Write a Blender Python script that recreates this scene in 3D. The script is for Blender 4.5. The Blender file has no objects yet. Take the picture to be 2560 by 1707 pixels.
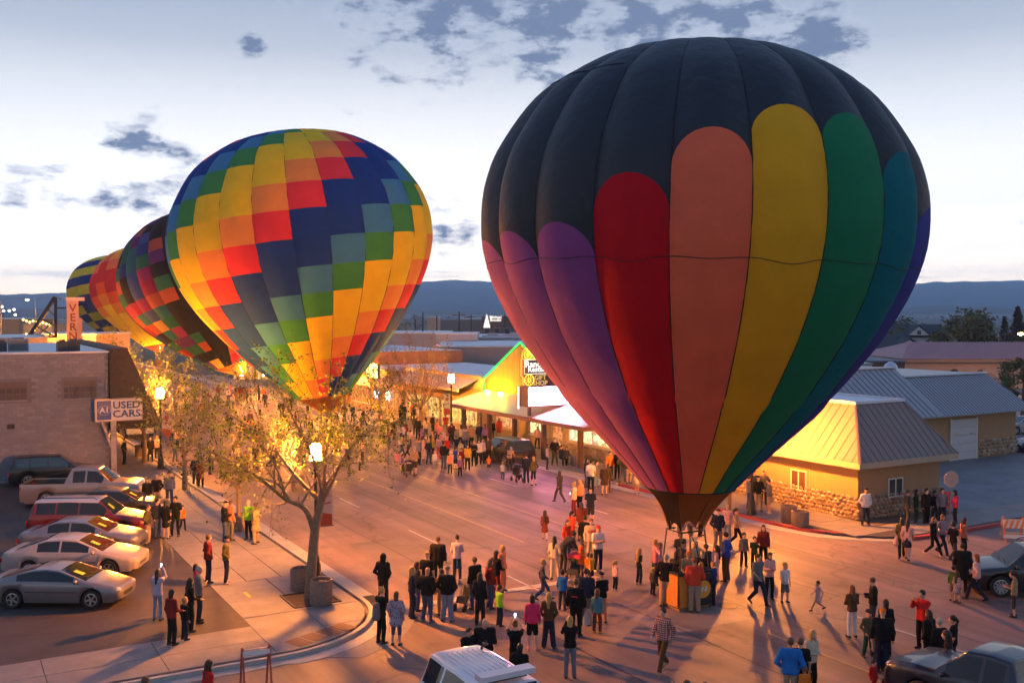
import bpy, bmesh, math, random
import numpy as np
from mathutils import Vector, Matrix
R = math.radians
SC = bpy.context.scene
COL = SC.collection
random.seed(7); rng = np.random.default_rng(7)

# ------------------------------------------------------------------ camera
FPX, HCAM, YH = 2489.0, 10.0, 780.0            # focal length in photo pixels, camera height, horizon row
PITCH = math.atan((853.5 - YH) / FPX)
cam_d = bpy.data.cameras.new('camera'); cam = bpy.data.objects.new('camera', cam_d); COL.objects.link(cam)
cam.location = (0, 0, HCAM); cam.rotation_euler = (R(90) - PITCH, 0, 0)
cam_d.lens = 35.0; cam_d.sensor_width = 36.0; cam_d.clip_end = 60000; cam_d.clip_start = 0.1
SC.camera = cam

# ------------------------------------------------------------------ sky (dusk, sun just under the ridge ahead)
SUN_EL, SUN_AZ = 2.0, -8.0
W = bpy.data.worlds.new('World'); SC.world = W; W.use_nodes = True
def build_world():
    nt = W.node_tree; N = nt.nodes; L = nt.links; N.clear()
    out = N.new('ShaderNodeOutputWorld'); bg = N.new('ShaderNodeBackground'); L.new(bg.outputs[0], out.inputs[0])
    sky = N.new('ShaderNodeTexSky'); sky.sky_type = 'NISHITA'; sky.sun_disc = False
    sky.sun_elevation = R(SUN_EL); sky.sun_rotation = R(SUN_AZ); sky.altitude = 1600
    sky.air_density = 1.0; sky.dust_density = 1.2; sky.ozone_density = 2.0
    tc = N.new('ShaderNodeTexCoord'); D = tc.outputs['Generated']
    def math_(op, a, b=None, c=None, clamp=False):
        n = N.new('ShaderNodeMath'); n.operation = op; n.use_clamp = clamp
        for i, v in enumerate((a, b, c)):
            if v is None: continue
            if isinstance(v, (int, float)): n.inputs[i].default_value = v
            else: L.new(v, n.inputs[i])
        return n.outputs[0]
    def mix(f, a, b):
        n = N.new('ShaderNodeMix'); n.data_type = 'RGBA'
        for s, v in ((n.inputs[0], f), (n.inputs[6], a), (n.inputs[7], b)):
            if isinstance(v, (int, float)): s.default_value = v
            elif isinstance(v, tuple): s.default_value = (*v, 1)
            else: L.new(v, s)
        return n.outputs[2]
    sep = N.new('ShaderNodeSeparateXYZ'); L.new(D, sep.inputs[0])
    z = sep.outputs[2]
    # scattered light of the twilight arch: pale near the horizon, bluer overhead
    ramp = N.new('ShaderNodeValToRGB'); L.new(z, ramp.inputs[0])
    e = ramp.color_ramp.elements
    e[0].position = 0.0; e[0].color = (7.5, 5.6, 3.6, 1)
    e[1].position = 1.0; e[1].color = (0.10, 0.19, 0.40, 1)
    for p, c in ((0.03, (6.0, 4.9, 3.6)), (0.06, (2.5, 2.25, 1.9)), (0.10, (1.40, 1.34, 1.24)), (0.17, (0.92, 0.905, 0.885)), (0.25, (0.42, 0.45, 0.50)), (0.32, (0.23, 0.28, 0.37)), (0.55, (0.24, 0.34, 0.55))):
        k = e.new(p); k.color = (*c, 1)
    # away from the sunset side the arch is dimmer
    sx, sy = math.sin(R(SUN_AZ)), math.cos(R(SUN_AZ))
    dot = N.new('ShaderNodeVectorMath'); dot.operation = 'DOT_PRODUCT'; L.new(D, dot.inputs[0]); dot.inputs[1].default_value = (sx, sy, 0.05)
    side = math_('MULTIPLY_ADD', dot.outputs['Value'], 0.16, 0.86)
    arch = N.new('ShaderNodeVectorMath'); arch.operation = 'SCALE'; L.new(ramp.outputs[0], arch.inputs[0]); L.new(side, arch.inputs['Scale'])
    # clouds: noise on direction, gathered where cloud banks stand
    def dirpx(x, y):
        dx, dy = (x - 1280) / FPX, -(y - 853.5) / FPX
        v = Vector((dx, math.cos(PITCH) + dy * math.sin(PITCH), -math.sin(PITCH) + dy * math.cos(PITCH))); return v.normalized()
    banks = [(985,20,100),(1080,70,70),(1120,20,75),(1190,10,80),(1090,140,62),(1150,165,50),(1230,110,45),(1330,40,70),(1390,110,75),
             (1420,30,80),(1500,70,90),(1580,20,90),(1640,90,70),(1740,60,80),(1830,70,80),(1930,60,80),(2030,80,65),(2090,90,40),(870,5,50),(650,105,26),
             (350,385,44),(375,425,46),(400,470,40),(430,425,32),(262,445,34),(268,480,30),(155,494,34),(60,475,30),(110,482,22),(1110,585,36),(1165,590,30),
             (1060,583,22)]
    acc = None
    for x, y, r in banks:
        n = N.new('ShaderNodeVectorMath'); n.operation = 'DISTANCE'; L.new(D, n.inputs[0]); n.inputs[1].default_value = dirpx(x, y)
        A_ = 1.45 if r >= 60 else 1.0; m = math_('MULTIPLY_ADD', n.outputs['Value'], -A_ * FPX / (r * 2.0), A_)
        acc = m if acc is None else math_('SMOOTH_MAX', acc, m, 0.15)
    acc = math_('MAXIMUM', acc, -0.6)
    mp = N.new('ShaderNodeMapping'); L.new(D, mp.inputs[0]); mp.inputs['Scale'].default_value = (1, 1, 2.3)
    n1 = N.new('ShaderNodeTexNoise'); L.new(mp.outputs[0], n1.inputs['Vector']); n1.inputs['Scale'].default_value = 19; n1.inputs['Detail'].default_value = 9; n1.inputs['Roughness'].default_value = 0.62
    n2 = N.new('ShaderNodeTexNoise'); L.new(mp.outputs[0], n2.inputs['Vector']); n2.inputs['Scale'].default_value = 4; n2.inputs['Detail'].default_value = 5
    s = math_('MULTIPLY_ADD', n1.outputs[0], 8.0, -4.35)
    s = math_('ADD', s, math_('MULTIPLY', acc, 1.3))
    # the open sky goes on with scattered clouds of its own, mostly high up
    high = math_('MULTIPLY_ADD', z, 1.5, -0.75, True)
    s2 = math_('ADD', math_('MULTIPLY_ADD', n2.outputs[0], 6.0, -3.9), math_('MULTIPLY_ADD', n1.outputs[0], 2.0, -1.0))
    s2 = math_('MULTIPLY', math_('MAXIMUM', s2, 0), high)
    d = math_('ADD', math_('MAXIMUM', s, 0.0), s2)
    d = math_('MULTIPLY', d, 0.70, None, True)
    # thin streaks lying along the ridge
    mp2 = N.new('ShaderNodeMapping'); L.new(D, mp2.inputs[0]); mp2.inputs['Scale'].default_value = (3, 3, 60)
    n3 = N.new('ShaderNodeTexNoise'); L.new(mp2.outputs[0], n3.inputs['Vector']); n3.inputs['Scale'].default_value = 2.2; n3.inputs['Detail'].default_value = 4
    low = math_('MULTIPLY', math_('SUBTRACT', 1.0, math_('MULTIPLY', math_('ABSOLUTE', math_('SUBTRACT', z, 0.036)), 45.0), None, True), math_('MULTIPLY_ADD', n3.outputs[0], 9.0, -5.0, True))
    d = math_('MAXIMUM', d, math_('MULTIPLY', low, 0.45))
    shade = N.new('ShaderNodeValToRGB'); L.new(d, shade.inputs[0]); e = shade.color_ramp.elements
    e[0].position = 0.0; e[0].color = (0.62, 0.63, 0.66, 1); e[1].position = 0.85; e[1].color = (0.12, 0.15, 0.22, 1)
    k = e.new(0.35); k.color = (0.33, 0.36, 0.44, 1)
    skys = N.new('ShaderNodeVectorMath'); skys.operation = 'SCALE'; L.new(sky.outputs[0], skys.inputs[0]); skys.inputs['Scale'].default_value = 0.12
    base = mix(0.86, skys.outputs[0], arch.outputs[0])
    col = mix(math_('POWER', d, 1.15), base, shade.outputs[0])
    L.new(col, bg.inputs[0]); bg.inputs[1].default_value = 1.36
build_world()
SC.view_settings.view_transform = 'Standard'; SC.view_settings.look = 'None'; SC.view_settings.gamma = 1.0; SC.view_settings.exposure = 0.30
SC.view_settings.use_curve_mapping = False
cy = SC.cycles; cy.max_bounces = 5; cy.diffuse_bounces = 2; cy.glossy_bounces = 2; cy.transmission_bounces = 3; cy.transparent_max_bounces = 6; cy.volume_bounces = 0
cy.use_adaptive_sampling = True; cy.adaptive_threshold = 0.02; cy.sample_clamp_indirect = 4.0; cy.caustics_reflective = False; cy.caustics_refractive = False; cy.use_light_tree = True

# ------------------------------------------------------------------ frames: pixel -> place, street frame (t across, s along the main street)
A30 = R(30); CU, SU = math.cos(A30), math.sin(A30)
def ST(t, s, z=0.0): return Vector((CU * t - SU * s, SU * t + CU * s, z))
def toST(p): return (CU * p[0] + SU * p[1], -SU * p[0] + CU * p[1])
def ray(x, y):
    dx, dy = (x - 1280) / FPX, -(y - 853.5) / FPX
    return Vector((dx, math.cos(PITCH) + dy * math.sin(PITCH), -math.sin(PITCH) + dy * math.cos(PITCH)))
def G(x, y, z=0.0):
    d = ray(x, y); k = (z - HCAM) / d.z; return Vector((d.x * k, d.y * k, z))
def AT(x, y, Y):
    d = ray(x, y); k = Y / d.y; return Vector((d.x * k, Y, HCAM + d.z * k))
def ONT(x, y, t):            # point of the pixel's ray on the plane at street coordinate t -> (s, z)
    d = ray(x, y); dt, ds = toST(d); k = t / dt; return ds * k, HCAM + d.z * k
def ONS(x, y, s):
    d = ray(x, y); dt, ds = toST(d); k = s / ds; return dt * k, HCAM + d.z * k

# ------------------------------------------------------------------ materials
MATS = {}
def mat(name, col, rough=0.8, metal=0.0, emit=0.0, ecol=None, var=0.0, vscale=3.0, bump=0.0, bscale=40.0, coat=0.0, spec=0.5, trans=0.0):
    if name in MATS: return MATS[name]
    m = bpy.data.materials.new(name); m.use_nodes = True; MATS[name] = m
    nt = m.node_tree; p = nt.nodes['Principled BSDF']
    p.inputs['Base Color'].default_value = (*col, 1); p.inputs['Roughness'].default_value = rough; p.inputs['Metallic'].default_value = metal
    p.inputs['Coat Weight'].default_value = coat; p.inputs['Specular IOR Level'].default_value = spec
    if trans: p.inputs['Transmission Weight'].default_value = trans
    if emit: p.inputs['Emission Color'].default_value = (*(ecol or col), 1); p.inputs['Emission Strength'].default_value = emit
    if var or bump:
        tc = nt.nodes.new('ShaderNodeTexCoord')
        if var:
            n = nt.nodes.new('ShaderNodeTexNoise'); n.inputs['Scale'].default_value = vscale; n.inputs['Detail'].default_value = 6; n.inputs['Roughness'].default_value = 0.65
            nt.links.new(tc.outputs['Object'], n.inputs['Vector'])
            r = nt.nodes.new('ShaderNodeValToRGB'); nt.links.new(n.outputs[0], r.inputs[0])
            r.color_ramp.elements[0].position = 0.25; r.color_ramp.elements[1].position = 0.75
            r.color_ramp.elements[0].color = (*[max(0, c * (1 - var)) for c in col], 1); r.color_ramp.elements[1].color = (*[min(1, c * (1 + var)) for c in col], 1)
            nt.links.new(r.outputs[0], p.inputs['Base Color'])
        if bump:
            n = nt.nodes.new('ShaderNodeTexNoise'); n.inputs['Scale'].default_value = bscale; n.inputs['Detail'].default_value = 4
            nt.links.new(tc.outputs['Object'], n.inputs['Vector'])
            b = nt.nodes.new('ShaderNodeBump'); b.inputs['Strength'].default_value = bump; b.inputs['Distance'].default_value = 0.02
            nt.links.new(n.outputs[0], b.inputs['Height']); nt.links.new(b.outputs[0], p.inputs['Normal'])
    return m
def emat(name, col, strength):
    if name in MATS: return MATS[name]
    m = bpy.data.materials.new(name); m.use_nodes = True; MATS[name] = m
    nt = m.node_tree; nt.nodes.clear(); o = nt.nodes.new('ShaderNodeOutputMaterial'); e = nt.nodes.new('ShaderNodeEmission')
    e.inputs[0].default_value = (*col, 1); e.inputs[1].default_value = strength; nt.links.new(e.outputs[0], o.inputs[0]); return m
def fabric(name, col, tr=0.5, weave=0.06):
    """thin ripstop nylon: reflects and lets light through"""
    if name in MATS: return MATS[name]
    m = bpy.data.materials.new(name); m.use_nodes = True; MATS[name] = m
    nt = m.node_tree; N = nt.nodes; L = nt.links; N.clear()
    o = N.new('ShaderNodeOutputMaterial'); d = N.new('ShaderNodeBsdfPrincipled'); t = N.new('ShaderNodeBsdfTranslucent'); x = N.new('ShaderNodeMixShader')
    tc = N.new('ShaderNodeTexCoord'); n = N.new('ShaderNodeTexNoise'); n.inputs['Scale'].default_value = 0.9; n.inputs['Detail'].default_value = 5; L.new(tc.outputs['Object'], n.inputs['Vector'])
    r = N.new('ShaderNodeValToRGB'); L.new(n.outputs[0], r.inputs[0]); r.color_ramp.elements[0].position = 0.3; r.color_ramp.elements[1].position = 0.7
    r.color_ramp.elements[0].color = (*[c * (1 - weave) for c in col], 1); r.color_ramp.elements[1].color = (*[min(1, c * (1 + weave)) for c in col], 1)
    L.new(r.outputs[0], d.inputs['Base Color']); L.new(r.outputs[0], t.inputs[0]); d.inputs['Roughness'].default_value = 0.8; d.inputs['Specular IOR Level'].default_value = 0.2
    n2 = N.new('ShaderNodeTexNoise'); n2.inputs['Scale'].default_value = 1.8; n2.inputs['Detail'].default_value = 6; L.new(tc.outputs['Object'], n2.inputs['Vector'])
    b = N.new('ShaderNodeBump'); b.inputs['Strength'].default_value = 0.5; b.inputs['Distance'].default_value = 0.12; L.new(n2.outputs[0], b.inputs['Height']); L.new(b.outputs[0], d.inputs['Normal'])
    x.inputs[0].default_value = tr; L.new(d.outputs[0], x.inputs[1]); L.new(t.outputs[0], x.inputs[2]); L.new(x.outputs[0], o.inputs[0]); return m

# ------------------------------------------------------------------ objects
MWORLD = {}
def tag(o, label=None, cat=None, group=None, kind=None):
    for k, v in (('label', label), ('category', cat), ('group', group), ('kind', kind)):
        if v: o[k] = v
    return o
def thing(name, label, cat, loc=(0, 0, 0), rotz=0.0, group=None):
    o = bpy.data.objects.new(name, None); COL.objects.link(o); o.location = loc; o.rotation_euler = (0, 0, rotz); o.empty_display_size = 0.2
    MWORLD[o.name] = Matrix.Translation(Vector(loc)) @ Matrix.Rotation(rotz, 4, 'Z'); tag(o, label, cat, group); return o
def sthing(name, label, cat, t, s, z=0.0, group=None): return thing(name, label, cat, ST(t, s, z), A30, group)
def link(name, mesh, parent=None, kind=None, mw=None):
    o = bpy.data.objects.new(name, mesh); COL.objects.link(o)
    if parent is not None: o.parent = parent; MWORLD[o.name] = MWORLD.get(parent.name, Matrix.Identity(4))
    else: MWORLD[o.name] = mw or Matrix.Identity(4)
    if mw is not None and parent is None: o.matrix_basis = mw
    if kind: o['kind'] = kind
    return o
def mesh_from(name, v, f, mats, mi=None, smooth=0):
    me = bpy.data.meshes.new(name); me.from_pydata([tuple(p) for p in v], [], [tuple(int(i) for i in q) for q in f])
    for m in (mats if isinstance(mats, (list, tuple)) else [mats]): me.materials.append(m)
    if mi is not None and len(mi): me.polygons.foreach_set('material_index', np.asarray(mi, dtype=np.int32))
    if smooth:
        me.polygons.foreach_set('use_smooth', np.ones(len(me.polygons), dtype=bool))
        if smooth < 180: me.set_sharp_from_angle(angle=R(smooth))
    me.update(); return me
class MB:
    """collects shapes; frame 'st' takes (t, s, z) street coordinates, 'w' world, 'l' the parent's own"""
    def __init__(self, frame='l'): self.v = []; self.f = []; self.m = []; self.frame = frame
    def add(self, v, f, mi=0):
        b = len(self.v); self.v += [Vector(p) for p in v]; self.f += [[b + i for i in q] for q in f]; self.m += [mi] * len(f); return self
    def box(self, x0, x1, y0, y1, z0, z1, mi=0):
        return self.add([(x0,y0,z0),(x1,y0,z0),(x1,y1,z0),(x0,y1,z0),(x0,y0,z1),(x1,y0,z1),(x1,y1,z1),(x0,y1,z1)],
                        [(0,3,2,1),(4,5,6,7),(0,1,5,4),(1,2,6,5),(2,3,7,6),(3,0,4,7)], mi)
    def cbox(self, c, s, mi=0, rot=None):
        c = Vector(c); h = [k / 2 for k in s]; pts = [Vector((a * h[0], b * h[1], d * h[2])) for d in (-1, 1) for a, b in ((-1,-1),(1,-1),(1,1),(-1,1))]
        if rot is not None: pts = [rot @ p for p in pts]
        return self.add([c + p for p in pts], [(0,3,2,1),(4,5,6,7),(0,1,5,4),(1,2,6,5),(2,3,7,6),(3,0,4,7)], mi)
    def prism(self, poly, z0, z1, mi=0):
        n = len(poly); v = [(p[0], p[1], z0) for p in poly] + [(p[0], p[1], z1) for p in poly]
        return self.add(v, [tuple(range(n))[::-1], tuple(range(n, 2 * n))] + [(i, (i + 1) % n, n + (i + 1) % n, n + i) for i in range(n)], mi)
    def quad(self, *p, mi=0): return self.add(p, [tuple(range(len(p)))], mi)
    def bar(self, a, b, w, h=None, mi=0, up=(0, 0, 1)):
        a, b = Vector(a), Vector(b); d = (b - a).normalized(); u = Vector(up)
        if abs(d.dot(u)) > 0.98: u = Vector((1, 0, 0))
        x = d.cross(u).normalized(); y = x.cross(d).normalized(); h = h or w
        c = [x * (i * w / 2) + y * (j * h / 2) for i, j in ((-1,-1),(1,-1),(1,1),(-1,1))]
        return self.add([a + k for k in c] + [b + k for k in c], [(0,3,2,1),(4,5,6,7),(0,1,5,4),(1,2,6,5),(2,3,7,6),(3,0,4,7)], mi)
    def tube(self, pts, rad, n=8, mi=0, cap=True):
        pts = [Vector(p) for p in pts]; rad = rad if isinstance(rad, (list, tuple)) else [rad] * len(pts)
        v = []; f = []; k = len(pts); ref = Vector((0.3, 0.9, 0.2)).normalized()
        for i, p in enumerate(pts):
            d = (pts[min(i + 1, k - 1)] - pts[max(i - 1, 0)]).normalized()
            x = d.cross(ref)
            if x.length < 0.05: x = d.cross(Vector((1, 0, 0)))
            x.normalize(); y = d.cross(x)
            for j in range(n):
                a = 2 * math.pi * j / n; v.append(p + (x * math.cos(a) + y * math.sin(a)) * rad[i])
        for i in range(k - 1):
            for j in range(n): f.append((i*n+j, i*n+(j+1)%n, (i+1)*n+(j+1)%n, (i+1)*n+j))
        if cap and n > 2: f += [tuple(range(n))[::-1], tuple(range((k-1)*n, k*n))]
        return self.add(v, f, mi)
    def lathe(self, prof, n=16, c=(0, 0, 0), mi=0, axis='z', a0=0.0):
        c = Vector(c); v = []; f = []; k = len(prof)
        for r, z in prof:
            for j in range(n):
                a = 2 * math.pi * j / n + a0; q = (r * math.cos(a), r * math.sin(a), z)
                if axis == 'y': q = (q[0], q[2], q[1])
                if axis == 'x': q = (q[2], q[0], q[1])
                v.append(c + Vector(q))
        for i in range(k - 1):
            for j in range(n): f.append((i*n+j, i*n+(j+1)%n, (i+1)*n+(j+1)%n, (i+1)*n+j))
        if prof[0][0] > 1e-4: f.append(tuple(range(n))[::-1])
        if prof[-1][0] > 1e-4: f.append(tuple(range((k-1)*n, k*n)))
        return self.add(v, f, mi)
    def build(self, name, mats, parent=None, smooth=0, kind=None):
        v = self.v
        if self.frame == 'st': v = [ST(p[0], p[1], p[2]) for p in v]
        if self.frame in ('st', 'w') and parent is not None:
            inv = MWORLD[parent.name].inverted(); v = [inv @ p for p in v]
        return link(name, mesh_from(name, v, self.f, mats, self.m, smooth), parent, kind)
def solo(mb, name, mats, label, cat, group=None, smooth=0):
    """one-mesh thing whose origin sits at its base"""
    v = [ST(*p) if mb.frame == 'st' else p for p in mb.v]
    c = sum(v, Vector()) / len(v); c.z = min(p.z for p in v)
    o = link(name, mesh_from(name, [p - c for p in v], mb.f, mats, mb.m, smooth), mw=Matrix.Translation(c)); return tag(o, label, cat, group)
def text_geo(body, size, depth=0.01, align='CENTER', bold=0.0):
    cu = bpy.data.curves.new('lettering', 'FONT'); cu.body = body; cu.size = size; cu.extrude = depth; cu.align_x = align; cu.align_y = 'CENTER'; cu.resolution_u = 2; cu.offset = bold
    o = bpy.data.objects.new('lettering', cu); COL.objects.link(o); dg = bpy.context.evaluated_depsgraph_get()
    me = bpy.data.meshes.new_from_object(o.evaluated_get(dg)); v = [w.co.copy() for w in me.vertices]; f = [tuple(p.vertices) for p in me.polygons]
    bpy.data.objects.remove(o); bpy.data.curves.remove(cu); bpy.data.meshes.remove(me); return v, f
def put_text(mb, body, size, origin, xdir, zdir, depth=0.01, mi=0, align='CENTER', bold=0.0, sx=1.0):
    v, f = text_geo(body, size, depth, align, bold); o, x, y = Vector(origin), Vector(xdir).normalized(), Vector(zdir).normalized(); n = x.cross(y)
    mb.add([o + x * (p.x * sx) + y * p.y + n * p.z for p in v], f, mi); return mb
# ================================================================== SETTING: ground, street, pavements
RZ30 = Matrix.Rotation(A30, 4, 'Z')
def asphalt(name, col, scale=1.0, streak=True):
    if name in MATS: return MATS[name]
    m = bpy.data.materials.new(name); m.use_nodes = True; MATS[name] = m
    nt = m.node_tree; N = nt.nodes; L = nt.links; p = N['Principled BSDF']
    tc = N.new('ShaderNodeTexCoord'); O = tc.outputs['Object']
    def noise(sc, det=6, vec=None, rough=0.6):
        n = N.new('ShaderNodeTexNoise'); n.inputs['Scale'].default_value = sc; n.inputs['Detail'].default_value = det; n.inputs['Roughness'].default_value = rough
        L.new(vec or O, n.inputs['Vector']); return n.outputs[0]
    def ramp(v, a, b, ca, cb):
        r = N.new('ShaderNodeValToRGB'); L.new(v, r.inputs[0]); e = r.color_ramp.elements; e[0].position = a; e[1].position = b; e[0].color = (*ca, 1); e[1].color = (*cb, 1); return r.outputs[0]
    def mul(a, b, f=1.0):
        x = N.new('ShaderNodeMix'); x.data_type = 'RGBA'; x.blend_type = 'MULTIPLY'; x.inputs[0].default_value = f; L.new(a, x.inputs[6]); L.new(b, x.inputs[7]); return x.outputs[2]
    c = ramp(noise(0.22 * scale), 0.3, 0.7, [k * 0.78 for k in col], [k * 1.18 for k in col])
    c = mul(c, ramp(noise(60), 0.3, 0.7, (0.72,) * 3, (1.2,) * 3), 0.6)
    if streak:
        mp = N.new('ShaderNodeMapping'); L.new(O, mp.inputs[0]); mp.inputs['Scale'].default_value = (0.9, 0.035, 1)
        c = mul(c, ramp(noise(1.0, 5, mp.outputs[0]), 0.36, 0.64, (0.66,) * 3, (1.18,) * 3), 0.9)
    # sealed cracks: dark tar along warped cell borders
    wv = N.new('ShaderNodeVectorMath'); wv.operation = 'MULTIPLY_ADD'; nn = N.new('ShaderNodeTexNoise'); nn.inputs['Scale'].default_value = 0.7; L.new(O, nn.inputs['Vector'])
    L.new(nn.outputs['Color'], wv.inputs[0]); wv.inputs[1].default_value = (2.2, 2.2, 0); L.new(O, wv.inputs[2])
    vo = N.new('ShaderNodeTexVoronoi'); vo.feature = 'DISTANCE_TO_EDGE'; vo.inputs['Scale'].default_value = 0.11; L.new(wv.outputs[0], vo.inputs['Vector'])
    c = mul(c, ramp(vo.outputs['Distance'], 0.002, 0.007, (0.5,) * 3, (1,) * 3), 0.55)
    c = mul(c, ramp(noise(0.9, 3), 0.60, 0.70, (1,) * 3, (0.60,) * 3), 0.7)      # oil stains
    L.new(c, p.inputs['Base Color']); p.inputs['Specular IOR Level'].default_value = 0.4
    rr = N.new('ShaderNodeMapRange'); L.new(noise(0.5, 4), rr.inputs[0]); rr.inputs['To Min'].default_value = 0.5; rr.inputs['To Max'].default_value = 0.85; L.new(rr.outputs[0], p.inputs['Roughness'])
    b = N.new('ShaderNodeBump'); b.inputs['Strength'].default_value = 0.5; b.inputs['Distance'].default_value = 0.01; L.new(noise(90, 3), b.inputs['Height']); L.new(b.outputs[0], p.inputs['Normal'])
    return m
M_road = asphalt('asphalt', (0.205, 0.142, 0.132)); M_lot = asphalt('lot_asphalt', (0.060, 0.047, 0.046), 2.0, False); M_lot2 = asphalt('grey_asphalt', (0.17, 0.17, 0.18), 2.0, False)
def concrete(name, col):
    return mat(name, col, 0.85, var=0.22, vscale=1.3, bump=0.25, bscale=70)
M_conc = concrete('concrete', (0.215, 0.195, 0.195)); M_conc2 = concrete('old_concrete', (0.235, 0.205, 0.19)); M_kerb = concrete('kerb_concrete', (0.36, 0.34, 0.32))
M_gap = mat('joint_dirt', (0.07, 0.06, 0.055), 0.95); M_red = mat('red_kerb_paint', (0.42, 0.045, 0.04), 0.6, var=0.25, vscale=4)
M_white_line = mat('worn_white_paint', (0.36, 0.35, 0.33), 0.7, var=0.35, vscale=7); M_yel_line = mat('worn_yellow_paint', (0.32, 0.23, 0.10), 0.7, var=0.4, vscale=7)

g = MB(); NG = 40
for i in range(NG + 1):
    for j in range(NG + 1):
        a, b = (i / NG * 2 - 1), (j / NG * 2 - 1)
        g.v.append(Vector((math.copysign(abs(a) ** 2.2, a) * 6200, math.copysign(abs(b) ** 2.2, b) * 6200, -0.06)))
for i in range(NG):
    for j in range(NG): a = i * (NG + 1) + j; g.f.append((a, a + NG + 1, a + NG + 2, a + 1)); g.m.append(0)
M_land = mat('valley_ground', (0.085, 0.08, 0.06), 0.95, var=0.45, vscale=0.012)
tag(g.build('ground', M_land), kind='structure')
def street_sheet(name, poly, z, m, kind='structure'):
    mb = MB(); mb.v = [Vector((p[0], p[1], z)) for p in poly]; mb.f = [tuple(range(len(poly)))]; mb.m = [0]
    o = mb.build(name, m); o.matrix_basis = RZ30; MWORLD[o.name] = RZ30; o['kind'] = kind; return o
road = street_sheet('road', [(-90, -25), (130, -25), (130, 28), (80, 60), (36, 60), (36, 420), (12, 420), (12, 60), (-90, 60)], 0.0, M_road)
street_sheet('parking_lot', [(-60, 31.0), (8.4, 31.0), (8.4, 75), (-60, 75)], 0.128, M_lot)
street_sheet('rear_parking_lot', [(36.6, 31.0), (130, 31.0), (130, 95), (36.6, 95)], 0.006, M_lot2)
# painted lines, worn
def line(name, m, t0, t1, s0, s1):
    mb = MB(); mb.v = [Vector((t0, s0, 0.008)), Vector((t1, s0, 0.008)), Vector((t1, s1, 0.008)), Vector((t0, s1, 0.008))]; mb.f = [(0, 1, 2, 3)]; mb.m = [0]
    o = mb.build(name, m, road); return o
for k in range(14): line('lane_dash', M_white_line, 18.55, 18.66, 29.6 + k * 9.1, 32.6 + k * 9.1); line('lane_dash', M_white_line, 28.6, 28.71, 31 + k * 9.1, 34 + k * 9.1)
for t in (21.9, 25.3): line('centre_line', M_yel_line, t, t + 0.11, 37, 260); 
line('centre_line', M_yel_line, 22.25, 22.36, -10, 22.7); line('lane_dash', M_white_line, 26.0, 26.1, 10, 22.7); line('stop_line', M_white_line, 13.3, 21.5, 30.6, 31.0)

M_patch = [asphalt('patch_asphalt_%d' % i, c, 3.0, False) for i, c in enumerate([(0.15, 0.115, 0.11), (0.25, 0.19, 0.18), (0.185, 0.14, 0.13)])]
rp = random.Random(12)
for t0, s0, w_, l_, k in ((15.2, 33.5, 2.6, 7.0, 0), (19.5, 24.0, 3.4, 2.2, 1), (24.0, 30.5, 2.2, 4.5, 2), (27.0, 41.0, 1.8, 9.0, 0), (30.2, 22.5, 4.0, 1.6, 2), (16.0, 47.0, 1.4, 12.0, 2), (29.5, 52.0, 2.4, 6.0, 1), (21.0, 14.5, 5.0, 2.4, 0), (33.0, 18.0, 2.5, 5.0, 1), (40.0, 24.0, 6.0, 1.8, 0)):
    mb = MB(); P = []
    for a, b, c, d in ((0, 0, 1, 0), (1, 0, 1, 1), (1, 1, 0, 1), (0, 1, 0, 0)):
        for q in range(5): u = q/5; P.append((t0 + w_*(a + (c-a)*u) + rp.uniform(-.05, .05), s0 + l_*(b + (d-b)*u) + rp.uniform(-.05, .05), .004))
    mb.v = [Vector(q) for q in P]; mb.f = [tuple(range(20))]; mb.m = [0]; mb.build('road_patch', M_patch[k], road)
for t in (16.4, 20.1, 23.6, 27.3, 31.2):      # sealed joints between paving lanes
    mb = MB(); n = 60
    for i in range(n + 1): s = 6 + 110*i/n; d = .05*math.sin(i*1.3 + t) + rp.uniform(-.02, .02); mb.v += [Vector((t + d - .022, s, .006)), Vector((t + d + .022, s, .006))]
    for i in range(n): mb.f.append((2*i, 2*i+1, 2*i+3, 2*i+2)); mb.m.append(0)
    mb.build('tar_seam', M_gap, road)

for t, s in ((17.3, 35.5), (26.2, 38.0), (23.2, 25.5), (30.0, 30.5)):
    mb = MB(); mb.lathe([(.36, .004), (.36, .011), (.0, .012)], 20, (t, s, 0)); mb.build('manhole_cover', mat('manhole_iron', (0.06, 0.05, 0.05), 0.6, 0.5, bump=.8, bscale=20), road)

def clip(poly, n, d):      # keep n.p <= d
    out = []
    for i in range(len(poly)):
        a, b = poly[i], poly[(i + 1) % len(poly)]; da, db = n[0]*a[0]+n[1]*a[1]-d, n[0]*b[0]+n[1]*b[1]-d
        if da <= 0: out.append(a)
        if da * db < 0: k = da / (da - db); out.append((a[0]+(b[0]-a[0])*k, a[1]+(b[1]-a[1])*k))
    return out
def slab_grid(parent, ts, ss, m, ztop, arc=None, name='slab', gap=0.012):
    for i in range(len(ts) - 1):
        for j in range(len(ss) - 1):
            p = [(ts[i]+gap, ss[j]+gap), (ts[i+1]-gap, ss[j]+gap), (ts[i+1]-gap, ss[j+1]-gap), (ts[i]+gap, ss[j+1]-gap)]
            if arc:
                (ct, cs, r, a0, a1) = arc
                inside = True
                for k in range(9):
                    a = R(a0 + (a1 - a0) * k / 8); n = (math.cos(a), math.sin(a)); p = clip(p, n, n[0]*ct+n[1]*cs+r)
                    if len(p) < 3: inside = False; break
                if not inside: continue
            z = ztop + random.uniform(-0.004, 0.004); mb = MB(); mb.prism(p, ztop - 0.05, z); mb.build(name, m, parent)
def arc_pts(ct, cs, r, a0, a1, n=12): return [(ct + r*math.cos(R(a0+(a1-a0)*k/n)), cs + r*math.sin(R(a0+(a1-a0)*k/n))) for k in range(n+1)]
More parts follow.
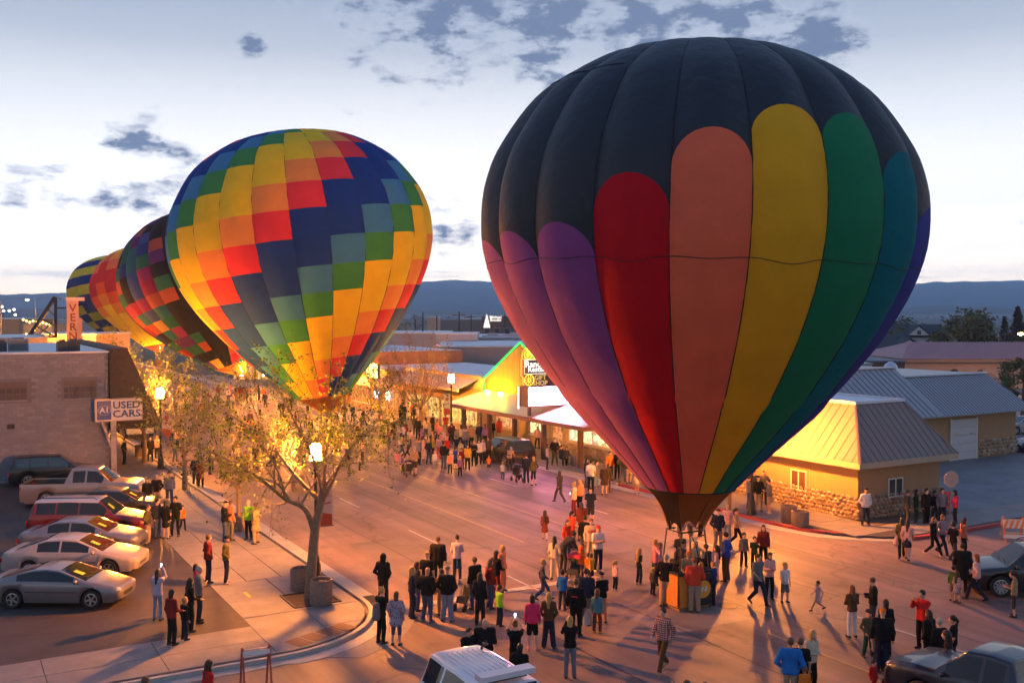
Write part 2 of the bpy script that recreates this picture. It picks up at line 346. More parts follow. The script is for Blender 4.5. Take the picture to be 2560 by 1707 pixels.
def band(path, w, z0, z1, mi=0):
    """a strip along path, offset to its right by w"""
    mb = MB(); n = len(path); P = []
    for i in range(n):
        a, b = path[max(i-1, 0)], path[min(i+1, n-1)]; d = Vector((b[0]-a[0], b[1]-a[1])).normalized(); P.append((path[i], (path[i][0]+d.y*w, path[i][1]-d.x*w)))
    for i in range(n - 1):
        (a, b), (c, d) = P[i], P[i+1]; mb.prism([a, b, d, c] if w > 0 else [a, c, d, b], z0, z1, mi)
    return mb
def struct(mb, name, m, smooth=0):
    o = mb.build(name, m, None, smooth); o.matrix_basis = RZ30; MWORLD[o.name] = RZ30; o['kind'] = 'structure'; return o
# near corner (left of the street)
CT, CS, CR = 8.4, 32.1, 4.1
path = [(-60, 28), (-20, 28), (8.4, 28)] + arc_pts(CT, CS, CR, -90, 0)[1:] + [(12.5, 60), (12.5, 300)]
mb = MB(); mb.prism([(-60, 28.1), (8.4, 28.1)] + arc_pts(CT, CS, CR - 0.1, -90, 0)[1:] + [(12.4, 300), (8.3, 300), (8.3, 31.05), (-60, 31.05)], -0.02, 0.105)
sw1 = struct(mb, 'pavement', M_gap)
slab_grid(sw1, list(np.arange(-21.6, 8.5, 3.0)), [28.15, 29.55, 31.0], M_conc, 0.132, (CT, CS, CR - 0.15, -90, 0))
slab_grid(sw1, [8.4, 10.4, 12.35], [28.15, 29.9, 31.9, 33.9, 36.3], M_conc, 0.132, (CT, CS, CR - 0.15, -90, 0))
slab_grid(sw1, [8.4, 9.7, 11.0, 12.35], list(np.arange(36.3, 64, 2.4)), M_conc2, 0.132)
slab_grid(sw1, [8.4, 12.35], list(np.arange(62.7, 120, 6)), M_conc2, 0.132)
struct(band(path, 0.15, -0.02, 0.134), 'kerb', M_kerb); struct(band([(a, b) for a, b in path], 0.0001, 0, 0.0), 'x', M_kerb) if False else None
gp = [(-60, 27.995), (-20, 27.995), (8.4, 27.995)] + arc_pts(CT, CS, CR + 0.16, -90, 0)[1:] + [(12.66, 60), (12.66, 300)]
struct(band(gp, 0.55, -0.02, 0.012), 'gutter', M_kerb)
# wider concrete apron at the corner of the gutter
mb = MB(); mb.prism(arc_pts(CT, CS, CR + 0.72, -75, -5, 10) + arc_pts(CT, CS, CR + 1.5, -12, -68, 10), -0.02, 0.009); struct(mb, 'gutter_apron', M_conc)
M_brown = mat('brown_tactile_panel', (0.16, 0.085, 0.055), 0.8, var=0.2, vscale=9, bump=0.8, bscale=60)
for k in range(4):
    c = Vector((9.25 + k * 0.55, 28.75 + k * 0.235)); mb = MB(); mb.cbox((c.x, c.y, 0.128), (0.52, 0.74, 0.03), rot=Matrix.Rotation(R(23), 3, 'Z'))
    for i in range(5):
        for j in range(6):
            q = Matrix.Rotation(R(23), 3, 'Z') @ Vector((-0.2 + i * 0.1, -0.3 + j * 0.12, 0)); mb.box(c.x+q.x-.018, c.x+q.x+.018, c.y+q.y-.018, c.y+q.y+.018, 0.143, 0.148)
    mb.build('tactile_panel', M_brown, sw1)
mb = MB('st'); mb.box(12.7, 13.2, 31.5, 32.7, 0.0, 0.02)
for k in range(11): mb.box(12.73, 13.17, 31.55 + k * 0.105, 31.6 + k * 0.105, 0.02, 0.03)
solo(mb, 'drain_grate', mat('cast_iron', (0.05, 0.045, 0.045), 0.7, 0.5), 'dark iron storm drain grate in the gutter beside the corner tree', 'drain grate')
# yellow paint dash and stains on the pavement
mb = MB('st'); p = toST(G(618, 1495)); mb.box(p[0]-.06, p[0]+.06, p[1]-.35, p[1]+.35, 0.137, 0.1385); mb.build('paint_mark', mat('yellow_mark', (0.5, 0.38, 0.05), 0.7), sw1)
# far side
path2 = [(34.0, 300), (34.0, 34)] + arc_pts(36.6, 32.2, 2.6, 180, 232, 6)
mb = MB(); mb.prism([(34.1, 300), (34.1, 33), (34.6, 31.2), (36.0, 29.6), (37.3, 29.0), (75, 29.0), (75, 31.2), (43.6, 31.2), (43.6, 33), (38.0, 33), (38.0, 300)], -0.02, 0.10)
sw2 = struct(mb, 'far_pavement', M_gap)
slab_grid(sw2, [34.15, 35.8, 37.6], list(np.arange(33.0, 76, 2.0)), M_conc2, 0.130)
slab_grid(sw2, [34.15, 37.9], list(np.arange(75.2, 160, 6)), M_conc2, 0.130)
slab_grid(sw2, [35.0, 36.4, 37.6], [30.2, 31.6, 33.0], M_conc2, 0.128)
slab_grid(sw2, list(np.arange(37.6, 74, 3)), [29.15, 31.2], M_conc2, 0.130)
mb = band([(33.85, 300), (33.85, 46.6)], -0.15, -0.02, 0.134); struct(mb, 'far_kerb', M_kerb)
mb = band([(33.85, 46.4), (33.85, 34.2)] + [(33.9, 33.4), (34.05, 32.6), (34.4, 31.7), (34.9, 31.0)], -0.16, -0.02, 0.135); struct(mb, 'red_painted_kerb', M_red)
mb = band([(36.9, 28.95), (38.0, 28.85), (45, 28.85), (75, 28.85)], 0.16, -0.02, 0.14); struct(mb, 'red_painted_kerb', M_red)
mb = MB(); mb.prism([(33.2, 300), (33.2, 33.6), (33.6, 31.6), (34.6, 30.2), (36.4, 28.7), (36.9, 28.8), (34.9, 30.9), (34.0, 32.6), (33.84, 34), (33.84, 300)][::-1], -0.02, 0.011); struct(mb, 'far_gutter', M_kerb)
# ================================================================== BUILDINGS
def glassm(): return mat('dark_glass', (0.03, 0.035, 0.04), 0.12, spec=0.8)
M_glass = glassm(); M_frame_w = mat('white_frame', (0.62, 0.58, 0.52), 0.5); M_dark = mat('dark_metal', (0.035, 0.035, 0.04), 0.5, 0.4)
M_warm = None
def lit(name, col, strength, dark=0.25, scale=2.2):
    """lit room behind glass: uneven warm glow of things inside"""
    if name in MATS: return MATS[name]
    m = bpy.data.materials.new(name); m.use_nodes = True; MATS[name] = m; nt = m.node_tree; N = nt.nodes; L = nt.links; p = N['Principled BSDF']
    p.inputs['Base Color'].default_value = (0.05, 0.04, 0.03, 1); p.inputs['Roughness'].default_value = 0.15
    tc = N.new('ShaderNodeTexCoord'); v = N.new('ShaderNodeTexVoronoi'); v.inputs['Scale'].default_value = scale; L.new(tc.outputs['Object'], v.inputs['Vector'])
    n = N.new('ShaderNodeTexNoise'); n.inputs['Scale'].default_value = scale * 1.4; n.inputs['Detail'].default_value = 4; L.new(tc.outputs['Object'], n.inputs['Vector'])
    r = N.new('ShaderNodeValToRGB'); L.new(n.outputs[0], r.inputs[0]); e = r.color_ramp.elements; e[0].position = 0.38; e[1].position = 0.66
    e[0].color = (*[c * dark for c in col], 1); e[1].color = (*col, 1)
    x = N.new('ShaderNodeMix'); x.data_type = 'RGBA'; x.blend_type = 'MULTIPLY'; x.inputs[0].default_value = 0.35; L.new(r.outputs[0], x.inputs[6]); L.new(v.outputs['Color'], x.inputs[7])
    L.new(x.outputs[2], p.inputs['Emission Color']); p.inputs['Emission Strength'].default_value = strength; return m
M_lit = lit('lit_shop_glass', (1.0, 0.56, 0.14), 1.6); M_lit_o = lit('lit_orange_glass', (1.0, 0.30, 0.05), 1.3); M_lit_c = lit('lit_cream_glass', (1.0, 0.75, 0.38), 2.2)
M_block = [mat('block_%d' % i, c, 0.9, var=0.14, vscale=5, bump=0.5, bscale=45) for i, c in enumerate([(0.255,0.24,0.27),(0.232,0.218,0.245),(0.28,0.265,0.298),(0.243,0.23,0.258)])]
M_mortar = mat('mortar', (0.185, 0.17, 0.19), 0.95); M_brown_mans = mat('brown_shingle', (0.055, 0.032, 0.026), 0.85, var=0.3, vscale=6, bump=0.5, bscale=12)
M_roofw = mat('white_roof_membrane', (0.62, 0.63, 0.66), 0.6, var=0.12, vscale=0.8)
# ---------------- block building left
B = sthing('block_building', 'two storey grey concrete block building beside the used car lot', 'building', 8.9, 64.2)
S0, ZT = 64.2, 7.55
mb = MB('st'); mb.box(-14, 8.9, S0, 86, 0, ZT); mb.build('wall', M_mortar, B)
wins = []
for (xa, xb, ya, yb) in ((-40, 68, 957, 999), (158, 241, 952, 994)):
    (ta, za), (tb, zb) = ONS(xa, ya, S0), ONS(xb, yb, S0); wins.append((ta, tb, zb, za))
bv = []
for k in range(6):
    q = MB(); q.box(-0.195, 0.195, -0.018, 0.02, 0.006, 0.196); bv.append(mesh_from('block', q.v, q.f, M_block[k % 4]))
n = 0; rest = MB('st')
for r in range(37):
    z = 0.13 + r * 0.2
    for c in range(24):
        t = 8.7 - c * 0.4 - (0.2 if r % 2 else 0.0)
        if t < -0.6: continue
        if any(a - 0.24 < t < b + 0.24 and lo - 0.22 < z < hi + 0.02 for a, b, lo, hi in wins): continue
        if 2.9 < t and n < 298 and r >= 8:
            o = link('block', bv[random.randrange(6)], B); p = MWORLD[B.name].inverted() @ ST(t, S0 - 0.004 - random.uniform(0, 0.005), z); o.location = p; n += 1
        else: rest.box(t - 0.195, t + 0.195, S0 - 0.02, S0 + 0.02, z + 0.006, z + 0.196, random.randrange(4))
rest.build('block_courses', M_block, B, kind='stuff')
for a, b, lo, hi in wins:
    mb = MB('st'); mb.box(a, b, S0 - 0.05, S0 + 0.02, lo - 0.09, lo); mb.build('window_sill', M_block[0], B)
    w = MB('st'); w.box(a, b, S0 + 0.0, S0 + 0.015, lo, hi); wo = w.build('window', mat('steel_sash', (0.13, 0.10, 0.09), 0.6), B)
    nc, nr = 6, 3
    for i in range(nc):
        for j in range(nr):
            g_ = 0.03; x0, x1 = a + (b-a)*i/nc + g_, a + (b-a)*(i+1)/nc - g_; y0, y1 = lo + (hi-lo)*j/nr + g_, lo + (hi-lo)*(j+1)/nr - g_
            q = MB('st'); q.box(x0, x1, S0 - 0.012, S0 + 0.001, y0, y1); q.build('pane', mat('frosted_pane_%d' % ((i*3+j) % 3), ((0.13,0.11,0.115),(0.11,0.095,0.10),(0.17,0.135,0.125))[(i*2+j) % 3], 0.75, spec=0.2), wo)
mb = MB('st')
mb.box(-14, 8.95, S0 - 0.06, S0 + 0.22, ZT, ZT + 0.10); mb.box(8.70, 8.96, S0 + 0.23, 86, ZT, ZT + 0.10); mb.build('parapet_cap', mat('pale_flashing', (0.66, 0.67, 0.70), 0.45), B)
mb = MB('st'); mb.box(-14, 8.7, S0 + 0.22, 86, ZT - 0.02, ZT + 0.03); mb.build('roof', M_roofw, B)
mb = MB('st'); prof = [(8.97, ZT + 0.22), (9.95, ZT + 0.30), (11.9, 3.05), (11.9, 2.9), (8.97, 2.9)]
n_ = len(prof); mb.v = [Vector((t, 63.95, z)) for t, z in prof] + [Vector((t, 86.2, z)) for t, z in prof]; mb.f = [tuple(range(n_)), tuple(range(n_, 2*n_))[::-1]] + [(i, n_ + i, n_ + (i+1) % n_, (i+1) % n_) for i in range(n_)]; mb.m = [0] * len(mb.f)
man = mb.build('mansard_awning', M_brown_mans, B)
for k in range(22):     # shingle courses on the street slope
    a = k / 22; mb = MB('st'); t, z = 9.97 + 1.95 * a, ZT + 0.30 - (ZT + 0.30 - 3.05) * a; mb.box(t - 0.05, t + 0.035, 63.93, 86.2, z - 0.24, z - 0.02); mb.build('shingle_course', M_brown_mans, man)
mb = MB('st'); mb.box(8.9, 8.96, 65.2, 67.2, 0.13, 2.5); mb.build('shop_door', M_lit_o, B)
for k in range(4): mb = MB('st'); mb.box(8.9, 8.95, 68 + k * 3.6, 71 + k * 3.6, 0.7, 2.6); mb.build('shop_window', M_lit_o, B)
mb = MB('st'); mb.tube([(8.75, S0 - 0.08, 6.4), (8.75, S0 - 0.08, 4.1)], 0.045, 6); mb.tube([(7.4, S0 - 0.06, 6.33), (8.7, S0 - 0.06, 6.36)], 0.05, 6); mb.build('conduit', mat('grey_conduit', (0.3, 0.27, 0.26), 0.5, 0.5), B)
t, z = ONS(27, 1066, S0); mb = MB('st'); mb.box(t - .2, t + .2, S0 - 0.05, S0, z - .14, z + .14); mb.build('wall_vent', M_dark, B)
t, z = ONS(125, 1146, S0); mb = MB('st'); mb.box(t - .27, t + .27, S0 - 0.035, S0 - 0.01, z - .32, z + .32)
for k in range(5): mb.box(t - .2, t + .2, S0 - 0.04, S0 - 0.034, z - .22 + k * .1, z - .19 + k * .1, 1)
solo(mb, 'notice_board', [mat('notice_white', (0.62, 0.55, 0.58), 0.6), mat('notice_print', (0.12, 0.12, 0.22), 0.7)], 'small white notice with rows of print on the block wall', 'notice')
def hvac(t, s, w, d, h, m, label):
    B_ = sthing('rooftop_unit', label, 'rooftop unit', t, s, ZT + 0.03)
    mb = MB('st'); z = ZT + 0.03; mb.box(t - w/2, t + w/2, s - d/2, s + d/2, z, z + h); b = mb.build('housing', m, B_)
    for k in range(5): q = MB('st'); q.box(t - w/2 + .08, t + w/2 - .08, s - d/2 - .015, s - d/2, z + .1 + k*h*.16, z + .1 + k*h*.16 + .05); q.build('louvre', M_dark, B_)
    q = MB('st'); q.lathe([(w*.3, z+h), (w*.3, z+h+.1), (w*.27, z+h+.1)], 14, (t, s, 0)); q.build('fan_shroud', m, B_)
M_hv_d = mat('dark_unit', (0.03, 0.045, 0.055), 0.6); M_hv_g = mat('grey_unit', (0.19, 0.22, 0.24), 0.6)
hvac(ONS(155, 860, 67)[0], 67.0, 0.6, 0.8, 0.62, M_hv_d, 'dark square rooftop unit beside its twin on the block building'); hvac(ONS(184, 860, 67.3)[0], 67.3, 0.65, 0.8, 0.66, M_hv_d, 'slightly larger dark rooftop unit closest to the brown mansard')
hvac(ONS(45, 860, 69)[0], 69.0, 1.1, 1.2, 0.75, M_hv_g, 'grey rooftop cooler with low cap on the block building')
hvac(ONS(5, 860, 68.5)[0], 68.5, 0.5, 0.8, 0.6, M_hv_d, 'dark narrow rooftop unit pressed against the grey cooler')
# used cars sign on its post
SS = 63.45
(ta, za), (tb, zb) = ONS(238, 1000, SS), ONS(354, 1046.5, SS)
B = sthing('used_cars_sign', 'white and blue USED CARS sign box on a rusty pale post', 'sign', ONS(285, 1195, SS)[0], SS)
mb = MB('st'); mb.box(ta, tb, SS - .14, SS + .14, zb, za); mb.build('sign_box', mat('sign_white', (0.60, 0.58, 0.60), 0.4), B)
mb = MB('st')
for x0, x1, z0, z1 in ((ta-.03, tb+.03, za, za+.05), (ta-.03, tb+.03, zb-.05, zb), (ta-.04, ta, zb, za), (tb, tb+.04, zb, za)): mb.box(x0, x1, SS - .17, SS + .16, z0, z1)
mb.build('sign_rim', mat('sign_rim', (0.35, 0.30, 0.30), 0.4, 0.5), B)
w_ = tb - ta; mb = MB('st'); mb.box(ta + .06, ta + w_*.33, SS - .155, SS - .139, zb + .06, za - .06); em = mb.build('emblem_panel', mat('sign_blue', (0.008, 0.055, 0.26), 0.4), B)
def sttext(body, size, t, s, z, m, parent, name='lettering', depth=0.008, bold=0.0, sx=1.0, align='CENTER'):
    mb = MB('w'); put_text(mb, body, size, ST(t, s, z), ST(1, 0) , (0, 0, 1), depth, 0, align, bold, sx); return mb.build(name, m, parent)
hh = za - zb
sttext('A1', hh*.36, ta + w_*.185, SS - .165, (za+zb)/2, mat('sign_letter_white', (0.7, 0.7, 0.72), 0.5), em, bold=.01)
mb = MB('st'); c = (ta + w_*.185, (za+zb)/2)
for k in range(6):
    a, b = R(60*k), R(60*k+60); r_ = hh*.30
    mb.bar((c[0]+r_*math.cos(a), SS-.16, c[1]+r_*math.sin(a)*.8), (c[0]+r_*math.cos(b), SS-.16, c[1]+r_*math.sin(b)*.8), .02, .012)
mb.build('emblem_outline', MATS['sign_letter_white'], em)
for i, wd in enumerate(('USED', 'CARS')): sttext(wd, hh*.47, ta + w_*.665, SS - .148, za - hh*(.29 + .42*i), mat('sign_letter_blue', (0.02, 0.07, 0.22), 0.5), B, bold=.014, sx=1.12)
tp = ONS(285, 1195, SS)[0]
mb = MB('st'); mb.box(tp - .15, tp + .15, SS - .10, SS + .16, .128, zb - .05); mb.box(tp-.3, tp+.3, SS-.3, SS+.3, .128, .3); mb.build('post', mat('rusty_post', (0.40, 0.33, 0.32), 0.6, var=0.5, vscale=2.5), B)
mb = MB('st'); mb.bar((tp - .62, SS, zb - .06), (tp - .12, SS, 1.9), .13); mb.build('brace', MATS['rusty_post'], B)

# ---------------- office with river-stone base at the far corner
M_stucco = mat('tan_stucco', (0.36, 0.205, 0.10), 0.9, var=0.10, vscale=1.2, bump=0.35, bscale=60); M_fascia = mat('cream_fascia', (0.40, 0.31, 0.22), 0.6)
M_metalroof = mat('tan_metal_roof', (0.20, 0.155, 0.14), 0.65, 0.0, var=0.06, vscale=1.0); M_seam = mat('dark_seam', (0.10, 0.085, 0.085), 0.5, 0.3)
M_stone = [mat('river_stone_%d' % i, c, 0.85, var=0.2, vscale=8) for i, c in enumerate([(0.36,0.27,0.19),(0.28,0.20,0.15),(0.44,0.36,0.27),(0.22,0.16,0.12),(0.33,0.22,0.15)])]
stv = []
for k in range(10):
    r_ = random.Random(k); bm = bmesh.new(); bmesh.ops.create_icosphere(bm, subdivisions=1, radius=1.0)
    for v in bm.verts: v.co = Vector((v.co.x * r_.uniform(.85, 1.15), v.co.y, v.co.z * r_.uniform(.8, 1.12)))
    me = bpy.data.meshes.new('stone'); bm.to_mesh(me); bm.free(); me.materials.append(M_stone[k % 5]); me.polygons.foreach_set('use_smooth', np.ones(len(me.polygons), dtype=bool)); stv.append(me)
def stones(B, face, a0, a1, z0, z1, fixed, limit, seed=3, cell=(0.25, 0.19)):
    """face 's': wall at t=fixed running along s; face 't': wall at s=fixed running along t"""
    rs = random.Random(seed); rest = MB('st'); n = 0; inv = MWORLD[B.name].inverted(); rows = int(round((z1 - z0) / cell[1]))
    a = a0; k = 0
    while a < a1:
        w = cell[0] * rs.uniform(.85, 1.2)
        off = rs.uniform(-.5, .5) * cell[1]
        for r in range(rows):
            z = z0 + (r + .5) * (z1 - z0) / rows + rs.uniform(-.03, .03); aa = a + w/2 + (w * .35 if r % 2 else -w*.1) + rs.uniform(-.03, .03)
            sx, sz, sy = w * rs.uniform(.42, .60), cell[1] * rs.uniform(.42, .64), rs.uniform(.06, .12); ang = rs.uniform(-.5, .5)
            if n < limit:
                o = link('stone', stv[rs.randrange(10)], B)
                if face == 's': M = Matrix.Translation(ST(fixed, aa, z)) @ Matrix.Rotation(A30 + R(90), 4, 'Z')
                else: M = Matrix.Translation(ST(aa, fixed, z)) @ Matrix.Rotation(A30, 4, 'Z')
                o.matrix_local = inv @ M @ Matrix.Rotation(ang, 4, 'Y') @ Matrix.Diagonal((sx, sy, sz, 1)); n += 1
            else:
                mi = rs.randrange(5); P = [(math.cos(q) * sx, math.sin(q) * sz) for q in (0, .9, 2.1, 3.1, 4.1, 5.3)]
                out = [(fixed - .0, aa + p, z + q) if face == 's' else (aa + p, fixed, z + q) for p, q in P]; inn = [(fixed - sy, aa + p*.6, z + q*.6) if face == 's' else (aa + p*.6, fixed - sy, z + q*.6) for p, q in P]
                rest.add(out + inn, [(i, (i+1) % 6, 6 + (i+1) % 6, 6 + i) for i in range(6)] + [tuple(range(6, 12))], mi)
        a += w
    if rest.v: rest.build('stone_facing', M_stone, B, 30, kind='stuff')
    return n
def window2(B, face, a0, a1, z0, z1, fixed, glass, frame=None, n=2, fw=0.06):
    frame = frame or M_frame_w
    def bx(mb, p0, p1, q0, q1, d0, d1, mi=0):
        if face == 's': mb.box(fixed + d0, fixed + d1, p0, p1, q0, q1, mi)
        else: mb.box(p0, p1, fixed + d0, fixed + d1, q0, q1, mi)
    mb = MB('st'); bx(mb, a0, a1, z0, z0+fw, -.045, .0); bx(mb, a0, a1, z1-fw, z1, -.045, .0)
    for k in range(n + 1): c = a0 + (a1-a0-fw)*k/n; bx(mb, c, c+fw, z0+fw, z1-fw, -.045, .0)
    fr = mb.build('window', frame, B)
    for k in range(n):
        c0, c1 = a0 + (a1-a0-fw)*k/n + fw, a0 + (a1-a0-fw)*(k+1)/n; q = MB('st'); bx(q, c0, c1, z0+fw, z1-fw, -.02, -.004); q.build('pane', glass, fr)
    return fr
T0, S1, T1, S2 = 37.6, 32.4, 43.5, 48.0
B = sthing('corner_office', 'low tan office with river stone base and metal mansard roof', 'building', T0, S1); OFFICE = B
mb = MB('st'); mb.box(T0, T1, S1, S2, 0, 2.8); mb.build('wall', M_stucco, B)
mb = MB('st'); oh = .58
mb.box(T0-oh, T1+oh, S1-oh, S2+oh, 2.74, 2.80); mb.build('soffit', mat('soffit', (0.42, 0.33, 0.24), 0.8), B)
mb = MB('st'); e0, e1, f0, f1 = T0-oh-.05, T1+oh+.05, S1-oh-.05, S2+oh+.05
mb.box(e0, e1, f0, f0+.05, 2.68, 2.96); mb.box(e0, e0+.05, f0+.05, f1, 2.68, 2.96); mb.box(e1-.05, e1, f0+.05, f1, 2.68, 2.96); mb.build('fascia', M_fascia, B)
zt, i1, i2 = 5.45, 2.35, 0.95       # mansard: steep on every side, top set back
q0, q1, r0, r1 = e0 + i1, e1 - i1*.55, f0 + i1, f1 - i2
mb = MB('st'); E = [(e0, f0, 2.93), (e1, f0, 2.93), (e1, f1, 2.93), (e0, f1, 2.93)]; T_ = [(q0, r0, zt), (q1, r0, zt), (q1, r1, zt), (q0, r1, zt)]
mb.add(E + T_, [(0, 1, 5, 4), (1, 2, 6, 5), (2, 3, 7, 6), (3, 0, 4, 7)]); roof = mb.build('mansard_roof', M_metalroof, B)
def seams(a0, a1, b0, b1, n, parent, m=M_seam, w=.035):
    """standing seams running straight down the slope between top edge a0-a1 and eave b0-b1 (edges parallel), cut at the hips"""
    a0, a1, b0, b1 = map(Vector, (a0, a1, b0, b1)); d = (b1 - b0).normalized(); L_ = (b1 - b0).length; ta, tb = (a0 - b0).dot(d), (a1 - b0).dot(d)
    up0 = (a0 - b0) - d * ta
    for k in range(1, n):
        x = L_ * k / n; f = 1.0
        if x < ta: f = x / ta
        elif x > tb: f = (L_ - x) / max(1e-6, L_ - tb)
        if f < .08: continue
        p = b0 + d * x; q = p + up0 * f; nrm = d.cross(up0).normalized(); mb = MB('st'); nn = nrm if nrm.z > 0 else -nrm
        mb.bar(p + nn * .008, q + nn * .008, w, .02, up=tuple(nn)); mb.build('seam', m, parent)
seams(T_[0], T_[1], E[0], E[1], 16, roof); seams(T_[3], T_[0], E[3], E[0], 32, roof)
mb = MB('st'); mb.bar(E[0], T_[0], .12, .05); mb.bar(E[1], T_[1], .12, .05); mb.build('hip_cap', M_metalroof, B)
mb = MB('st'); mb.box(q0-.08, q1+.08, r0-.08, r0+.1, zt-.02, zt+.12); mb.box(q0-.08, q0+.1, r0+.1, r1, zt-.02, zt+.12); mb.box(q1-.1, q1+.08, r0+.1, r1, zt-.02, zt+.12); mb.build('roof_rim', mat('pale_flashing', (0.6,)*3), B)
mb = MB('st'); mb.box(q0+.1, q1-.1, r0+.1, r1, zt-.1, zt+.02); mb.build('flat_roof', M_roofw, B)
n1 = stones(B, 's', S1 - .05, 42.5, .10, 1.27, T0, 235, 3); stones(B, 's', 42.5, S2, .10, 1.27, T0, 0, 4)
stones(B, 't', T0, T1, .10, 1.27, S1, 64, 5)
sa, za = ONT(2017, 1178, T0); sb, zb = ONT(1977.5, 1221, T0); window2(B, 's', sa, sb, zb, za, T0, mat('warm_reflecting_glass', (0.10, 0.05, 0.03), 0.15, spec=0.8))
ta, za = ONS(2220, 1196, S1); tb, zb = ONS(2256, 1239, S1); window2(B, 't', ta, tb, zb, za, S1, M_glass)
mb = MB('st'); sa2, za2 = ONT(2024, 1172, T0); mb.box(T0-.02, T0, sa2-.02, sa2+.0, zb, za2); mb.build('shutter_track', M_fascia, B)

# ---------------- garage building behind
T0, S1, T1 = 44.0, 43.0, ONS(2538, 1140, 43.0)[0]
B = sthing('garage_building', 'long low garage with grey ribbed mansard and white roll-up door', 'building', 60, S1)
mb = MB('st'); mb.box(T0, T1, S1, 62, 0, 3.2); mb.build('wall', M_stucco, B)
M_greyroof = mat('grey_metal_roof', (0.26, 0.26, 0.28), 0.42, 0.3, var=0.05, vscale=1.0)
TM = ONS(2300, 1000, 44)[0]
for (a, b, zz, ss, nn) in ((T0 - 8, TM, 6.15, 46.1, 40), (TM + .02, T1 + .9, 5.55, 45.4, 30)):
    e = S1 - .75; mb = MB('st'); mb.add([(a, e, 3.2), (b, e, 3.2), (b - (.9 if b > 60 else 0), ss, zz), (a, ss, zz), (a, e, 3.1), (b, e, 3.1), (b - (.9 if b > 60 else 0), ss + 8, zz), (a, ss + 8, zz), (b, ss + 8, 3.1)], [(0, 1, 2, 3), (4, 5, 1, 0), (3, 2, 6, 7), (1, 5, 8, 6, 2)])
    rf = mb.build('mansard_roof', M_greyroof, B); seams((a, ss, zz), (b, ss, zz), (a, e, 3.2), (b, e, 3.2), nn, rf, mat('dark_grey_seam', (0.06, 0.06, 0.07), 0.5), .05)
    mb = MB('st'); mb.box(a, b - (.8 if b > 60 else 0), ss - .1, ss + .1, zz, zz + .12); mb.build('ridge_cap', M_roofw, B)
(ta, _), (tb, _) = ONS(2376, 1154, S1), ONS(2438, 1150, S1); dz = 2.75
for k in range(5):
    mb = MB('st'); mb.box(ta, tb, S1 - .06, S1 - .01, .02 + k*dz/5, .02 + (k+1)*dz/5 - .02); mb.build('garage_door_panel', mat('garage_white', (0.50, 0.46, 0.46), 0.5), B)
mb = MB('st'); mb.box(ta-.12, ta, S1-.08, S1, 0, dz+.1); mb.box(tb, tb+.12, S1-.08, S1, 0, dz+.1); mb.build('door_jamb', M_frame_w, B)
for tt in (ta + .5, tb - .5): mb = MB('st'); mb.box(tt-.16, tt+.16, S1-.12, S1-.06, 1.75, 1.8); mb.build('door_handle', mat('yellow_handle', (0.5, 0.4, 0.06), 0.5), B)
stones(B, 't', tb + .4, T1 + .1, .05, 1.25, S1, 90, 9, (.3, .24))
mb = MB('st'); vt = TM + 3.2; mb.lathe([(.35, 5.55), (.35, 5.9), (.5, 5.95), (.4, 6.2), (.1, 6.4), (0, 6.4)], 12, (vt, 49, 0)); solo(mb, 'roof_ventilator', mat('galvanised', (0.5, 0.52, 0.54), 0.35, 0.8), 'shiny round metal ventilator on the grey garage roof', 'ventilator', smooth=40)

# ---------------- restaurant with porch
TW = 38.3
B = sthing('ranch_restaurant', 'restaurant with long porch, lit windows and green neon gable', 'building', TW, 60)
M_ochre = mat('ochre_wall', (0.42, 0.31, 0.15), 0.85, var=0.12, vscale=1.5); M_wood = mat('dark_timber', (0.10, 0.055, 0.035), 0.8, var=0.25, vscale=5); M_cream = mat('cream_trim', (0.58, 0.50, 0.36), 0.6)
M_board = [mat('facade_board_%d' % i, c, 0.75, var=0.15, vscale=2) for i, c in enumerate([(0.10,0.078,0.03),(0.115,0.088,0.034),(0.09,0.07,0.028)])]
mb = MB('st'); mb.box(TW, 52, 50.5, 71.2, 0, 3.6); mb.build('wall', M_ochre, B)
mb = MB('st'); mb.add([(TW+.25, 71, 3.6), (TW+.25, 71, 4.5), (TW+.25, 65, 7.4), (TW+.25, 59, 4.5), (TW+.25, 59, 3.6), (52, 71, 3.6), (52, 71, 4.5), (52, 65, 7.4), (52, 59, 4.5), (52, 59, 3.6)], [(1, 2, 7, 6), (2, 3, 8, 7), (0, 1, 6, 5), (3, 4, 9, 8), (5, 6, 7, 8, 9)]); mb.build('gable_roof', mat('roof_brown', (0.12, 0.09, 0.08), 0.8), B)
def gz(s): return 4.62 + max(0, (5.6 - abs(s - 65.0))) / 5.6 * 3.0
k = 0; s = 59.4
while s < 70.55:
    mb = MB('st'); a, b = s + .008, s + .272
    mb.add([(TW - .02, a, 3.3), (TW - .02, b, 3.3), (TW - .02, b, gz(b)), (TW - .02, a, gz(a)), (TW + .1, a, 3.3), (TW + .1, b, 3.3), (TW + .1, b, gz(b)), (TW + .1, a, gz(a))], [(0, 1, 2, 3), (7, 6, 5, 4), (0, 4, 5, 1), (3, 2, 6, 7), (0, 3, 7, 4), (1, 5, 6, 2)])
    mb.build('facade_board', M_board[k % 3], B); s += .28; k += 1
mb = MB('st'); mb.tube([(TW - .08, 70.75, 3.5), (TW - .08, 70.72, gz(70.6) + .05), (TW - .08, 66.3, gz(66.3) + .1), (TW - .08, 65.0, gz(65) + .1), (TW - .08, 59.2, 4.66)], .045, 6); mb.build('neon_outline', emat('green_neon', (0.02, 1.0, 0.05), 4.0), B)
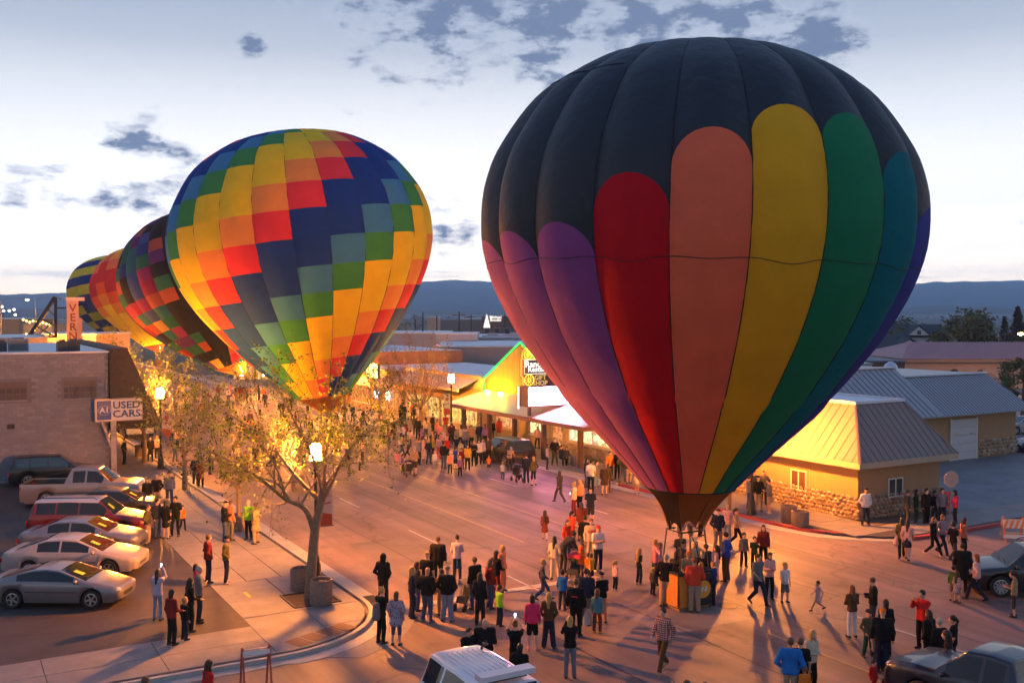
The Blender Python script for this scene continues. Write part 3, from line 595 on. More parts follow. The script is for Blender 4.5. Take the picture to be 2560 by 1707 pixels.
# porch
mb = MB('st'); mb.add([(34.75, 51.2, 2.86), (34.75, 70.6, 2.86), (TW - .05, 70.4, 3.72), (TW - .05, 52.8, 3.72), (34.75, 51.2, 2.78), (34.75, 70.6, 2.78), (TW - .05, 70.4, 3.64), (TW - .05, 52.8, 3.64), (TW-.05, 51.2, 2.86), (TW-.05, 51.2, 2.78)], [(0, 3, 2, 1), (4, 5, 6, 7), (0, 8, 3), (1, 2, 6, 5)])
mb.build('porch_roof', mat('pale_porch_metal', (0.50, 0.46, 0.47), 0.4, 0.2, var=0.06, vscale=1), B)
mb = MB('st'); mb.box(34.68, 34.78, 51.1, 70.7, 2.58, 2.84); mb.box(34.79, TW, 51.1, 51.2, 2.58, 2.84); mb.box(34.79, TW, 70.6, 70.7, 2.58, 2.84); mb.build('porch_beam', mat('maroon_fascia', (0.16, 0.07, 0.07), 0.6), B)
mb = MB('st'); mb.box(34.8, TW, 51.2, 70.6, 2.60, 2.66); mb.build('porch_ceiling', M_cream, B)
for s in (52.2, 56.6, 60.5, 64.2, 68.3): mb = MB('st'); mb.box(35.0, 35.28, s-.14, s+.14, .10, 2.58); mb.build('porch_post', M_wood, B)
for s in (53.5, 57.5, 61.5, 65.5, 69):     # porch ceiling lamps, lit
    mb = MB('st'); mb.lathe([(.14, 2.52), (.16, 2.6)], 10, (36.6, s, 0)); mb.build('porch_lamp', emat('porch_glow', (1.0, 0.62, 0.2), 30), B)
for a, b, nn, gl in ((51.0, 58.3, 5, M_lit_c), (61.2, 63.6, 2, M_lit_c), (65.4, 68.8, 3, lit('lit_red_glass', (1.0, 0.35, 0.15), 1.8))):
    window2(B, 's', a, b, 0.98, 2.3, TW, gl, M_cream, nn, .09)
    mb = MB('st'); mb.box(TW - .16, TW, a - .1, b + .1, .86, .97); mb.build('window_sill', M_cream, B)
mb = MB('st'); mb.box(TW - .05, TW, 59.2, 60.3, .13, 2.2); mb.build('door', lit('lit_door', (1.0, 0.35, 0.1), 1.2), B)
k = 0
rsn = random.Random(2)
for r in range(4):   # flat ledge stones under the windows
    s = 50.6 + rsn.uniform(0, .3)
    while s < 58.8:
        w = rsn.uniform(.35, .75); mb = MB('st'); d = rsn.uniform(.02, .07); mb.box(TW - d, TW - .001, s + .01, s + w - .01, .13 + r*.18, .13 + r*.18 + .165); mb.build('ledge_stone', M_stone[(0, 2, 4)[k % 3]], B); s += w; k += 1
for s in (67.2, 69.3):      # green floodlights washing the gable
    mb = MB('st'); mb.cbox((TW - .55, s, 3.72), (.18, .5, .12)); fl = mb.build('floodlight', emat('green_flood', (0.10, 1.0, 0.01), 420), B)
# sign over the porch
SG = 57.6
(ta, za), (tb, zb) = ONS(1322, 969, SG), ONS(1420, 1009, SG); tb = ta + 3.6
B = sthing('restaurant_sign', 'neon wagon restaurant and gift shop sign over a glaring white screen', 'sign', (ta+tb)/2, SG, 3.2)
mb = MB('st'); mb.box(ta - .06, tb + .05, SG, SG + 1.35, zb - .1, za + .06); mb.build('screen_case', mat('dark_case', (0.07, 0.03, 0.045), 0.5), B)
mb = MB('st'); mb.box(ta, tb, SG - .02, SG - .004, zb, za); mb.build('screen', emat('screen_white', (1.0, 0.28, 0.46), 95), B)
mb = MB('st'); mb.box(ta - .08, ta - .061, SG + 1.2, SG + 1.33, zb - .3, za); mb.build('screen_edge', emat('screen_side', (1.0, 0.7, 0.7), 3), B)
(t0, z0), (t1, z1) = ONS(1313, 966, SG), ONS(1372, 873, SG)
mb = MB('st'); mb.box(t0 + .2, t0 + 2.7, SG + .1, SG + .35, z0 + .25, z1 - .6); mb.box(t0 + .3, t0 + 2.6, SG + .12, SG + .33, za, z0 + .25); mb.build('sign_board', mat('sign_black', (0.02, 0.02, 0.02), 0.4), B)
M_on, M_wn, M_yn = emat('orange_neon', (1.0, 0.14, 0.02), 4), emat('white_neon', (1.0, 0.85, 0.75), 1.5), emat('yellow_neon', (1.0, 0.45, 0.04), 2.5)
def wheel(c, r, parent):
    mb = MB('st'); n = 16; P = [(c[0] + r*math.cos(2*math.pi*k/n), SG + .04, c[1] + r*math.sin(2*math.pi*k/n)) for k in range(n + 1)]; mb.tube(P, .03, 5, cap=False)
    P = [(c[0] + r*.25*math.cos(2*math.pi*k/8), SG + .04, c[1] + r*.25*math.sin(2*math.pi*k/8)) for k in range(9)]; mb.tube(P, .025, 5, cap=False)
    for k in range(10): a = 2*math.pi*k/10; mb.bar((c[0]+r*.25*math.cos(a), SG+.04, c[1]+r*.25*math.sin(a)), (c[0]+r*math.cos(a), SG+.04, c[1]+r*math.sin(a)), .03)
    mb.build('neon_wheel', M_yn, parent)
def px(x, y): t, z = ONS(x, y, SG); return (t, z)
wheel(px(1324, 950), .37, B); wheel(px(1321, 887), .30, B)
mb = MB('st'); P = [px(*q) for q in ((1306, 895), (1308, 880), (1316, 870), (1326, 872))]; mb.tube([(p[0], SG+.05, p[1]) for p in P], .04, 5)
P = [px(*q) for q in ((1309, 962), (1308, 942), (1304, 940), (1304, 898), (1312, 897), (1375, 899))]; mb.tube([(p[0], SG+.05, p[1]) for p in P], .04, 5); mb.build('neon_outline', M_on, B)
mb = MB('st'); P = [px(*q) for q in ((1312, 900), (1380, 898), (1380, 933), (1312, 935), (1312, 900))]; mb.tube([(p[0], SG+.04, p[1]) for p in P], .022, 5); mb.build('white_frame', M_wn, B)
p = px(1314, 912); sttext('Ranch', .62, p[0], SG + .07, p[1] + .02, M_wn, B, align='LEFT', bold=.012); p = px(1321, 924); sttext('Restaurant', .52, p[0], SG + .07, p[1], M_wn, B, align='LEFT', bold=.01)
for i, wd in enumerate(('GIFT', 'SHOP')): p = px(1352, 944 + 14*i); sttext(wd, .46, p[0], SG + .07, p[1], emat('dim_yellow', (0.8, 0.5, 0.15), .9), B, bold=.006)
mb = MB('st'); mb.box(ta + .3, ta + .5, SG + .5, SG + .7, 2.9, zb - .1); mb.build('sign_leg', M_dark, B); mb = MB('st'); mb.box(tb - .5, tb - .3, SG + .5, SG + .7, 2.9, zb - .1); mb.build('sign_leg', M_dark, B)

# ---------------- shop row up the street (right side)
def shop(name, label, s0, s1, t0, depth, h, wall, awn, glass, nwin=4, zawn=2.9, side=1, awncol=None, bulk=.7):
    B = sthing(name, label, 'building', t0, s0); d = side
    mb = MB('st'); mb.box(*sorted((t0, t0 + d*depth)), s0, s1, 0, h); mb.build('wall', wall, B)
    mb = MB('st'); mb.box(*sorted((t0 - d*.12, t0 + d*.2)), s0 - .05, s1 + .05, h, h + .18); mb.build('parapet_cap', M_fascia, B)
    mb = MB('st'); mb.box(*sorted((t0 + d*.2, t0 + d*(depth - .1))), s0 + .1, s1 - .1, h, h + .05); mb.build('roof', M_roofw, B)
    if awn:
        mb = MB('st'); a, b = t0 - d*1.5, t0; mb.add([(a, s0, zawn), (a, s1, zawn), (b, s1, zawn + .55), (b, s0, zawn + .55), (a, s0, zawn - .3), (a, s1, zawn - .3), (b, s1, zawn - .3), (b, s0, zawn - .3)], [(0, 3, 2, 1), (4, 5, 6, 7), (0, 1, 5, 4), (1, 2, 6, 5), (0, 4, 7, 3)]); mb.build('awning', awncol or M_fascia, B)
    w = (s1 - s0 - .6) / nwin
    for k in range(nwin):
        a = s0 + .3 + k * w
        if k % 3 == 2: mb = MB('st'); mb.box(*sorted((t0 - d*.05, t0)), a + w*.2, a + w*.8, .13, 2.3); mb.build('door', glass, B)
        else:
            fr = MB('st'); fr.box(*sorted((t0 - d*.04, t0)), a + .1, a + w - .1, .55, 2.45); fo = fr.build('window', M_frame_w, B)
            for q in range(2): g_ = MB('st'); g_.box(*sorted((t0 - d*.06, t0 - d*.041)), a + .17 + q*(w-.2)/2, a + .07 + (q+1)*(w-.2)/2, .65, 2.38); g_.build('pane', glass, fo)
    return B
M_brick = mat('red_brick', (0.23, 0.11, 0.075), 0.9, var=0.2, vscale=6); M_tanb = mat('tan_brick', (0.35, 0.25, 0.16), 0.9, var=0.15, vscale=5); M_paint = mat('painted_front', (0.45, 0.36, 0.24), 0.8)
M_awn_o = mat('ochre_awning', (0.50, 0.30, 0.10), 0.7); M_awn_p = mat('pale_awning', (0.50, 0.42, 0.36), 0.7)
shop('shop_building', 'low shop with layered ochre awnings next to the ranch restaurant', 71.6, 86.5, 38.3, 14, 4.6, M_paint, True, M_lit, 6, 3.1, 1, M_awn_o)
mb = MB('st'); mb.add([(36.4, 71.7, 3.75), (36.4, 86, 3.75), (38.2, 86, 4.5), (38.2, 71.7, 4.5)], [(0, 3, 2, 1)]); mb.box(36.3, 36.42, 71.7, 86, 3.55, 3.78); solo(mb, 'fascia_band', M_awn_p, 'pale upper fascia band over the low ochre shop', 'fascia')
SB = shop('shop_building', 'corner shop with glowing yellow sign box behind the second balloon', 87.2, 101, 38.3, 14, 4.2, M_tanb, True, M_lit_o, 5, 3.0, 1, M_awn_p)
shop('shop_building', 'dim brick shop far up the street on the restaurant side', 102, 122, 38.3, 14, 5.6, M_brick, True, M_lit, 6, 3.0, 1, M_awn_o)
mb = MB('st'); mb.box(36.9, 37.1, 89.9, 92.6, 3.5, 5.0); mb.box(36.7, 36.9, 90.05, 92.45, 3.62, 4.88, 1); solo(mb, 'lit_shop_sign', [M_dark, emat('yellow_sign_glow', (1.0, 0.66, 0.16), 9)], 'glowing yellow white sign box above a shop awning', 'sign')
mb = MB('st'); mb.box(37.6, 37.8, 93.3, 95.6, 3.4, 4.6); solo(mb, 'shop_sign', [mat('yellow_board', (0.6, 0.36, 0.03), 0.6)], 'plain yellow sign board beside the glowing sign box', 'sign')
for i, (s, zc, c) in enumerate(((93.2, 1.9, (0.3, 0.5, 1.0)), (90.3, 1.9, (1.0, 0.9, 0.8)))):
    mb = MB('st'); mb.tube([(38.1, s + .5*math.cos(a), zc + .32*math.sin(a)) for a in np.linspace(0, 2*math.pi, 14)], .05, 5, cap=False); mb.tube([(38.1, s - .35, zc - .5), (38.1, s, zc - .2), (38.1, s + .35, zc - .5)], .05, 5)
    solo(mb, 'neon_window_sign', emat('neon_window_%d' % i, c, 6), ('blue', 'white')[i] + ' neon sign glowing in a shop window', 'sign')
# left side of the street beyond the block building
shop('shop_building', 'shadowy brick shop directly beyond the block building', 87, 102, 8.9, 16, 6.0, M_brick, True, M_lit_o, 5, 3.0, -1, M_brown_mans)
TB = shop('theatre_building', 'old theatre front below the vertical VERNAL sign', 102.5, 118, 8.9, 18, 7.6, M_tanb, True, M_lit, 5, 3.3, -1, M_awn_o)
shop('shop_building', 'plain tan shop beyond the theatre', 118.5, 150, 8.9, 16, 5.0, M_tanb, True, M_lit_o, 8, 3.0, -1, M_awn_p)
# vertical sign
SV = 104.5; (ta, z1), (tb, _) = ONS(166, 752, SV), ONS(195, 752, SV)
B = sthing('vertical_theatre_sign', 'tall pale vertical sign with red letters spelling VERNAL', 'sign', (ta+tb)/2, SV, 5.0)
mb = MB('st'); mb.box(ta, tb, SV - .25, SV + .25, 5.0, z1); mb.build('sign_box', mat('salmon_sign', (0.55, 0.30, 0.22), 0.6), B)
mb = MB('st'); mb.box(tb, tb + .32, SV - .15, SV + .15, 5.0, 9.4); mb.build('side_fin', MATS['salmon_sign'], B)
mb = MB('st'); mb.box(ta - .1, tb + .55, SV - .3, SV + .3, z1, z1 + .35); mb.build('sign_cap', mat('pale_cap', (0.55, 0.42, 0.38), 0.6), B)
for i, ch in enumerate('VERNAL'): z = ONS(180, 771 + i*23.3, SV)[1]; sttext(ch, 1.05, (ta+tb)/2, SV - .27, z, mat('maroon_letter', (0.20, 0.03, 0.02), 0.5), B, bold=.02)
# ================================================================== HOT AIR BALLOONS
PROF = np.array([(0.0, 19.30), (1.4, 19.22), (2.7, 18.98), (3.9, 18.55), (5.6, 17.4), (6.84, 15.64), (7.30, 14.4), (7.42, 13.4), (7.36, 12.3), (7.02, 11.1), (6.54, 10.08), (5.93, 9.05), (4.40, 7.04), (2.75, 5.31), (1.60, 4.06)])
def _spline():
    P = np.vstack([[2*PROF[0] - PROF[1]], PROF, [2*PROF[-1] - PROF[-2]]]); out = []
    for i in range(1, len(P) - 2):
        p0, p1, p2, p3 = P[i-1], P[i], P[i+1], P[i+2]
        for u in np.linspace(0, 1, 24, endpoint=False): out.append(.5*((2*p1) + (p2-p0)*u + (2*p0-5*p1+4*p2-p3)*u*u + (3*p1-p0-3*p2+p3)*u**3))
    out.append(PROF[-1]); out = np.array(out); d = np.r_[0, np.cumsum(np.hypot(*np.diff(out, axis=0).T))]; return d / d[-1], out, d[-1]
_A, _RZ, ARC = _spline()
def rz(a): return float(np.interp(a, _A, _RZ[:, 0])), float(np.interp(a, _A, _RZ[:, 1]))
def project(P):
    d = Vector(P) - Vector((0, 0, HCAM)); c, s = math.cos(PITCH), math.sin(PITCH); f = d.y*c - d.z*s; u = d.y*s + d.z*c
    return 1280 + FPX*d.x/f, 853.5 - FPX*u/f
class Envelope:
    def __init__(self, base, k, zm, lean, N, phi0, bulge=0.05, lean_back=0.0):
        self.b = Vector(base); self.k = k; self.zm = zm; self.N = N; self.phi0 = math.atan2(-self.b.y, -self.b.x) + phi0; self.bulge = bulge
        self.M = Matrix.Rotation(R(lean), 3, 'Y') @ Matrix.Rotation(R(lean_back), 3, 'X')
    def at(self, a, g, f, out=0.0):
        """a: 0 crown .. 1 mouth; gore g, f 0..1 across it"""
        r, z = rz(a); phi = self.phi0 + (g + f - .5) * 2*math.pi/self.N
        bl = self.bulge * math.sin(math.pi*min(1, a*1.25)) ** .5 if a < .8 else self.bulge * (1 - (a-.8)/.2*.7)
        r2 = r * self.k * (1 - bl*.55 + bl * (1 - (2*f-1)**2)) + out
        return self.b + self.M @ Vector((r2*math.cos(phi), r2*math.sin(phi), (z - 4.06)*self.k + self.zm))
    def patch(self, g, f0, f1, a_of, nf, na, name, m, parent, kind=None, out=0.0):
        """a_of(f) -> (top, bottom)"""
        mb = MB('w')
        for i in range(nf + 1):
            f = f0 + (f1-f0)*i/nf; at, ab = a_of(f)
            for j in range(na + 1): mb.v.append(self.at(at + (ab-at)*j/na, g, f, out))
        for i in range(nf):
            for j in range(na): q = i*(na+1) + j; mb.f.append((q, q+1, q+na+2, q+na+1)); mb.m.append(0)
        return mb.build(name, m, parent, 180, kind)
    def seam(self, g, a0, a1, parent, m, r=.02, n=26):
        mb = MB('w'); mb.tube([self.at(a0 + (a1-a0)*k/n, g, 0.0, .01) for k in range(n+1)], r, 4, cap=False); return mb.build('load_tape', m, parent)
M_tape = mat('black_tape', (0.008, 0.008, 0.01), 0.7); M_wicker = mat('wicker', (0.26, 0.14, 0.06), 0.8, var=0.4, vscale=20, bump=1.0, bscale=50)
M_pad = mat('black_padding', (0.015, 0.015, 0.018), 0.6); M_steel = mat('burner_steel', (0.35, 0.35, 0.36), 0.3, 0.9); M_orange_pad = mat('orange_padding', (0.55, 0.20, 0.02), 0.7, var=0.15, vscale=4)
def basket(B, base, ztop, sc=1.0, rot=0.0, fancy=False):
    c = Vector(base); Rz = Matrix.Rotation(rot, 3, 'Z'); w, d, h = .68*sc, .56*sc, 1.12*sc
    def P(x, y, z): return c + Rz @ Vector((x, y, z))
    mb = MB('w'); n = 7
    for k in range(n):      # wicker courses, each a hand proud of the next
        z0, z1 = .08 + h*k/n, .08 + h*(k+1)/n - .012; gx = w*(.93 + .07*k/n) + (.012 if k % 2 else 0); gy = d*(.93 + .07*k/n) + (.012 if k % 2 else 0)
        for x0, x1, y0, y1 in ((-gx, gx, -gy, -gy+.05), (-gx, gx, gy-.05, gy), (-gx, -gx+.05, -gy+.05, gy-.05), (gx-.05, gx, -gy+.05, gy-.05)):
            mb.add([P(x, y, z) for z in (z0, z1) for x, y in ((x0, y0), (x1, y0), (x1, y1), (x0, y1))], [(0,3,2,1),(4,5,6,7),(0,1,5,4),(1,2,6,5),(2,3,7,6),(3,0,4,7)])
    mb.add([P(x, y, z) for z in (.02, .1) for x, y in ((-w, -d), (w, -d), (w, d), (-w, d))], [(0,3,2,1),(4,5,6,7),(0,1,5,4),(1,2,6,5),(2,3,7,6),(3,0,4,7)])
    bk = mb.build('basket', M_wicker, B)
    mb = MB('w'); zz = h + .12; mb.tube([P(x, y, zz) for x, y in ((-w, -d), (w, -d), (w, d), (-w, d), (-w, -d))], .055, 8); mb.build('rim', M_pad, bk)
    if fancy:
        mb = MB('w'); q = [P(-w-.03, -d*.9, .14), P(-w-.03, d*.9, .14), P(-w-.03, d*.9, h+.05), P(-w-.03, -d*.9, h+.05), P(-w*.1, -d-.035, .14), P(-w-.0, -d-.035, .14), P(-w, -d-.035, h+.05), P(-w*.1, -d-.035, h+.05)]
        mb.add(q[:4], [(0, 1, 2, 3)]); mb.add(q[4:], [(0, 3, 2, 1)]); mb.build('side_cover', M_orange_pad, bk)
        mb = MB('w'); mb.add([P(-w*.1, -d-.03, .12), P(w, -d-.03, .12), P(w, -d-.03, h+.05), P(-w*.1, -d-.03, h+.05)], [(0, 1, 2, 3)]); mb.add([P(w+.03, -d, .12), P(w+.03, d, .12), P(w+.03, d, h+.05), P(w+.03, -d, h+.05)], [(0, 1, 2, 3)]); mb.build('black_cover', M_pad, bk)
        o = P(w*.45, -d-.045, .66); xd = Rz @ Vector((1, 0, 0)); nrm = Rz @ Vector((0, -1, 0)); mb = MB('w'); n = 24; r_ = .30
        mb.add([o + (xd*math.cos(2*math.pi*k/n) + Vector((0, 0, 1))*math.sin(2*math.pi*k/n))*r_ for k in range(n)], [tuple(range(n))]); em = mb.build('emblem', mat('emblem_orange', (0.75, 0.33, 0.02), 0.6), bk)
        mb = MB('w'); put_text(mb, 'INI', .24, o + nrm*.012, xd, (0, 0, 1), .004, 0, 'CENTER', .006); mb.build('lettering', mat('emblem_white', (0.75, 0.7, 0.6), 0.6), em)
    zb = ztop - .15
    for x, y in ((-w*.9, -d*.9), (w*.9, -d*.9), (w*.9, d*.9), (-w*.9, d*.9)):
        mb = MB('w'); mb.tube([P(x, y, h + .1), P(x*.8, y*.8, zb)], .026, 6); mb.build('upright', mat('brown_sleeve', (0.09, 0.045, 0.02), .8), B)
    mb = MB('w'); mb.tube([P(x*.8, y*.8, zb) for x, y in ((-w*.9, -d*.9), (w*.9, -d*.9), (w*.9, d*.9), (-w*.9, d*.9), (-w*.9, -d*.9))], .03, 6); fr = mb.build('burner_frame', M_dark, B)
    for x in (-.22, .22):
        mb = MB('w'); q = P(x, 0, 0)
        for j in range(5): mb.tube([q + Vector((.15*math.cos(a), .15*math.sin(a), zb + .02 + j*.055)) for a in np.linspace(0, 2*math.pi, 11)], .018, 5, cap=False)
        mb.lathe([(.09, zb - .22), (.11, zb - .05), (.05, zb), (.06, zb + .05)], 10, q); bo = mb.build('burner', M_steel, fr)
        mb = MB('w'); mb.tube([q + Vector((0, 0, zb - .2)), q + Vector((x*.6, -.25, zb - .5)), q + Vector((x*1.4, -.3, h + .2))], .02, 5); mb.build('fuel_hose', M_pad, fr)
def skirt(E, B, base, z0, r1, mats, N=8, phi0=0.0):
    """cloth funnel between mouth ring and burner frame, scalloped below"""
    cb = Vector(base)
    for g in range(N):
        mb = MB('w'); nf, na = 5, 5
        for i in range(nf + 1):
            f = i/nf; phi = phi0 + (g + f)*2*math.pi/N; top = E.at(1.0, 0, .5); ctop = (E.at(1, 0, .5) + E.at(1, E.N/2, .5))/2; rt = 1.60*E.k*.985
            p1 = ctop + E.M @ Vector((rt*math.cos(phi), rt*math.sin(phi), 0)); zb = z0 + .30*math.sin(math.pi*f) + (0.12 if g % 2 else 0); p2 = cb + Vector((r1*math.cos(phi), r1*math.sin(phi), zb))
            for j in range(na + 1): u = j/na; mb.v.append(p1.lerp(p2, u) - Vector((math.cos(phi), math.sin(phi), 0))*(.12*math.sin(math.pi*u)))
        for i in range(nf):
            for j in range(na): q = i*(na+1)+j; mb.f.append((q, q+1, q+na+2, q+na+1)); mb.m.append(0)
        mb.build('skirt_panel', mats[g % len(mats)], B, 180)
# ---------------- the great black balloon with rainbow petals
base = G(1713, 1512); B = thing('hot_air_balloon', 'huge black hot air balloon with rounded rainbow petals rising from its mouth', 'hot air balloon', base)
E = Envelope(base, .967, 4.08, 1.3, 20, R(2.8), .047); BIG = E
petal = {-7: 470, -6: 490, -5: 600, -4: 552, -3: 530, -2: 508, -1: 394, 0: 290, 1: 238, 2: 259, 3: 350, 4: 475, 5: 420, 6: 400, 7: 420, 8: 450}
pcol = {-4: (0.34, 0.12, 0.34), -3: (0.32, 0.10, 0.34), -2: (0.29, 0.09, 0.33), -1: (0.60, 0.010, 0.022), 0: (0.93, 0.20, 0.10), 1: (0.84, 0.48, 0.02), 2: (0.018, 0.24, 0.11), 3: (0.008, 0.19, 0.23), 4: (0.06, 0.08, 0.36), 5: (0.09, 0.05, 0.33), 6: (0.25, 0.08, 0.32), 7: (0.5, 0.02, 0.05), 8: (0.7, 0.3, 0.04), -5: (0.33, 0.11, 0.30), -6: (0.02, 0.2, 0.25), -7: (0.7, 0.4, 0.04)}
M_blk = fabric('black_nylon', (0.015, 0.017, 0.025), 0.10); _p = next(n for n in M_blk.node_tree.nodes if n.type == 'BSDF_PRINCIPLED'); _p.inputs['Roughness'].default_value = .55; _p.inputs['Specular IOR Level'].default_value = .45
for g in range(-9, 11):
    yt = petal.get(g, 480)*1.0884; best = min(np.linspace(.08, .75, 200), key=lambda a: abs(project(E.at(a, g, .5))[1] - yt)) if -5 <= g <= 5 else .42
    def a_top(f, best=best, g=g):
        h = (E.at(best + .05, g, 1.0) - E.at(best + .05, g, 0.0)).length/2 / ARC; return best + h*(1 - math.sqrt(max(0, 1 - (2*f-1)**2)))*1.05
    m = fabric('petal_nylon_%d' % (g % 20), pcol.get(g, (0.3, 0.1, 0.3)), .34)
    fs = [.5 - .5*math.cos(math.pi*i/14) for i in range(15)]
    def patch2(top, bot, name, mm, na):
        mb = MB('w')
        for f in fs:
            t_, b_ = top(f), bot(f)
            for j in range(na + 1): mb.v.append(E.at(t_ + (b_-t_)*j/na, g, f))
        for i in range(14):
            for j in range(na): q = i*(na+1)+j; mb.f.append((q, q+1, q+na+2, q+na+1)); mb.m.append(0)
        return mb.build(name, mm, B, 180)
    patch2(lambda f: 0.0, a_top, 'crown_gore', M_blk, 26); patch2(a_top, lambda f: 1.0, 'petal_gore', m, 26); E.seam(g, .02, 1.0, B, M_tape, .016)
for yy, nm in ((590, 0),):
    a0 = min(np.linspace(.3, .8, 200), key=lambda a: abs(project(E.at(a, 0, .5))[1] - yy*1.0884)); mb = MB('w'); P = []
    for g in range(20):
        for k in range(8): f = k/8; P.append(E.at(a0 + .008*(1 - math.cos(2*math.pi*f))*.5*(1 if g % 2 else .4), g, f, .012))
    P.append(P[0]); mb.tube(P, .011, 4, cap=False); mb.build('horizontal_tape', M_tape, B)
mb = MB('w'); a1 = .26; P = [E.at(a1 + .002*g, g, k/8, .012) for g in range(-7, -1) for k in range(8)]; mb.tube(P, .012, 4, cap=False); mb.build('horizontal_tape', M_tape, B)
mb = MB('w'); P = [E.at(.05, g, k/8, .012) for g in range(20) for k in range(8)]; P.append(P[0]); mb.tube(P, .012, 4, cap=False); mb.build('crown_ring', M_tape, B)
mb = MB('w'); P = [E.at(.999, g, k/6, .015) for g in range(20) for k in range(6)]; P.append(P[0]); mb.tube(P, .02, 4, cap=False); mb.build('mouth_ring', M_tape, B)
M_nomex = fabric('brown_nomex', (0.30, 0.11, 0.025), .35); M_blk2 = fabric('black_nomex', (0.02, 0.012, 0.01), .15)
skirt(E, B, base, 2.62, .62, [M_blk2, M_nomex, M_nomex, M_blk2, M_blk2, M_nomex, M_nomex, M_blk2], 8, R(-90 - 68))
basket(B, base, 2.75, 1.0, R(28), True)
for k, (x, y) in enumerate(((-.5, -.45), (.5, -.45), (.5, .45), (-.5, .45))):
    mb = MB('w'); mb.tube([base + Vector((x, y, 2.55)), base + Vector((x*1.2, y*1.2, 3.0))], .012, 4); mb.build('suspension_cable', M_steel, B)

# ---------------- patchwork balloons up the street
def patchwork(label,  basepx, Y, k, zm, lean, N, rows, colour, phi_off=0.0, bulge=.05, nomore=300, tr=.5, seamm=None, added_flame=0.0, basepatch=None, lean_back=0.0, anchor=None):
    p = AT(basepx, 900, Y); base = Vector((p.x, p.y, 0)); B = thing('hot_air_balloon', label, 'hot air balloon', base)
    E = Envelope(base, k, zm, lean, N, R(phi_off), bulge, lean_back); n = 0
    if anchor:      # turn the envelope until a known panel stands where the photograph shows it
        ax, ay, ci = anchor; E.phi0, a_ = min(((E.phi0 + R(d), a) for d in np.linspace(-9, 9, 37) for a in np.linspace(.1, .6, 101)), key=lambda q: (setattr(E, 'phi0', q[0]), (lambda w: (w[0]-ax)**2 + (w[1]-ay)**2)(project(E.at(q[1], 0, .5))))[1])
        colour.off = (ci - max(0, int((a_ - .045)/(.955/(rows-1))) + 1)) % 8
    order = sorted(range(N), key=lambda g: -math.cos((g if g <= N/2 else g - N)*2*math.pi/N))
    edges = [0.0] + list(np.linspace(.045, 1.0, rows)); rest = []
    for g in order:
        for j in range(rows):
            c = colour(g if g <= N/2 else g - N, j); m = fabric('nylon_%02d_%02d_%02d' % tuple(int(q*99) for q in c), c, tr); a, b = edges[j], edges[j+1]
            if n < nomore: E.patch(g, 0, 1, lambda f, a=a, b=b: (a, b), 4, 3 if j else 2, 'panel', m, B); n += 1
            else: rest.append((g, a, b, m))
    if rest:
        mb = MB('w'); ms = []
        for g, a, b, m in rest:
            if m not in ms: ms.append(m)
            mi = ms.index(m); s = len(mb.v)
            for i in range(4):
                for j in range(4): mb.v.append(E.at(a + (b-a)*j/3, g, i/3))
            for i in range(3):
                for j in range(3): q = s + i*4 + j; mb.f.append((q, q+1, q+5, q+4)); mb.m.append(mi)
        mb.build('rear_panels', ms, B, 180, 'stuff')
    for g in order[:N*2//3]: E.seam(g, .04, 1.0, B, seamm or M_tape, .018, 18)
    skirt(E, B, base, zm - 1.35, .62, [basepatch or M_nomex], 8, 0); basket(B, base, zm - 1.3, 1.0, A30)
    if added_flame:
        mb = MB('w'); mb.lathe([(.05, zm - 1.1), (.22, zm - .6), (.28, zm), (.2, zm + .8), (.08, zm + 1.6), (0, zm + 2.0)], 10, base); mb.build('added_flame', emat('added_flame_glow', (1.0, 0.42, 0.07), added_flame), B)  # flame added inside the mouth to make the lower cone glow
    return E
YEL, ORG, RED, NVY, STL, GRN = (0.90, 0.66, 0.03), (0.90, 0.33, 0.08), (0.80, 0.05, 0.08), (0.008, 0.055, 0.30), (0.05, 0.25, 0.50), (0.05, 0.30, 0.09)
SEQ = [YEL, YEL, ORG, RED, NVY, NVY, STL, GRN]
def bl2c(g, j): return SEQ[(j + g + bl2c.off) % 8]
BL2 = patchwork('bright diagonal patchwork balloon of yellow, blue, green and red squares above the street tree', 824, 70.5, 1.222, 4.1, -7.0, 24, 15, bl2c, 0.0, .035, 300, .36, anchor=(764, 490, 3))
rr_ = random.Random(5); MOS = [(0.02, 0.05, 0.28), (0.35, 0.02, 0.07), (0.02, 0.16, 0.22), (0.32, 0.03, 0.16), (0.55, 0.36, 0.10), (0.12, 0.03, 0.20), (0.02, 0.16, 0.10), (0.45, 0.10, 0.05), (0.05, 0.10, 0.35)]
MOS = [tuple(c*.75 for c in m) for m in MOS]
MOSC = {(g, j): (None if rr_.random() < .22 else MOS[rr_.randrange(9)]) for g in range(-15, 16) for j in range(20)}
patchwork('dark mosaic balloon with wide black bands leaning behind the patchwork one', 603, 115, 1.213, 4.0, -18, 28, 18, lambda g, j: (0.012, 0.011, 0.014) if (g % 7 in (0, 6) or MOSC[(g, j)] is None) else MOSC[(g, j)], 0, .05, 300, .35, added_flame=260)
R4 = [YEL, YEL, YEL, (0.75, 0.42, 0.08), (0.72, 0.20, 0.10), (0.55, 0.02, 0.03), (0.50, 0.02, 0.03), (0.75, 0.12, 0.02), (0.78, 0.30, 0.03), YEL, YEL, YEL, YEL]
patchwork('yellow balloon with stepped red and orange belt, its lower cone glowing', 398, 184, 1.213, 4.0, -11, 20, 13, lambda g, j: R4[(j + (1 if g % 3 == 0 else 0)) % 13] if j < 9 else YEL, 0, .05, 300, .5, added_flame=700, basepatch=fabric('red_nomex', (0.45, 0.03, 0.02), .4))
patchwork('farthest balloon with yellow and royal blue zigzag steps', 312, 217, 1.213, 4.0, -10, 18, 13, lambda g, j: (0.008, 0.045, 0.27) if ((j + (g // 2 if j > 7 else 0)) % 2 == 1) else YEL, 0, .05, 300, .5)
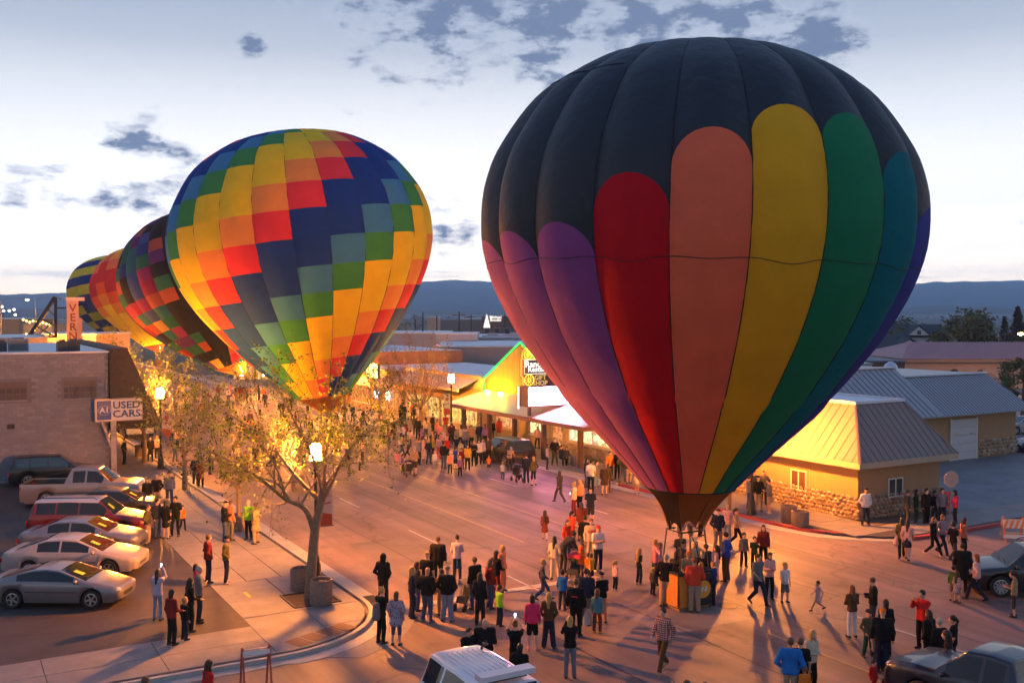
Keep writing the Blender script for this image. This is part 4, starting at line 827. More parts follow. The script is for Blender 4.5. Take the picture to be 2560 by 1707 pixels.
# ================================================================== STREET FURNITURE
LAMP_W = 5600.0
M_lampglow = emat('lamp_globe', (1.0, 0.30, 0.035), LAMP_W*.85); M_post = mat('black_cast_post', (0.012, 0.013, 0.014), 0.45, 0.3)
M_ban_w = mat('banner_white', (0.62, 0.46, 0.42), 0.8); M_ban_r = mat('banner_red', (0.5, 0.06, 0.03), 0.8)
def street_lamp(p, label, banner=0, glow=None, h=4.78):
    B = thing('street_lamp', label, 'street lamp', (p[0], p[1], .13), 0, 'acorn lamps along the main street')
    mb = MB(); mb.lathe([(.24, 0), (.24, .12), (.19, .2), (.17, .62), (.13, .72), (.11, .9), (.075, 1.0)], 12); mb.build('base', M_post, B, 40)
    mb = MB(); mb.lathe([(.072, 1.0), (.055, h - .75), (.09, h - .72), (.09, h - .66), (.05, h - .62), (.05, h - .48), (.13, h - .42), (.285, h - .35), (.285, h - .305)], 12); mb.build('post', M_post, B, 40)  # fitter dish widened to block light falling close to the post
    mb = MB(); mb.lathe([(.19, h - .30), (.215, h - .05), (.20, h + .14), (.14, h + .3)], 12); mb.build('globe', glow or M_lampglow, B, 180)  # steep walls shaped to throw less light straight down
    mb = MB(); mb.lathe([(.15, h + .3), (.1, h + .38), (.03, h + .44), (.025, h + .52), (0, h + .54)], 10); mb.build('finial', M_post, B, 40)
    if banner:
        x0, x1 = (.10, .62) if banner > 0 else (-.62, -.10); Rm = Matrix.Rotation(A30, 3, 'Z')
        for z in (2.0, 3.62): mb = MB(); mb.tube([Rm @ Vector((0, 0, z)), Rm @ Vector((banner*.68, 0, z))], .016, 6); mb.build('banner_arm', M_post, B)
        mb = MB(); mb.add([Rm @ Vector(q) for q in ((x0, -.008, 2.0), (x1, -.008, 2.0), (x1, -.008, 3.6), (x0, -.008, 3.6), (x0, .008, 2.0), (x1, .008, 2.0), (x1, .008, 3.6), (x0, .008, 3.6))], [(0, 1, 2, 3), (7, 6, 5, 4), (0, 4, 5, 1), (3, 2, 6, 7)]); bn = mb.build('banner', M_ban_w, B)
        mb = MB(); mb.add([Rm @ Vector(q) for q in ((x0, -.012, 2.02), (x1, -.012, 2.02), (x1, -.012, 2.42), (x0, -.012, 2.55))], [(0, 1, 2, 3)]); c = Vector(((x0+x1)/2, -.012, 3.2))
        mb.add([Rm @ (c + Vector((.15*math.cos(a), 0, .15*math.sin(a)))) for a in np.linspace(0, 2*math.pi, 12, endpoint=False)], [tuple(range(12))])
        mb.add([Rm @ (c + Vector(q)) for q in ((-.2, 0, -.42), (.2, 0, -.36), (.2, 0, -.3), (-.2, 0, -.36))], [(0, 1, 2, 3)]); mb.build('banner_print', M_ban_r, bn)
    return B
L1 = G(789, 1137, 4.78); L2 = ST(12.1, 65.3); L3 = G(1128, 950, 4.78); L4 = G(1879, 1292)
street_lamp(L1, 'lit acorn street lamp glaring among the branches of the corner tree', 1, emat('corner_lamp_globe', (1.0, 0.30, 0.035), LAMP_W*.88))
street_lamp(L2, 'lit acorn street lamp on the pavement beside the used cars sign', 1)
street_lamp(L3, 'lit acorn street lamp with a white and red banner by the restaurant porch', -1, emat('porch_lamp_globe', (1.0, 0.30, 0.035), LAMP_W*.40))
street_lamp(L4, 'acorn street lamp standing in front of the stone base office', 0, emat('office_lamp_globe', (1.0, 0.30, 0.035), LAMP_W*.85))
for t, s, lb in ((12.0, 89, 'lit street lamp beside the brick shop beyond the used car building'), (12.0, 117, 'small lit street lamp in front of the theatre'), (34.4, 96, 'lit street lamp at the shop with the yellow sign'), (34.4, 124, 'far lit street lamp on the restaurant side'), (12, 150, 'tiny lit street lamp far up the theatre side')):
    street_lamp(ST(t, s), lb)
# planters
M_aggr = mat('exposed_aggregate', (0.20, 0.155, 0.13), 0.95, var=0.35, vscale=14, bump=0.8, bscale=60); M_soil = mat('soil', (0.045, 0.03, 0.022), 0.95, var=0.3, vscale=10)
def planter(p, label, r=.37, h=.78):
    B = thing('planter', label, 'planter', (p[0], p[1], .13), 0, 'round concrete planters')
    mb = MB(); mb.lathe([(r*.96, 0), (r, .05), (r, h - .05), (r*.97, h), (r*.86, h), (r*.84, h - .12)], 20); mb.build('pot', M_aggr, B, 40)
    mb = MB(); mb.lathe([(r*.85, h - .14), (0.001, h - .08)], 16); mb.build('soil', M_soil, B, 40)
planter(G(803, 1519), 'round concrete planter in front of the corner tree trunk', .38, .86); planter(G(752, 1482), 'round concrete planter behind the corner tree trunk')
planter(G(1972, 1312), 'taller of the two round planters outside the stone office', .38, .80); planter(G(2000, 1320), 'shorter round planter outside the stone office', .40, .68)
planter(G(1442, 1168), 'round planter on the porch pavement with people sitting beside it', .42, .7); planter(G(351, 1145), 'dark round planter by the shop door under the brown awning', .36, .8)
planter(G(600, 1332), 'dark planter at the foot of the slim young tree', .34, .75); planter(G(745, 1232), 'dark round planter across the street behind the lamp')
# tree pit at the corner
p = G(775, 1505); t_, s_ = toST(p); mb = MB('st'); mb.box(t_ - .75, t_ + .75, s_ - .8, s_ + .75, .08, .137); mb.build('tree_pit', M_soil, sw1)
mb = MB('st')
for x0, x1, y0, y1 in ((t_-.82, t_+.82, s_-.88, s_-.8), (t_-.82, t_+.82, s_+.75, s_+.83), (t_-.83, t_-.75, s_-.8, s_+.75), (t_+.75, t_+.83, s_-.8, s_+.75)): mb.box(x0, x1, y0, y1, .08, .17)
mb.build('pit_edging', M_dark, sw1)
# barricades
M_bw, M_bo = mat('barricade_white', (0.62, 0.55, 0.50), 0.5), mat('barricade_orange', (0.72, 0.20, 0.02), 0.5)
def barricade(p, rot, label, board, h=1.0, w=.72):
    B = thing('barricade', label, 'barricade', (p[0], p[1], 0), rot)
    for sd in (-1, 1):
        for x in (-w/2, w/2): mb = MB(); mb.bar((x, sd*.36, 0), (x, sd*.03, h), .05, .03); mb.build('leg', M_bo if board else mat('rust_red_paint', (0.35, 0.07, 0.035), 0.6), B)
        for z0, z1, strip in ((h*.58, h*.9, True), (h*.18, h*.32, False)):
            if not board and not strip: continue
            y = lambda z: sd*(.36 - .33*z/h) + sd*.02; mb = MB(); x0, x1 = -w/2 - .06, w/2 + .06
            if not board: z0, z1 = h*.83, h*.93; x0, x1 = -w/2, w/2
            mb.add([(x0, y(z0), z0), (x1, y(z0), z0), (x1, y(z1), z1), (x0, y(z1), z1), (x0, y(z0)+sd*.02, z0), (x1, y(z0)+sd*.02, z0), (x1, y(z1)+sd*.02, z1), (x0, y(z1)+sd*.02, z1)], [(0, 1, 2, 3), (4, 5, 6, 7), (0, 1, 5, 4), (3, 2, 6, 7), (0, 3, 7, 4), (1, 2, 6, 5)]); bo = mb.build('board', M_bw, B)
            if strip and board:
                for k in range(4):
                    a = x0 + k*(x1-x0)/4; mb = MB(); q = sd*.024; mb.add([(a, y(z0)+q, z0), (a+.11, y(z0)+q, z0), (min(a+.25, x1), y(z1)+q, z1), (a+.14, y(z1)+q, z1)], [(0, 1, 2, 3)]); mb.build('stripe', M_bo, bo)
    return B
barricade(G(2532, 1352), R(-12), 'orange and white striped folding barricade on the side street', True, 1.05, .78); barricade(G(640, 1722), R(25), 'rust red folding barricade frame standing at the kerb', False, 1.15, .7)
# back of a stop sign and red flag
B = thing('stop_sign', 'back of an octagonal stop sign on a thin post at the far corner', 'sign', G(2375, 1330)); zc = 2.42
mb = MB(); mb.tube([(0, 0, 0), (0, 0, zc + .4)], .03, 6); mb.build('post', M_steel, B)
mb = MB(); P = [(.40*math.cos(R(22.5 + 45*k)), .40*math.sin(R(22.5 + 45*k))) for k in range(8)]; Rm = Matrix.Rotation(R(12), 3, 'Z')
mb.add([Rm @ Vector((x, y, zc + z)) for y in (-.045, -.03) for x, z in P], [tuple(range(8)), tuple(range(8, 16))[::-1]] + [(i, 8+i, 8+(i+1) % 8, (i+1) % 8) for i in range(8)]); mb.build('plate', mat('bare_aluminium', (0.42, 0.34, 0.30), 0.55, 0.3), B)
p = G(2366, 1292); mb = MB('w')
for k in range(5):
    x = -.22 + k*.09; y = .04*math.sin(k*1.9); mb.v += [Vector((p.x + x, p.y - .1 + y, 1.28 - .05*k*.3)), Vector((p.x + x + .03, p.y - .1 - y, .55 - .09*k + .1))]
for k in range(4): mb.f.append((2*k, 2*k+1, 2*k+3, 2*k+2)); mb.m.append(0)
v0 = len(mb.v); mb.v += [v + Vector((0, .012, 0)) for v in mb.v[:v0]]; mb.f += [tuple(v0 + i for i in f)[::-1] for f in mb.f]; mb.m += [0]*4
solo(mb, 'red_flag', mat('flag_red', (0.65, 0.025, 0.02), 0.7), 'bright red cloth flag hanging at the stop sign post', 'flag', smooth=60)
# strollers
def stroller(p, rot, label, hood, frame=M_dark):
    B = thing('stroller', label, 'stroller', (p[0], p[1], 0), rot, 'strollers in the crowd')
    for x, y in ((-.24, -.35), (.24, -.35), (-.2, .4), (.2, .4)):
        mb = MB(); mb.lathe([(.05, -.02), (.13, -.025), (.13, .025), (.05, .02)], 12, (x, y, .13), axis='x'); mb.build('wheel', M_pad, B, 40)
    mb = MB()
    for x in (-.24, .24): mb.tube([(x, -.35, .13), (x, -.15, .5), (x, -.45, 1.0)], .016, 5); mb.tube([(x*.85, .4, .13), (x, 0, .55), (x, -.3, .8)], .016, 5)
    mb.tube([(-.24, -.45, 1.0), (.24, -.45, 1.0)], .02, 6); mb.build('frame', frame, B)
    mb = MB(); mb.add([(-.2, -.22, .8), (.2, -.22, .8), (.2, -.1, .42), (-.2, -.1, .42), (.2, .25, .45), (-.2, .25, .45), (.2, .33, .25), (-.2, .33, .25)], [(0, 1, 2, 3), (3, 2, 4, 5), (5, 4, 6, 7)]); mb.add([(-.2, -.26, .8), (.2, -.26, .8), (.2, -.13, .38), (-.2, -.13, .38), (.2, .25, .41), (-.2, .25, .41)], [(3, 2, 1, 0), (5, 4, 2, 3)]); mb.build('seat', M_pad, B)
    mb = MB(); n = 6; 
    for k in range(n + 1):
        a = R(60 + 95*k/n); mb.v += [Vector((-.23, -.12 + .32*math.cos(a)*-1, .68 + .3*math.sin(a))), Vector((0, -.12 - .32*math.cos(a), .74 + .3*math.sin(a))), Vector((.23, -.12 - .32*math.cos(a), .68 + .3*math.sin(a)))]
    for k in range(n):
        for j in range(2): q = 3*k + j; mb.f.append((q, q+1, q+4, q+3)); mb.m.append(0)
    mb.build('canopy', hood, B, 180)
stroller(G(1293, 1203), R(200), 'dark stroller with a baby among the far crowd by the parked suv', M_pad); stroller(G(1437, 1448), R(160), 'stroller with a red canopy beside the man bending over', mat('red_canopy', (0.6, 0.03, 0.05), 0.7))
stroller(G(1165, 1520), R(150), 'light folding stroller pushed by a man in black', mat('grey_canopy', (0.12, 0.11, 0.12), 0.8), M_steel); stroller(G(1022, 1190), R(20), 'dark stroller pushed by a man in a tan shirt', M_pad)
# toy balloon
p = AT(1142, 1408, 38.6); B = thing('toy_balloon', 'blue toy balloon floating on a string beside the lavender sweater woman', 'toy balloon', (p.x, p.y, p.z - .25))
mb = MB(); mb.lathe([(0.012, .0), (.03, .03), (.09, .12), (.135, .24), (.14, .32), (.11, .42), (.05, .47), (0, .48)], 14); mb.build('skin', mat('blue_rubber', (0.01, 0.22, 0.62), 0.25), B, 180)
mb = MB(); mb.tube([(0, 0, 0), (.02, 0, -.3), (.0, 0.02, -.7)], .004, 3); mb.build('string', M_frame_w, B)

# ================================================================== TREES
LEAF = [fabric('leaf_%d' % i, c, .4) for i, c in enumerate([(0.17, 0.23, 0.02), (0.10, 0.14, 0.02), (0.22, 0.27, 0.02), (0.045, 0.06, 0.015)])]
BUD = [mat('bud_%d' % i, c, 0.7) for i, c in enumerate([(0.20, 0.10, 0.04), (0.15, 0.085, 0.04), (0.13, 0.10, 0.03), (0.10, 0.07, 0.03)])]
M_bark = mat('grey_brown_bark', (0.20, 0.145, 0.10), 0.95, var=0.35, vscale=7, bump=0.9, bscale=25); M_bark2 = mat('smooth_tan_bark', (0.20, 0.13, 0.075), 0.9, var=0.25, vscale=7)
def tree(label, base, limbs, name='street_tree', levels=3, twigs=(5, 5, 5), leaf=.07, per=6, bark=None, leaves=None, seed=1, spread=.9, shrink=.62, lift=.12, cat='tree', group=None, seg=4, stuffn=None):
    """limbs: polylines (world points) with start radius; every limb carries branchlets, twigs and leaves"""
    rs = random.Random(seed); B = thing(name, label, cat, base, 0, group); wood = MB('w'); tips = []
    def rv(): return Vector((rs.gauss(0, 1), rs.gauss(0, 1), rs.gauss(0, 1))).normalized()
    def grow(p, d, L, r, lv):
        pts = [p]; rad = [r]; q = p.copy(); dd = d.copy(); n = seg if lv > 0 else 3
        for k in range(n): dd = (dd + rv()*.22 + Vector((0, 0, lift*.5))).normalized(); q = q + dd*(L/n); pts.append(q.copy()); rad.append(max(.004, r*(1 - .75*(k+1)/n)))
        wood.tube(pts, rad, 5 if lv > 1 else 3, cap=False)
        if lv == 0:
            for k in range(per): u = rs.random(); i = min(n-1, int(u*n)); tips.append(pts[i].lerp(pts[i+1], u*n - i) + rv()*leaf*.9)
            return
        m = twigs[min(lv, len(twigs)) - 1]
        for k in range(m):
            u = .25 + .75*(k + rs.random())/m; i = min(n-1, int(u*n)); pp = pts[i].lerp(pts[i+1], min(1, u*n - i)); ax = (pts[i+1] - pts[i]).normalized()
            nd = (ax*.75 + rv()*spread + Vector((0, 0, lift))).normalized(); grow(pp, nd, L*shrink*rs.uniform(.75, 1.2), max(.005, rad[i]*.6), lv - 1)
    tr = MB('w'); first = True
    for pts, r0, r1, lv, side in limbs:
        pts = [Vector(p) for p in pts]; n = len(pts)
        # round the polyline off
        sm = []
        for i in range(n - 1):
            p0, p1, p2, p3 = pts[max(i-1, 0)], pts[i], pts[i+1], pts[min(i+2, n-1)]
            for k in range(4): u = k/4; sm.append(.5*((2*p1) + (p2-p0)*u + (2*p0-5*p1+4*p2-p3)*u*u + (3*p1-p0-3*p2+p3)*u**3))
        sm.append(pts[-1]); N_ = len(sm); rad = [r0 + (r1-r0)*(k/(N_-1))**.8 for k in range(N_)]
        (tr if first else wood).tube(sm, rad, 9 if first else 7, cap=False); first = False
        if lv > 0:
            Ltot = sum((sm[k+1]-sm[k]).length for k in range(N_-1))
            for k in range(side):
                u = .22 + .78*(k + rs.random())/side; i = min(N_-2, int(u*(N_-1))); ax = (sm[i+1]-sm[i]).normalized(); nd = (ax*.6 + rv()*spread + Vector((0, 0, lift*1.5))).normalized()
                grow(sm[i], nd, Ltot*.42*rs.uniform(.6, 1.15)*(1.15 - .5*u), max(.008, rad[i]*.55), lv - 1)
            grow(sm[-1], (sm[-1]-sm[-3]).normalized(), Ltot*.3, rad[-1], lv - 1)
    tk = tr.build('trunk', bark or M_bark, B, 60); wood.build('branches', bark or M_bark, tk, 60)
    lb = MB('w'); ls = leaves or LEAF
    for p in tips:
        a = rv(); b = a.cross(rv()).normalized(); s = leaf*rs.uniform(.55, 1.25); w = s*.5; c = a*s; e = b*w; nrm = a.cross(b)*(s*.18)
        lb.add([p, p + c*.5 + e + nrm, p + c, p + c*.5 - e + nrm], [(0, 1, 2, 3)], rs.randrange(4))
    lb.build('crown', ls, B, 0, 'stuff'); return B
def D_(x, y, Y, dy=0.0): return AT(x*1.0884, y*1.0884, Y + dy)
base = G(775, 1503); Y0 = base.y
limbs = [([base, D_(716, 1300, Y0), D_(724, 1215, Y0), D_(738, 1150, Y0, .05), D_(745, 1110, Y0, .1)], .205, .12, 0, 0),
    ([D_(722, 1222, Y0), D_(700, 1168, Y0, -.25), D_(655, 1145, Y0, -.6), D_(610, 1108, Y0, -.9), D_(565, 1078, Y0, -1.2), D_(500, 1045, Y0, -1.5), D_(440, 1020, Y0, -1.6)], .11, .025, 3, 15),
    ([D_(736, 1150, Y0), D_(690, 1105, Y0, .4), D_(655, 1062, Y0, .9), D_(610, 1005, Y0, 1.4), D_(550, 965, Y0, 1.8), D_(490, 940, Y0, 2.0)], .09, .022, 3, 14),
    ([D_(740, 1130, Y0), D_(728, 1080, Y0, -.5), D_(700, 1010, Y0, -.9), D_(668, 950, Y0, -1.2), D_(640, 895, Y0, -1.3)], .065, .02, 3, 12),
    ([D_(744, 1112, Y0), D_(748, 1050, Y0, .4), D_(760, 975, Y0, .7), D_(768, 900, Y0, .9)], .07, .02, 3, 11),
    ([D_(742, 1150, Y0), D_(768, 1095, Y0, -.5), D_(800, 1035, Y0, -1.1), D_(850, 990, Y0, -1.5), D_(905, 970, Y0, -1.8)], .07, .02, 3, 13),
    ([D_(745, 1120, Y0), D_(788, 1055, Y0, .5), D_(830, 980, Y0, 1.2), D_(858, 925, Y0, 1.7)], .06, .018, 3, 11),
    ([D_(850, 990, Y0, -1.5), D_(885, 1000, Y0, -1.7), D_(892, 1035, Y0, -1.75), D_(893, 1085, Y0, -1.8), D_(905, 1115, Y0, -1.8)], .022, .006, 1, 6),
    ([D_(610, 1005, Y0, 1.4), D_(570, 905, Y0, 1.5), D_(550, 870, Y0, 1.6)], .03, .012, 2, 8),
    ([D_(655, 1145, Y0, -.6), D_(640, 1085, Y0, -1.4), D_(600, 1020, Y0, -2.2), D_(560, 975, Y0, -2.8)], .045, .015, 3, 11)]
tree('large budding street tree at the corner, golden where the lamp lights it', base, limbs, levels=3, leaf=.078, per=4, seed=4, twigs=(4, 5, 5), spread=.85, lift=.05)
def simple_tree(label, base, H, W_, seed, bark=None, leaves=None, leaf=.10, per=5, fork=.3, nl=6, name='street_tree', group=None, twigs=(4, 4, 4), lift=.12, side=8, lv=3):
    rs = random.Random(seed); b = Vector(base); f = b + Vector((rs.uniform(-.1, .1), 0, H*fork)); L = [([b, b.lerp(f, .5) + Vector((rs.uniform(-.06, .06), 0, 0)), f], H*.018 + .03, H*.012 + .025, 0, 0)]
    for k in range(nl):
        a = 2*math.pi*(k + rs.random()*.6)/nl; tip = b + Vector((math.cos(a)*W_*.36*rs.uniform(.7, 1.1), math.sin(a)*W_*.36*rs.uniform(.7, 1.1), H*rs.uniform(.62, .86))); mid = f.lerp(tip, .5) + Vector((math.cos(a)*W_*.07, math.sin(a)*W_*.07, -H*.02))
        L.append(([f - Vector((0, 0, rs.uniform(0, .3))), mid, tip], H*.009 + .015, .012, lv, side))
    return tree(label, b, L, name, 3, twigs, leaf, per, bark, leaves, seed, .8, .6, lift, group=group)
GT = 'young street trees along the main street'
simple_tree('slim young street tree in a planter, trunk lit orange by the lamp', G(597, 1334), 4.6, 3.2, 11, M_bark2, None, .08, 4, .5, 5, group=GT, twigs=(3, 3, 4))
simple_tree('leafy street tree between the used cars sign lamp and the slim young tree', G(462, 1230), 7.4, 6.2, 12, None, None, .11, 3, group=GT)
simple_tree('street tree rising beside the brown awning of the block building', G(362, 1160), 7.9, 6.4, 13, None, None, .12, 3, group=GT)
simple_tree('street tree in front of the theatre with its sign above', ST(11.8, 92), 7.5, 6.5, 14, None, None, .16, 4, group=GT, twigs=(3, 3, 4))
simple_tree('street tree beyond the theatre under the yellow balloon', ST(11.8, 112), 7.5, 6.5, 15, None, None, .18, 4, group=GT, twigs=(3, 3, 3))
simple_tree('bare reddish street tree glowing orange beside the porch lamp', ST(34.8, 75.5), 7.6, 6.6, 16, M_bark2, BUD, .10, 3, .28, 7, group=GT, lift=.25)
simple_tree('thin street tree in front of the glowing yellow shop sign', ST(34.8, 84.5), 7.0, 5.8, 17, None, BUD, .10, 3, .35, 6, group=GT, lift=.22)
simple_tree('street tree lit from the shops farther up the restaurant side', ST(34.8, 104), 7.0, 5.5, 18, None, LEAF, .16, 3, .35, 5, group=GT, twigs=(3, 3, 3))
simple_tree('brown bark street tree trunk on the pavement before the stone office', G(1822, 1278), 5.2, 3.0, 19, M_bark2, BUD, .09, 2, .45, 5, group=GT, twigs=(3, 3, 3))
# ================================================================== VEHICLES
M_tyre = mat('tyre_rubber', (0.012, 0.012, 0.013), 0.8); M_rim = mat('alloy_rim', (0.42, 0.42, 0.44), 0.3, 0.8); M_cglass = mat('tinted_car_glass', (0.012, 0.016, 0.02), 0.06, spec=0.5)
M_under = mat('underbody', (0.008, 0.008, 0.009), 0.9); M_trim = mat('black_trim', (0.02, 0.02, 0.022), 0.5); M_head = mat('headlamp_glass', (0.45, 0.43, 0.42), 0.12, spec=0.9, coat=1.0); M_tail = mat('tail_lamp_red', (0.35, 0.015, 0.01), 0.2, coat=1.0); M_chrome = mat('chrome', (0.6, 0.6, 0.62), 0.12, 1.0); M_stick = mat('price_sticker', (0.52, 0.55, 0.02), 0.6); M_amber = mat('amber_lens', (0.5, 0.16, 0.01), 0.2)
def paint(name, c, metal=0.35, rough=0.32): return mat('paint_' + name, c, rough, metal, coat=0.5, var=0.04, vscale=1.5)
WHEELS = {}
def wheel_mesh(r, w, spokes):
    k = (round(r, 2), round(w, 2), spokes)
    if k in WHEELS: return WHEELS[k]
    t = MB(); t.lathe([(r*.66, -w*.42), (r*.9, -w*.5), (r*.99, -w*.38), (r, 0), (r*.99, w*.38), (r*.9, w*.5), (r*.66, w*.42)], 24, axis='y'); tm = mesh_from('wheel', t.v, t.f, M_tyre, smooth=50)
    q = MB(); q.lathe([(r*.67, -w*.30), (r*.67, w*.44), (r*.6, w*.46), (r*.58, w*.3), (r*.1, w*.26)], 24, axis='y')
    for i in range(spokes):
        a = 2*math.pi*i/spokes; q.bar((0, w*.36, 0), (r*.62*math.cos(a), w*.42, r*.62*math.sin(a)), .06*r/.32, .05, up=(0, 1, 0))
    q.lathe([(r*.15, w*.25), (r*.13, w*.46), (0, w*.47)], 10, axis='y'); qm = mesh_from('rim', q.v, q.f, [M_rim], smooth=40); WHEELS[k] = (tm, qm); return WHEELS[k]
def car(label, pos, head, pnt, L=4.6, Wd=1.78, zr=1.40, zc=.95, zt=.98, zn=.62, belt=.90, rw=(-.40, -.22), ws=(.07, .24), wb=None, wr=.32, sidewin=None, cat='car', name='parked_car', roofmat=None, group=None, sticker=False, bed=None, z=0.0, rack=False, spokes=5, tail=.72, two=None, glass=None, nose=.47, detail=True):
    B = thing(name, label, cat, (pos[0], pos[1], z), head, group); wb = wb or L*.58; glass = glass or M_cglass
    xf, xr = wb*.5 + L*.01, -wb*.5 + L*.01; hw = Wd/2
    key = [(-.5, tail), (-.485, (tail + zt)/2 + .05), (-.46, zt), (rw[0], zt + .01), (rw[1], zr - .03), ((rw[1]+ws[0])/2, zr), (ws[0], zr - .05), (ws[1], zc), (ws[1] + .04, zc - .015), ((ws[1]+nose)/2, (zc*.6 + zn*.4) + .02), (nose - .02, zn + .06), (nose + .015, zn + .0), (.5, zn - .08)]
    if bed: key = [(-.5, bed[1]), (-.49, bed[1]), (-.488, .78), (bed[0] - .012, .78), (bed[0] - .008, zt + .1), (rw[1], zr - .03), ((rw[1]+ws[0])/2, zr), (ws[0], zr - .05), (ws[1], zc), (ws[1] + .04, zc - .015), ((ws[1]+nose)/2, (zc*.7 + zn*.3) + .03), (nose - .02, zn + .08), (nose + .015, zn - .04), (.5, zn - .25)]
    bk = [(-.5, tail - .03), (-.47, min(zt - .04, belt + .02)), (-.3, belt + .03), (0, belt), (ws[1], min(belt, zc - .04)), (nose - .06, zn - .01), (nose, zn - .05), (.5, zn - .14)]
    if bed: bk = [(-.5, bed[1]), (bed[0], bed[1]), (bed[0] + .02, belt), (ws[1], min(belt, zc - .04)), (nose - .05, zn - .02), (nose + .01, zn - .1), (.5, zn - .28)]
    wk = [(-.5, .80), (-.485, .88), (-.45, .95), (-.3, 1), (.25, 1), (.38, .97), (.45, .91), (.485, .82), (.5, .72)]
    if bed: wk = [(-.5, .97), (-.3, 1), (.3, 1), (.42, .97), (.47, .92), (.49, .86), (.5, .8)]
    X = sorted(set([round(v, 5) for v in np.linspace(-.5, .5, 70)] + [round(v, 5) for v in np.linspace(rw[0], rw[1], 8)] + [round(v, 5) for v in np.linspace(ws[0], ws[1], 9)] + [round(k[0], 5) for k in key]))
    if sidewin is None: sidewin = [(rw[1] - .06, (rw[1]+ws[0])/2 - .01), ((rw[1]+ws[0])/2 + .01, ws[0] + .085)]
    kx, kz = zip(*key); bx_, bz_ = zip(*bk); wx, wv = zip(*wk)
    def prof(x): return np.interp(x, kx, kz), np.interp(x, bx_, bz_), hw*np.interp(x, wx, wv)
    rows = []
    for x in X:
        zd, zb, w = prof(x)
        if not bed and x > -.48: zd = (zd*2 + np.interp(x - .006, kx, kz) + np.interp(x + .006, kx, kz))/4
        zb = min(zb, zd - .02) if not (bed and x < bed[0]) else zb
        zs = .20 + (.08 if abs(x) > .47 else 0)
        for xw in (xf, xr):
            d = abs(x*L - xw); ra = wr + .055
            if d < ra: zs = max(zs, wr + math.sqrt(ra*ra - d*d)*.98)
        zs = min(zs, zb - .08); dz = zd - zb
        if dz < 0: wr_ = w*.90; zg = zd
        else: wr_ = w*.955 - min(.42*dz, .2*dz + .10) - .02; zg = zb + dz*.93 if dz > .12 else zb + dz*.6
        p3, p6 = (w*.965, zb), (wr_, zg); le = lambda u: (p3[0] + (p6[0]-p3[0])*u, p3[1] + (p6[1]-p3[1])*u)
        rows.append([(w*.94, zs), (w, zs + .35*(zb-zs)), (w*.995, zs + .78*(zb-zs)), p3, le(.10), le(.90), p6, (wr_*.88, zd - .012 if dz > .12 else zd - .2*max(0, dz)), (wr_*.45, zd - .003), (0, zd)])
    nX = len(X); parts = {}
    def put(key_, quad):
        mb = parts.setdefault(key_, MB()); b = len(mb.v); mb.v += [Vector(q) for q in quad]; mb.f.append(tuple(range(b, b + len(quad)))); mb.m.append(0)
    for sd in (1, -1):
        for i in range(nX - 1):
            xm = (X[i] + X[i+1])/2
            for j in range(9):
                a, b, c, d = rows[i][j], rows[i+1][j], rows[i+1][j+1], rows[i][j+1]; q = [(X[i]*L, sd*a[0], a[1]), (X[i+1]*L, sd*b[0], b[1]), (X[i+1]*L, sd*c[0], c[1]), (X[i]*L, sd*d[0], d[1])]
                if sd > 0: q = q[::-1]
                k_ = 'body'
                if j == 4:
                    for n, (u0, u1) in enumerate(sidewin):
                        if u0 < xm < u1: k_ = 'side_window|%d|%d' % (n, sd)
                if j >= 7 and ws[0] + .004 < xm < ws[1] - .004: k_ = 'windshield'
                if j >= 7 and rw[0] + .004 < xm < rw[1] - .004 and not (bed and xm < bed[0]): k_ = 'rear_window'
                if j >= 5 and roofmat and rw[1] - .004 <= xm <= ws[0] + .004 and k_ == 'body': k_ = 'roof'
                if two and j <= 0 and k_ == 'body': k_ = 'lower_cladding'
                if bed and xm < bed[0] - .01 and j >= 4 and xm > -.49: k_ = 'truck_bed'
                put(k_, q)
    for e, i in ((0, 0), (1, nX - 1)):
        for j in range(9):
            a, d = rows[i][j], rows[i][j+1]; q = [(X[i]*L, a[0], a[1]), (X[i]*L, d[0], d[1]), (X[i]*L, -d[0], d[1]), (X[i]*L, -a[0], a[1])]; put('body', q if e == 0 else q[::-1])
    def weld(mb, name_, m, parent=None):
        me = mesh_from(name_, mb.v, mb.f, m); bm = bmesh.new(); bm.from_mesh(me); bmesh.ops.remove_doubles(bm, verts=bm.verts, dist=.0015); bmesh.ops.dissolve_degenerate(bm, edges=bm.edges, dist=.0005); bmesh.ops.recalc_face_normals(bm, faces=bm.faces) if name_ == 'body' else None; bm.to_mesh(me); bm.free()
        me.polygons.foreach_set('use_smooth', np.ones(len(me.polygons), dtype=bool)); me.set_sharp_from_angle(angle=R(38)); return link(name_, me, parent or B)
    body = weld(parts['body'], 'body', pnt)
    for k_, mb in parts.items():
        if k_ == 'body': continue
        nm = k_.split('|')[0]; weld(mb, nm, {'roof': roofmat, 'truck_bed': M_trim, 'lower_cladding': two}.get(nm, glass))
    mb = MB(); mb.box(-L*.46, L*.46, -hw*.82, hw*.82, .19, .62); mb.build('underbody', M_under, B)
    for x in (xf, xr):
        for sd in (1, -1):
            tm, qm = wheel_mesh(wr, .21, spokes); o = link('wheel', tm, B); o.location = (x, sd*(hw - .115), wr); o.rotation_euler = (0, random.uniform(0, 1), 0 if sd > 0 else math.pi); link('rim', qm, o)
    def surf(x, j): r_ = rows[min(range(nX), key=lambda i: abs(X[i] - x))]; return r_[j]
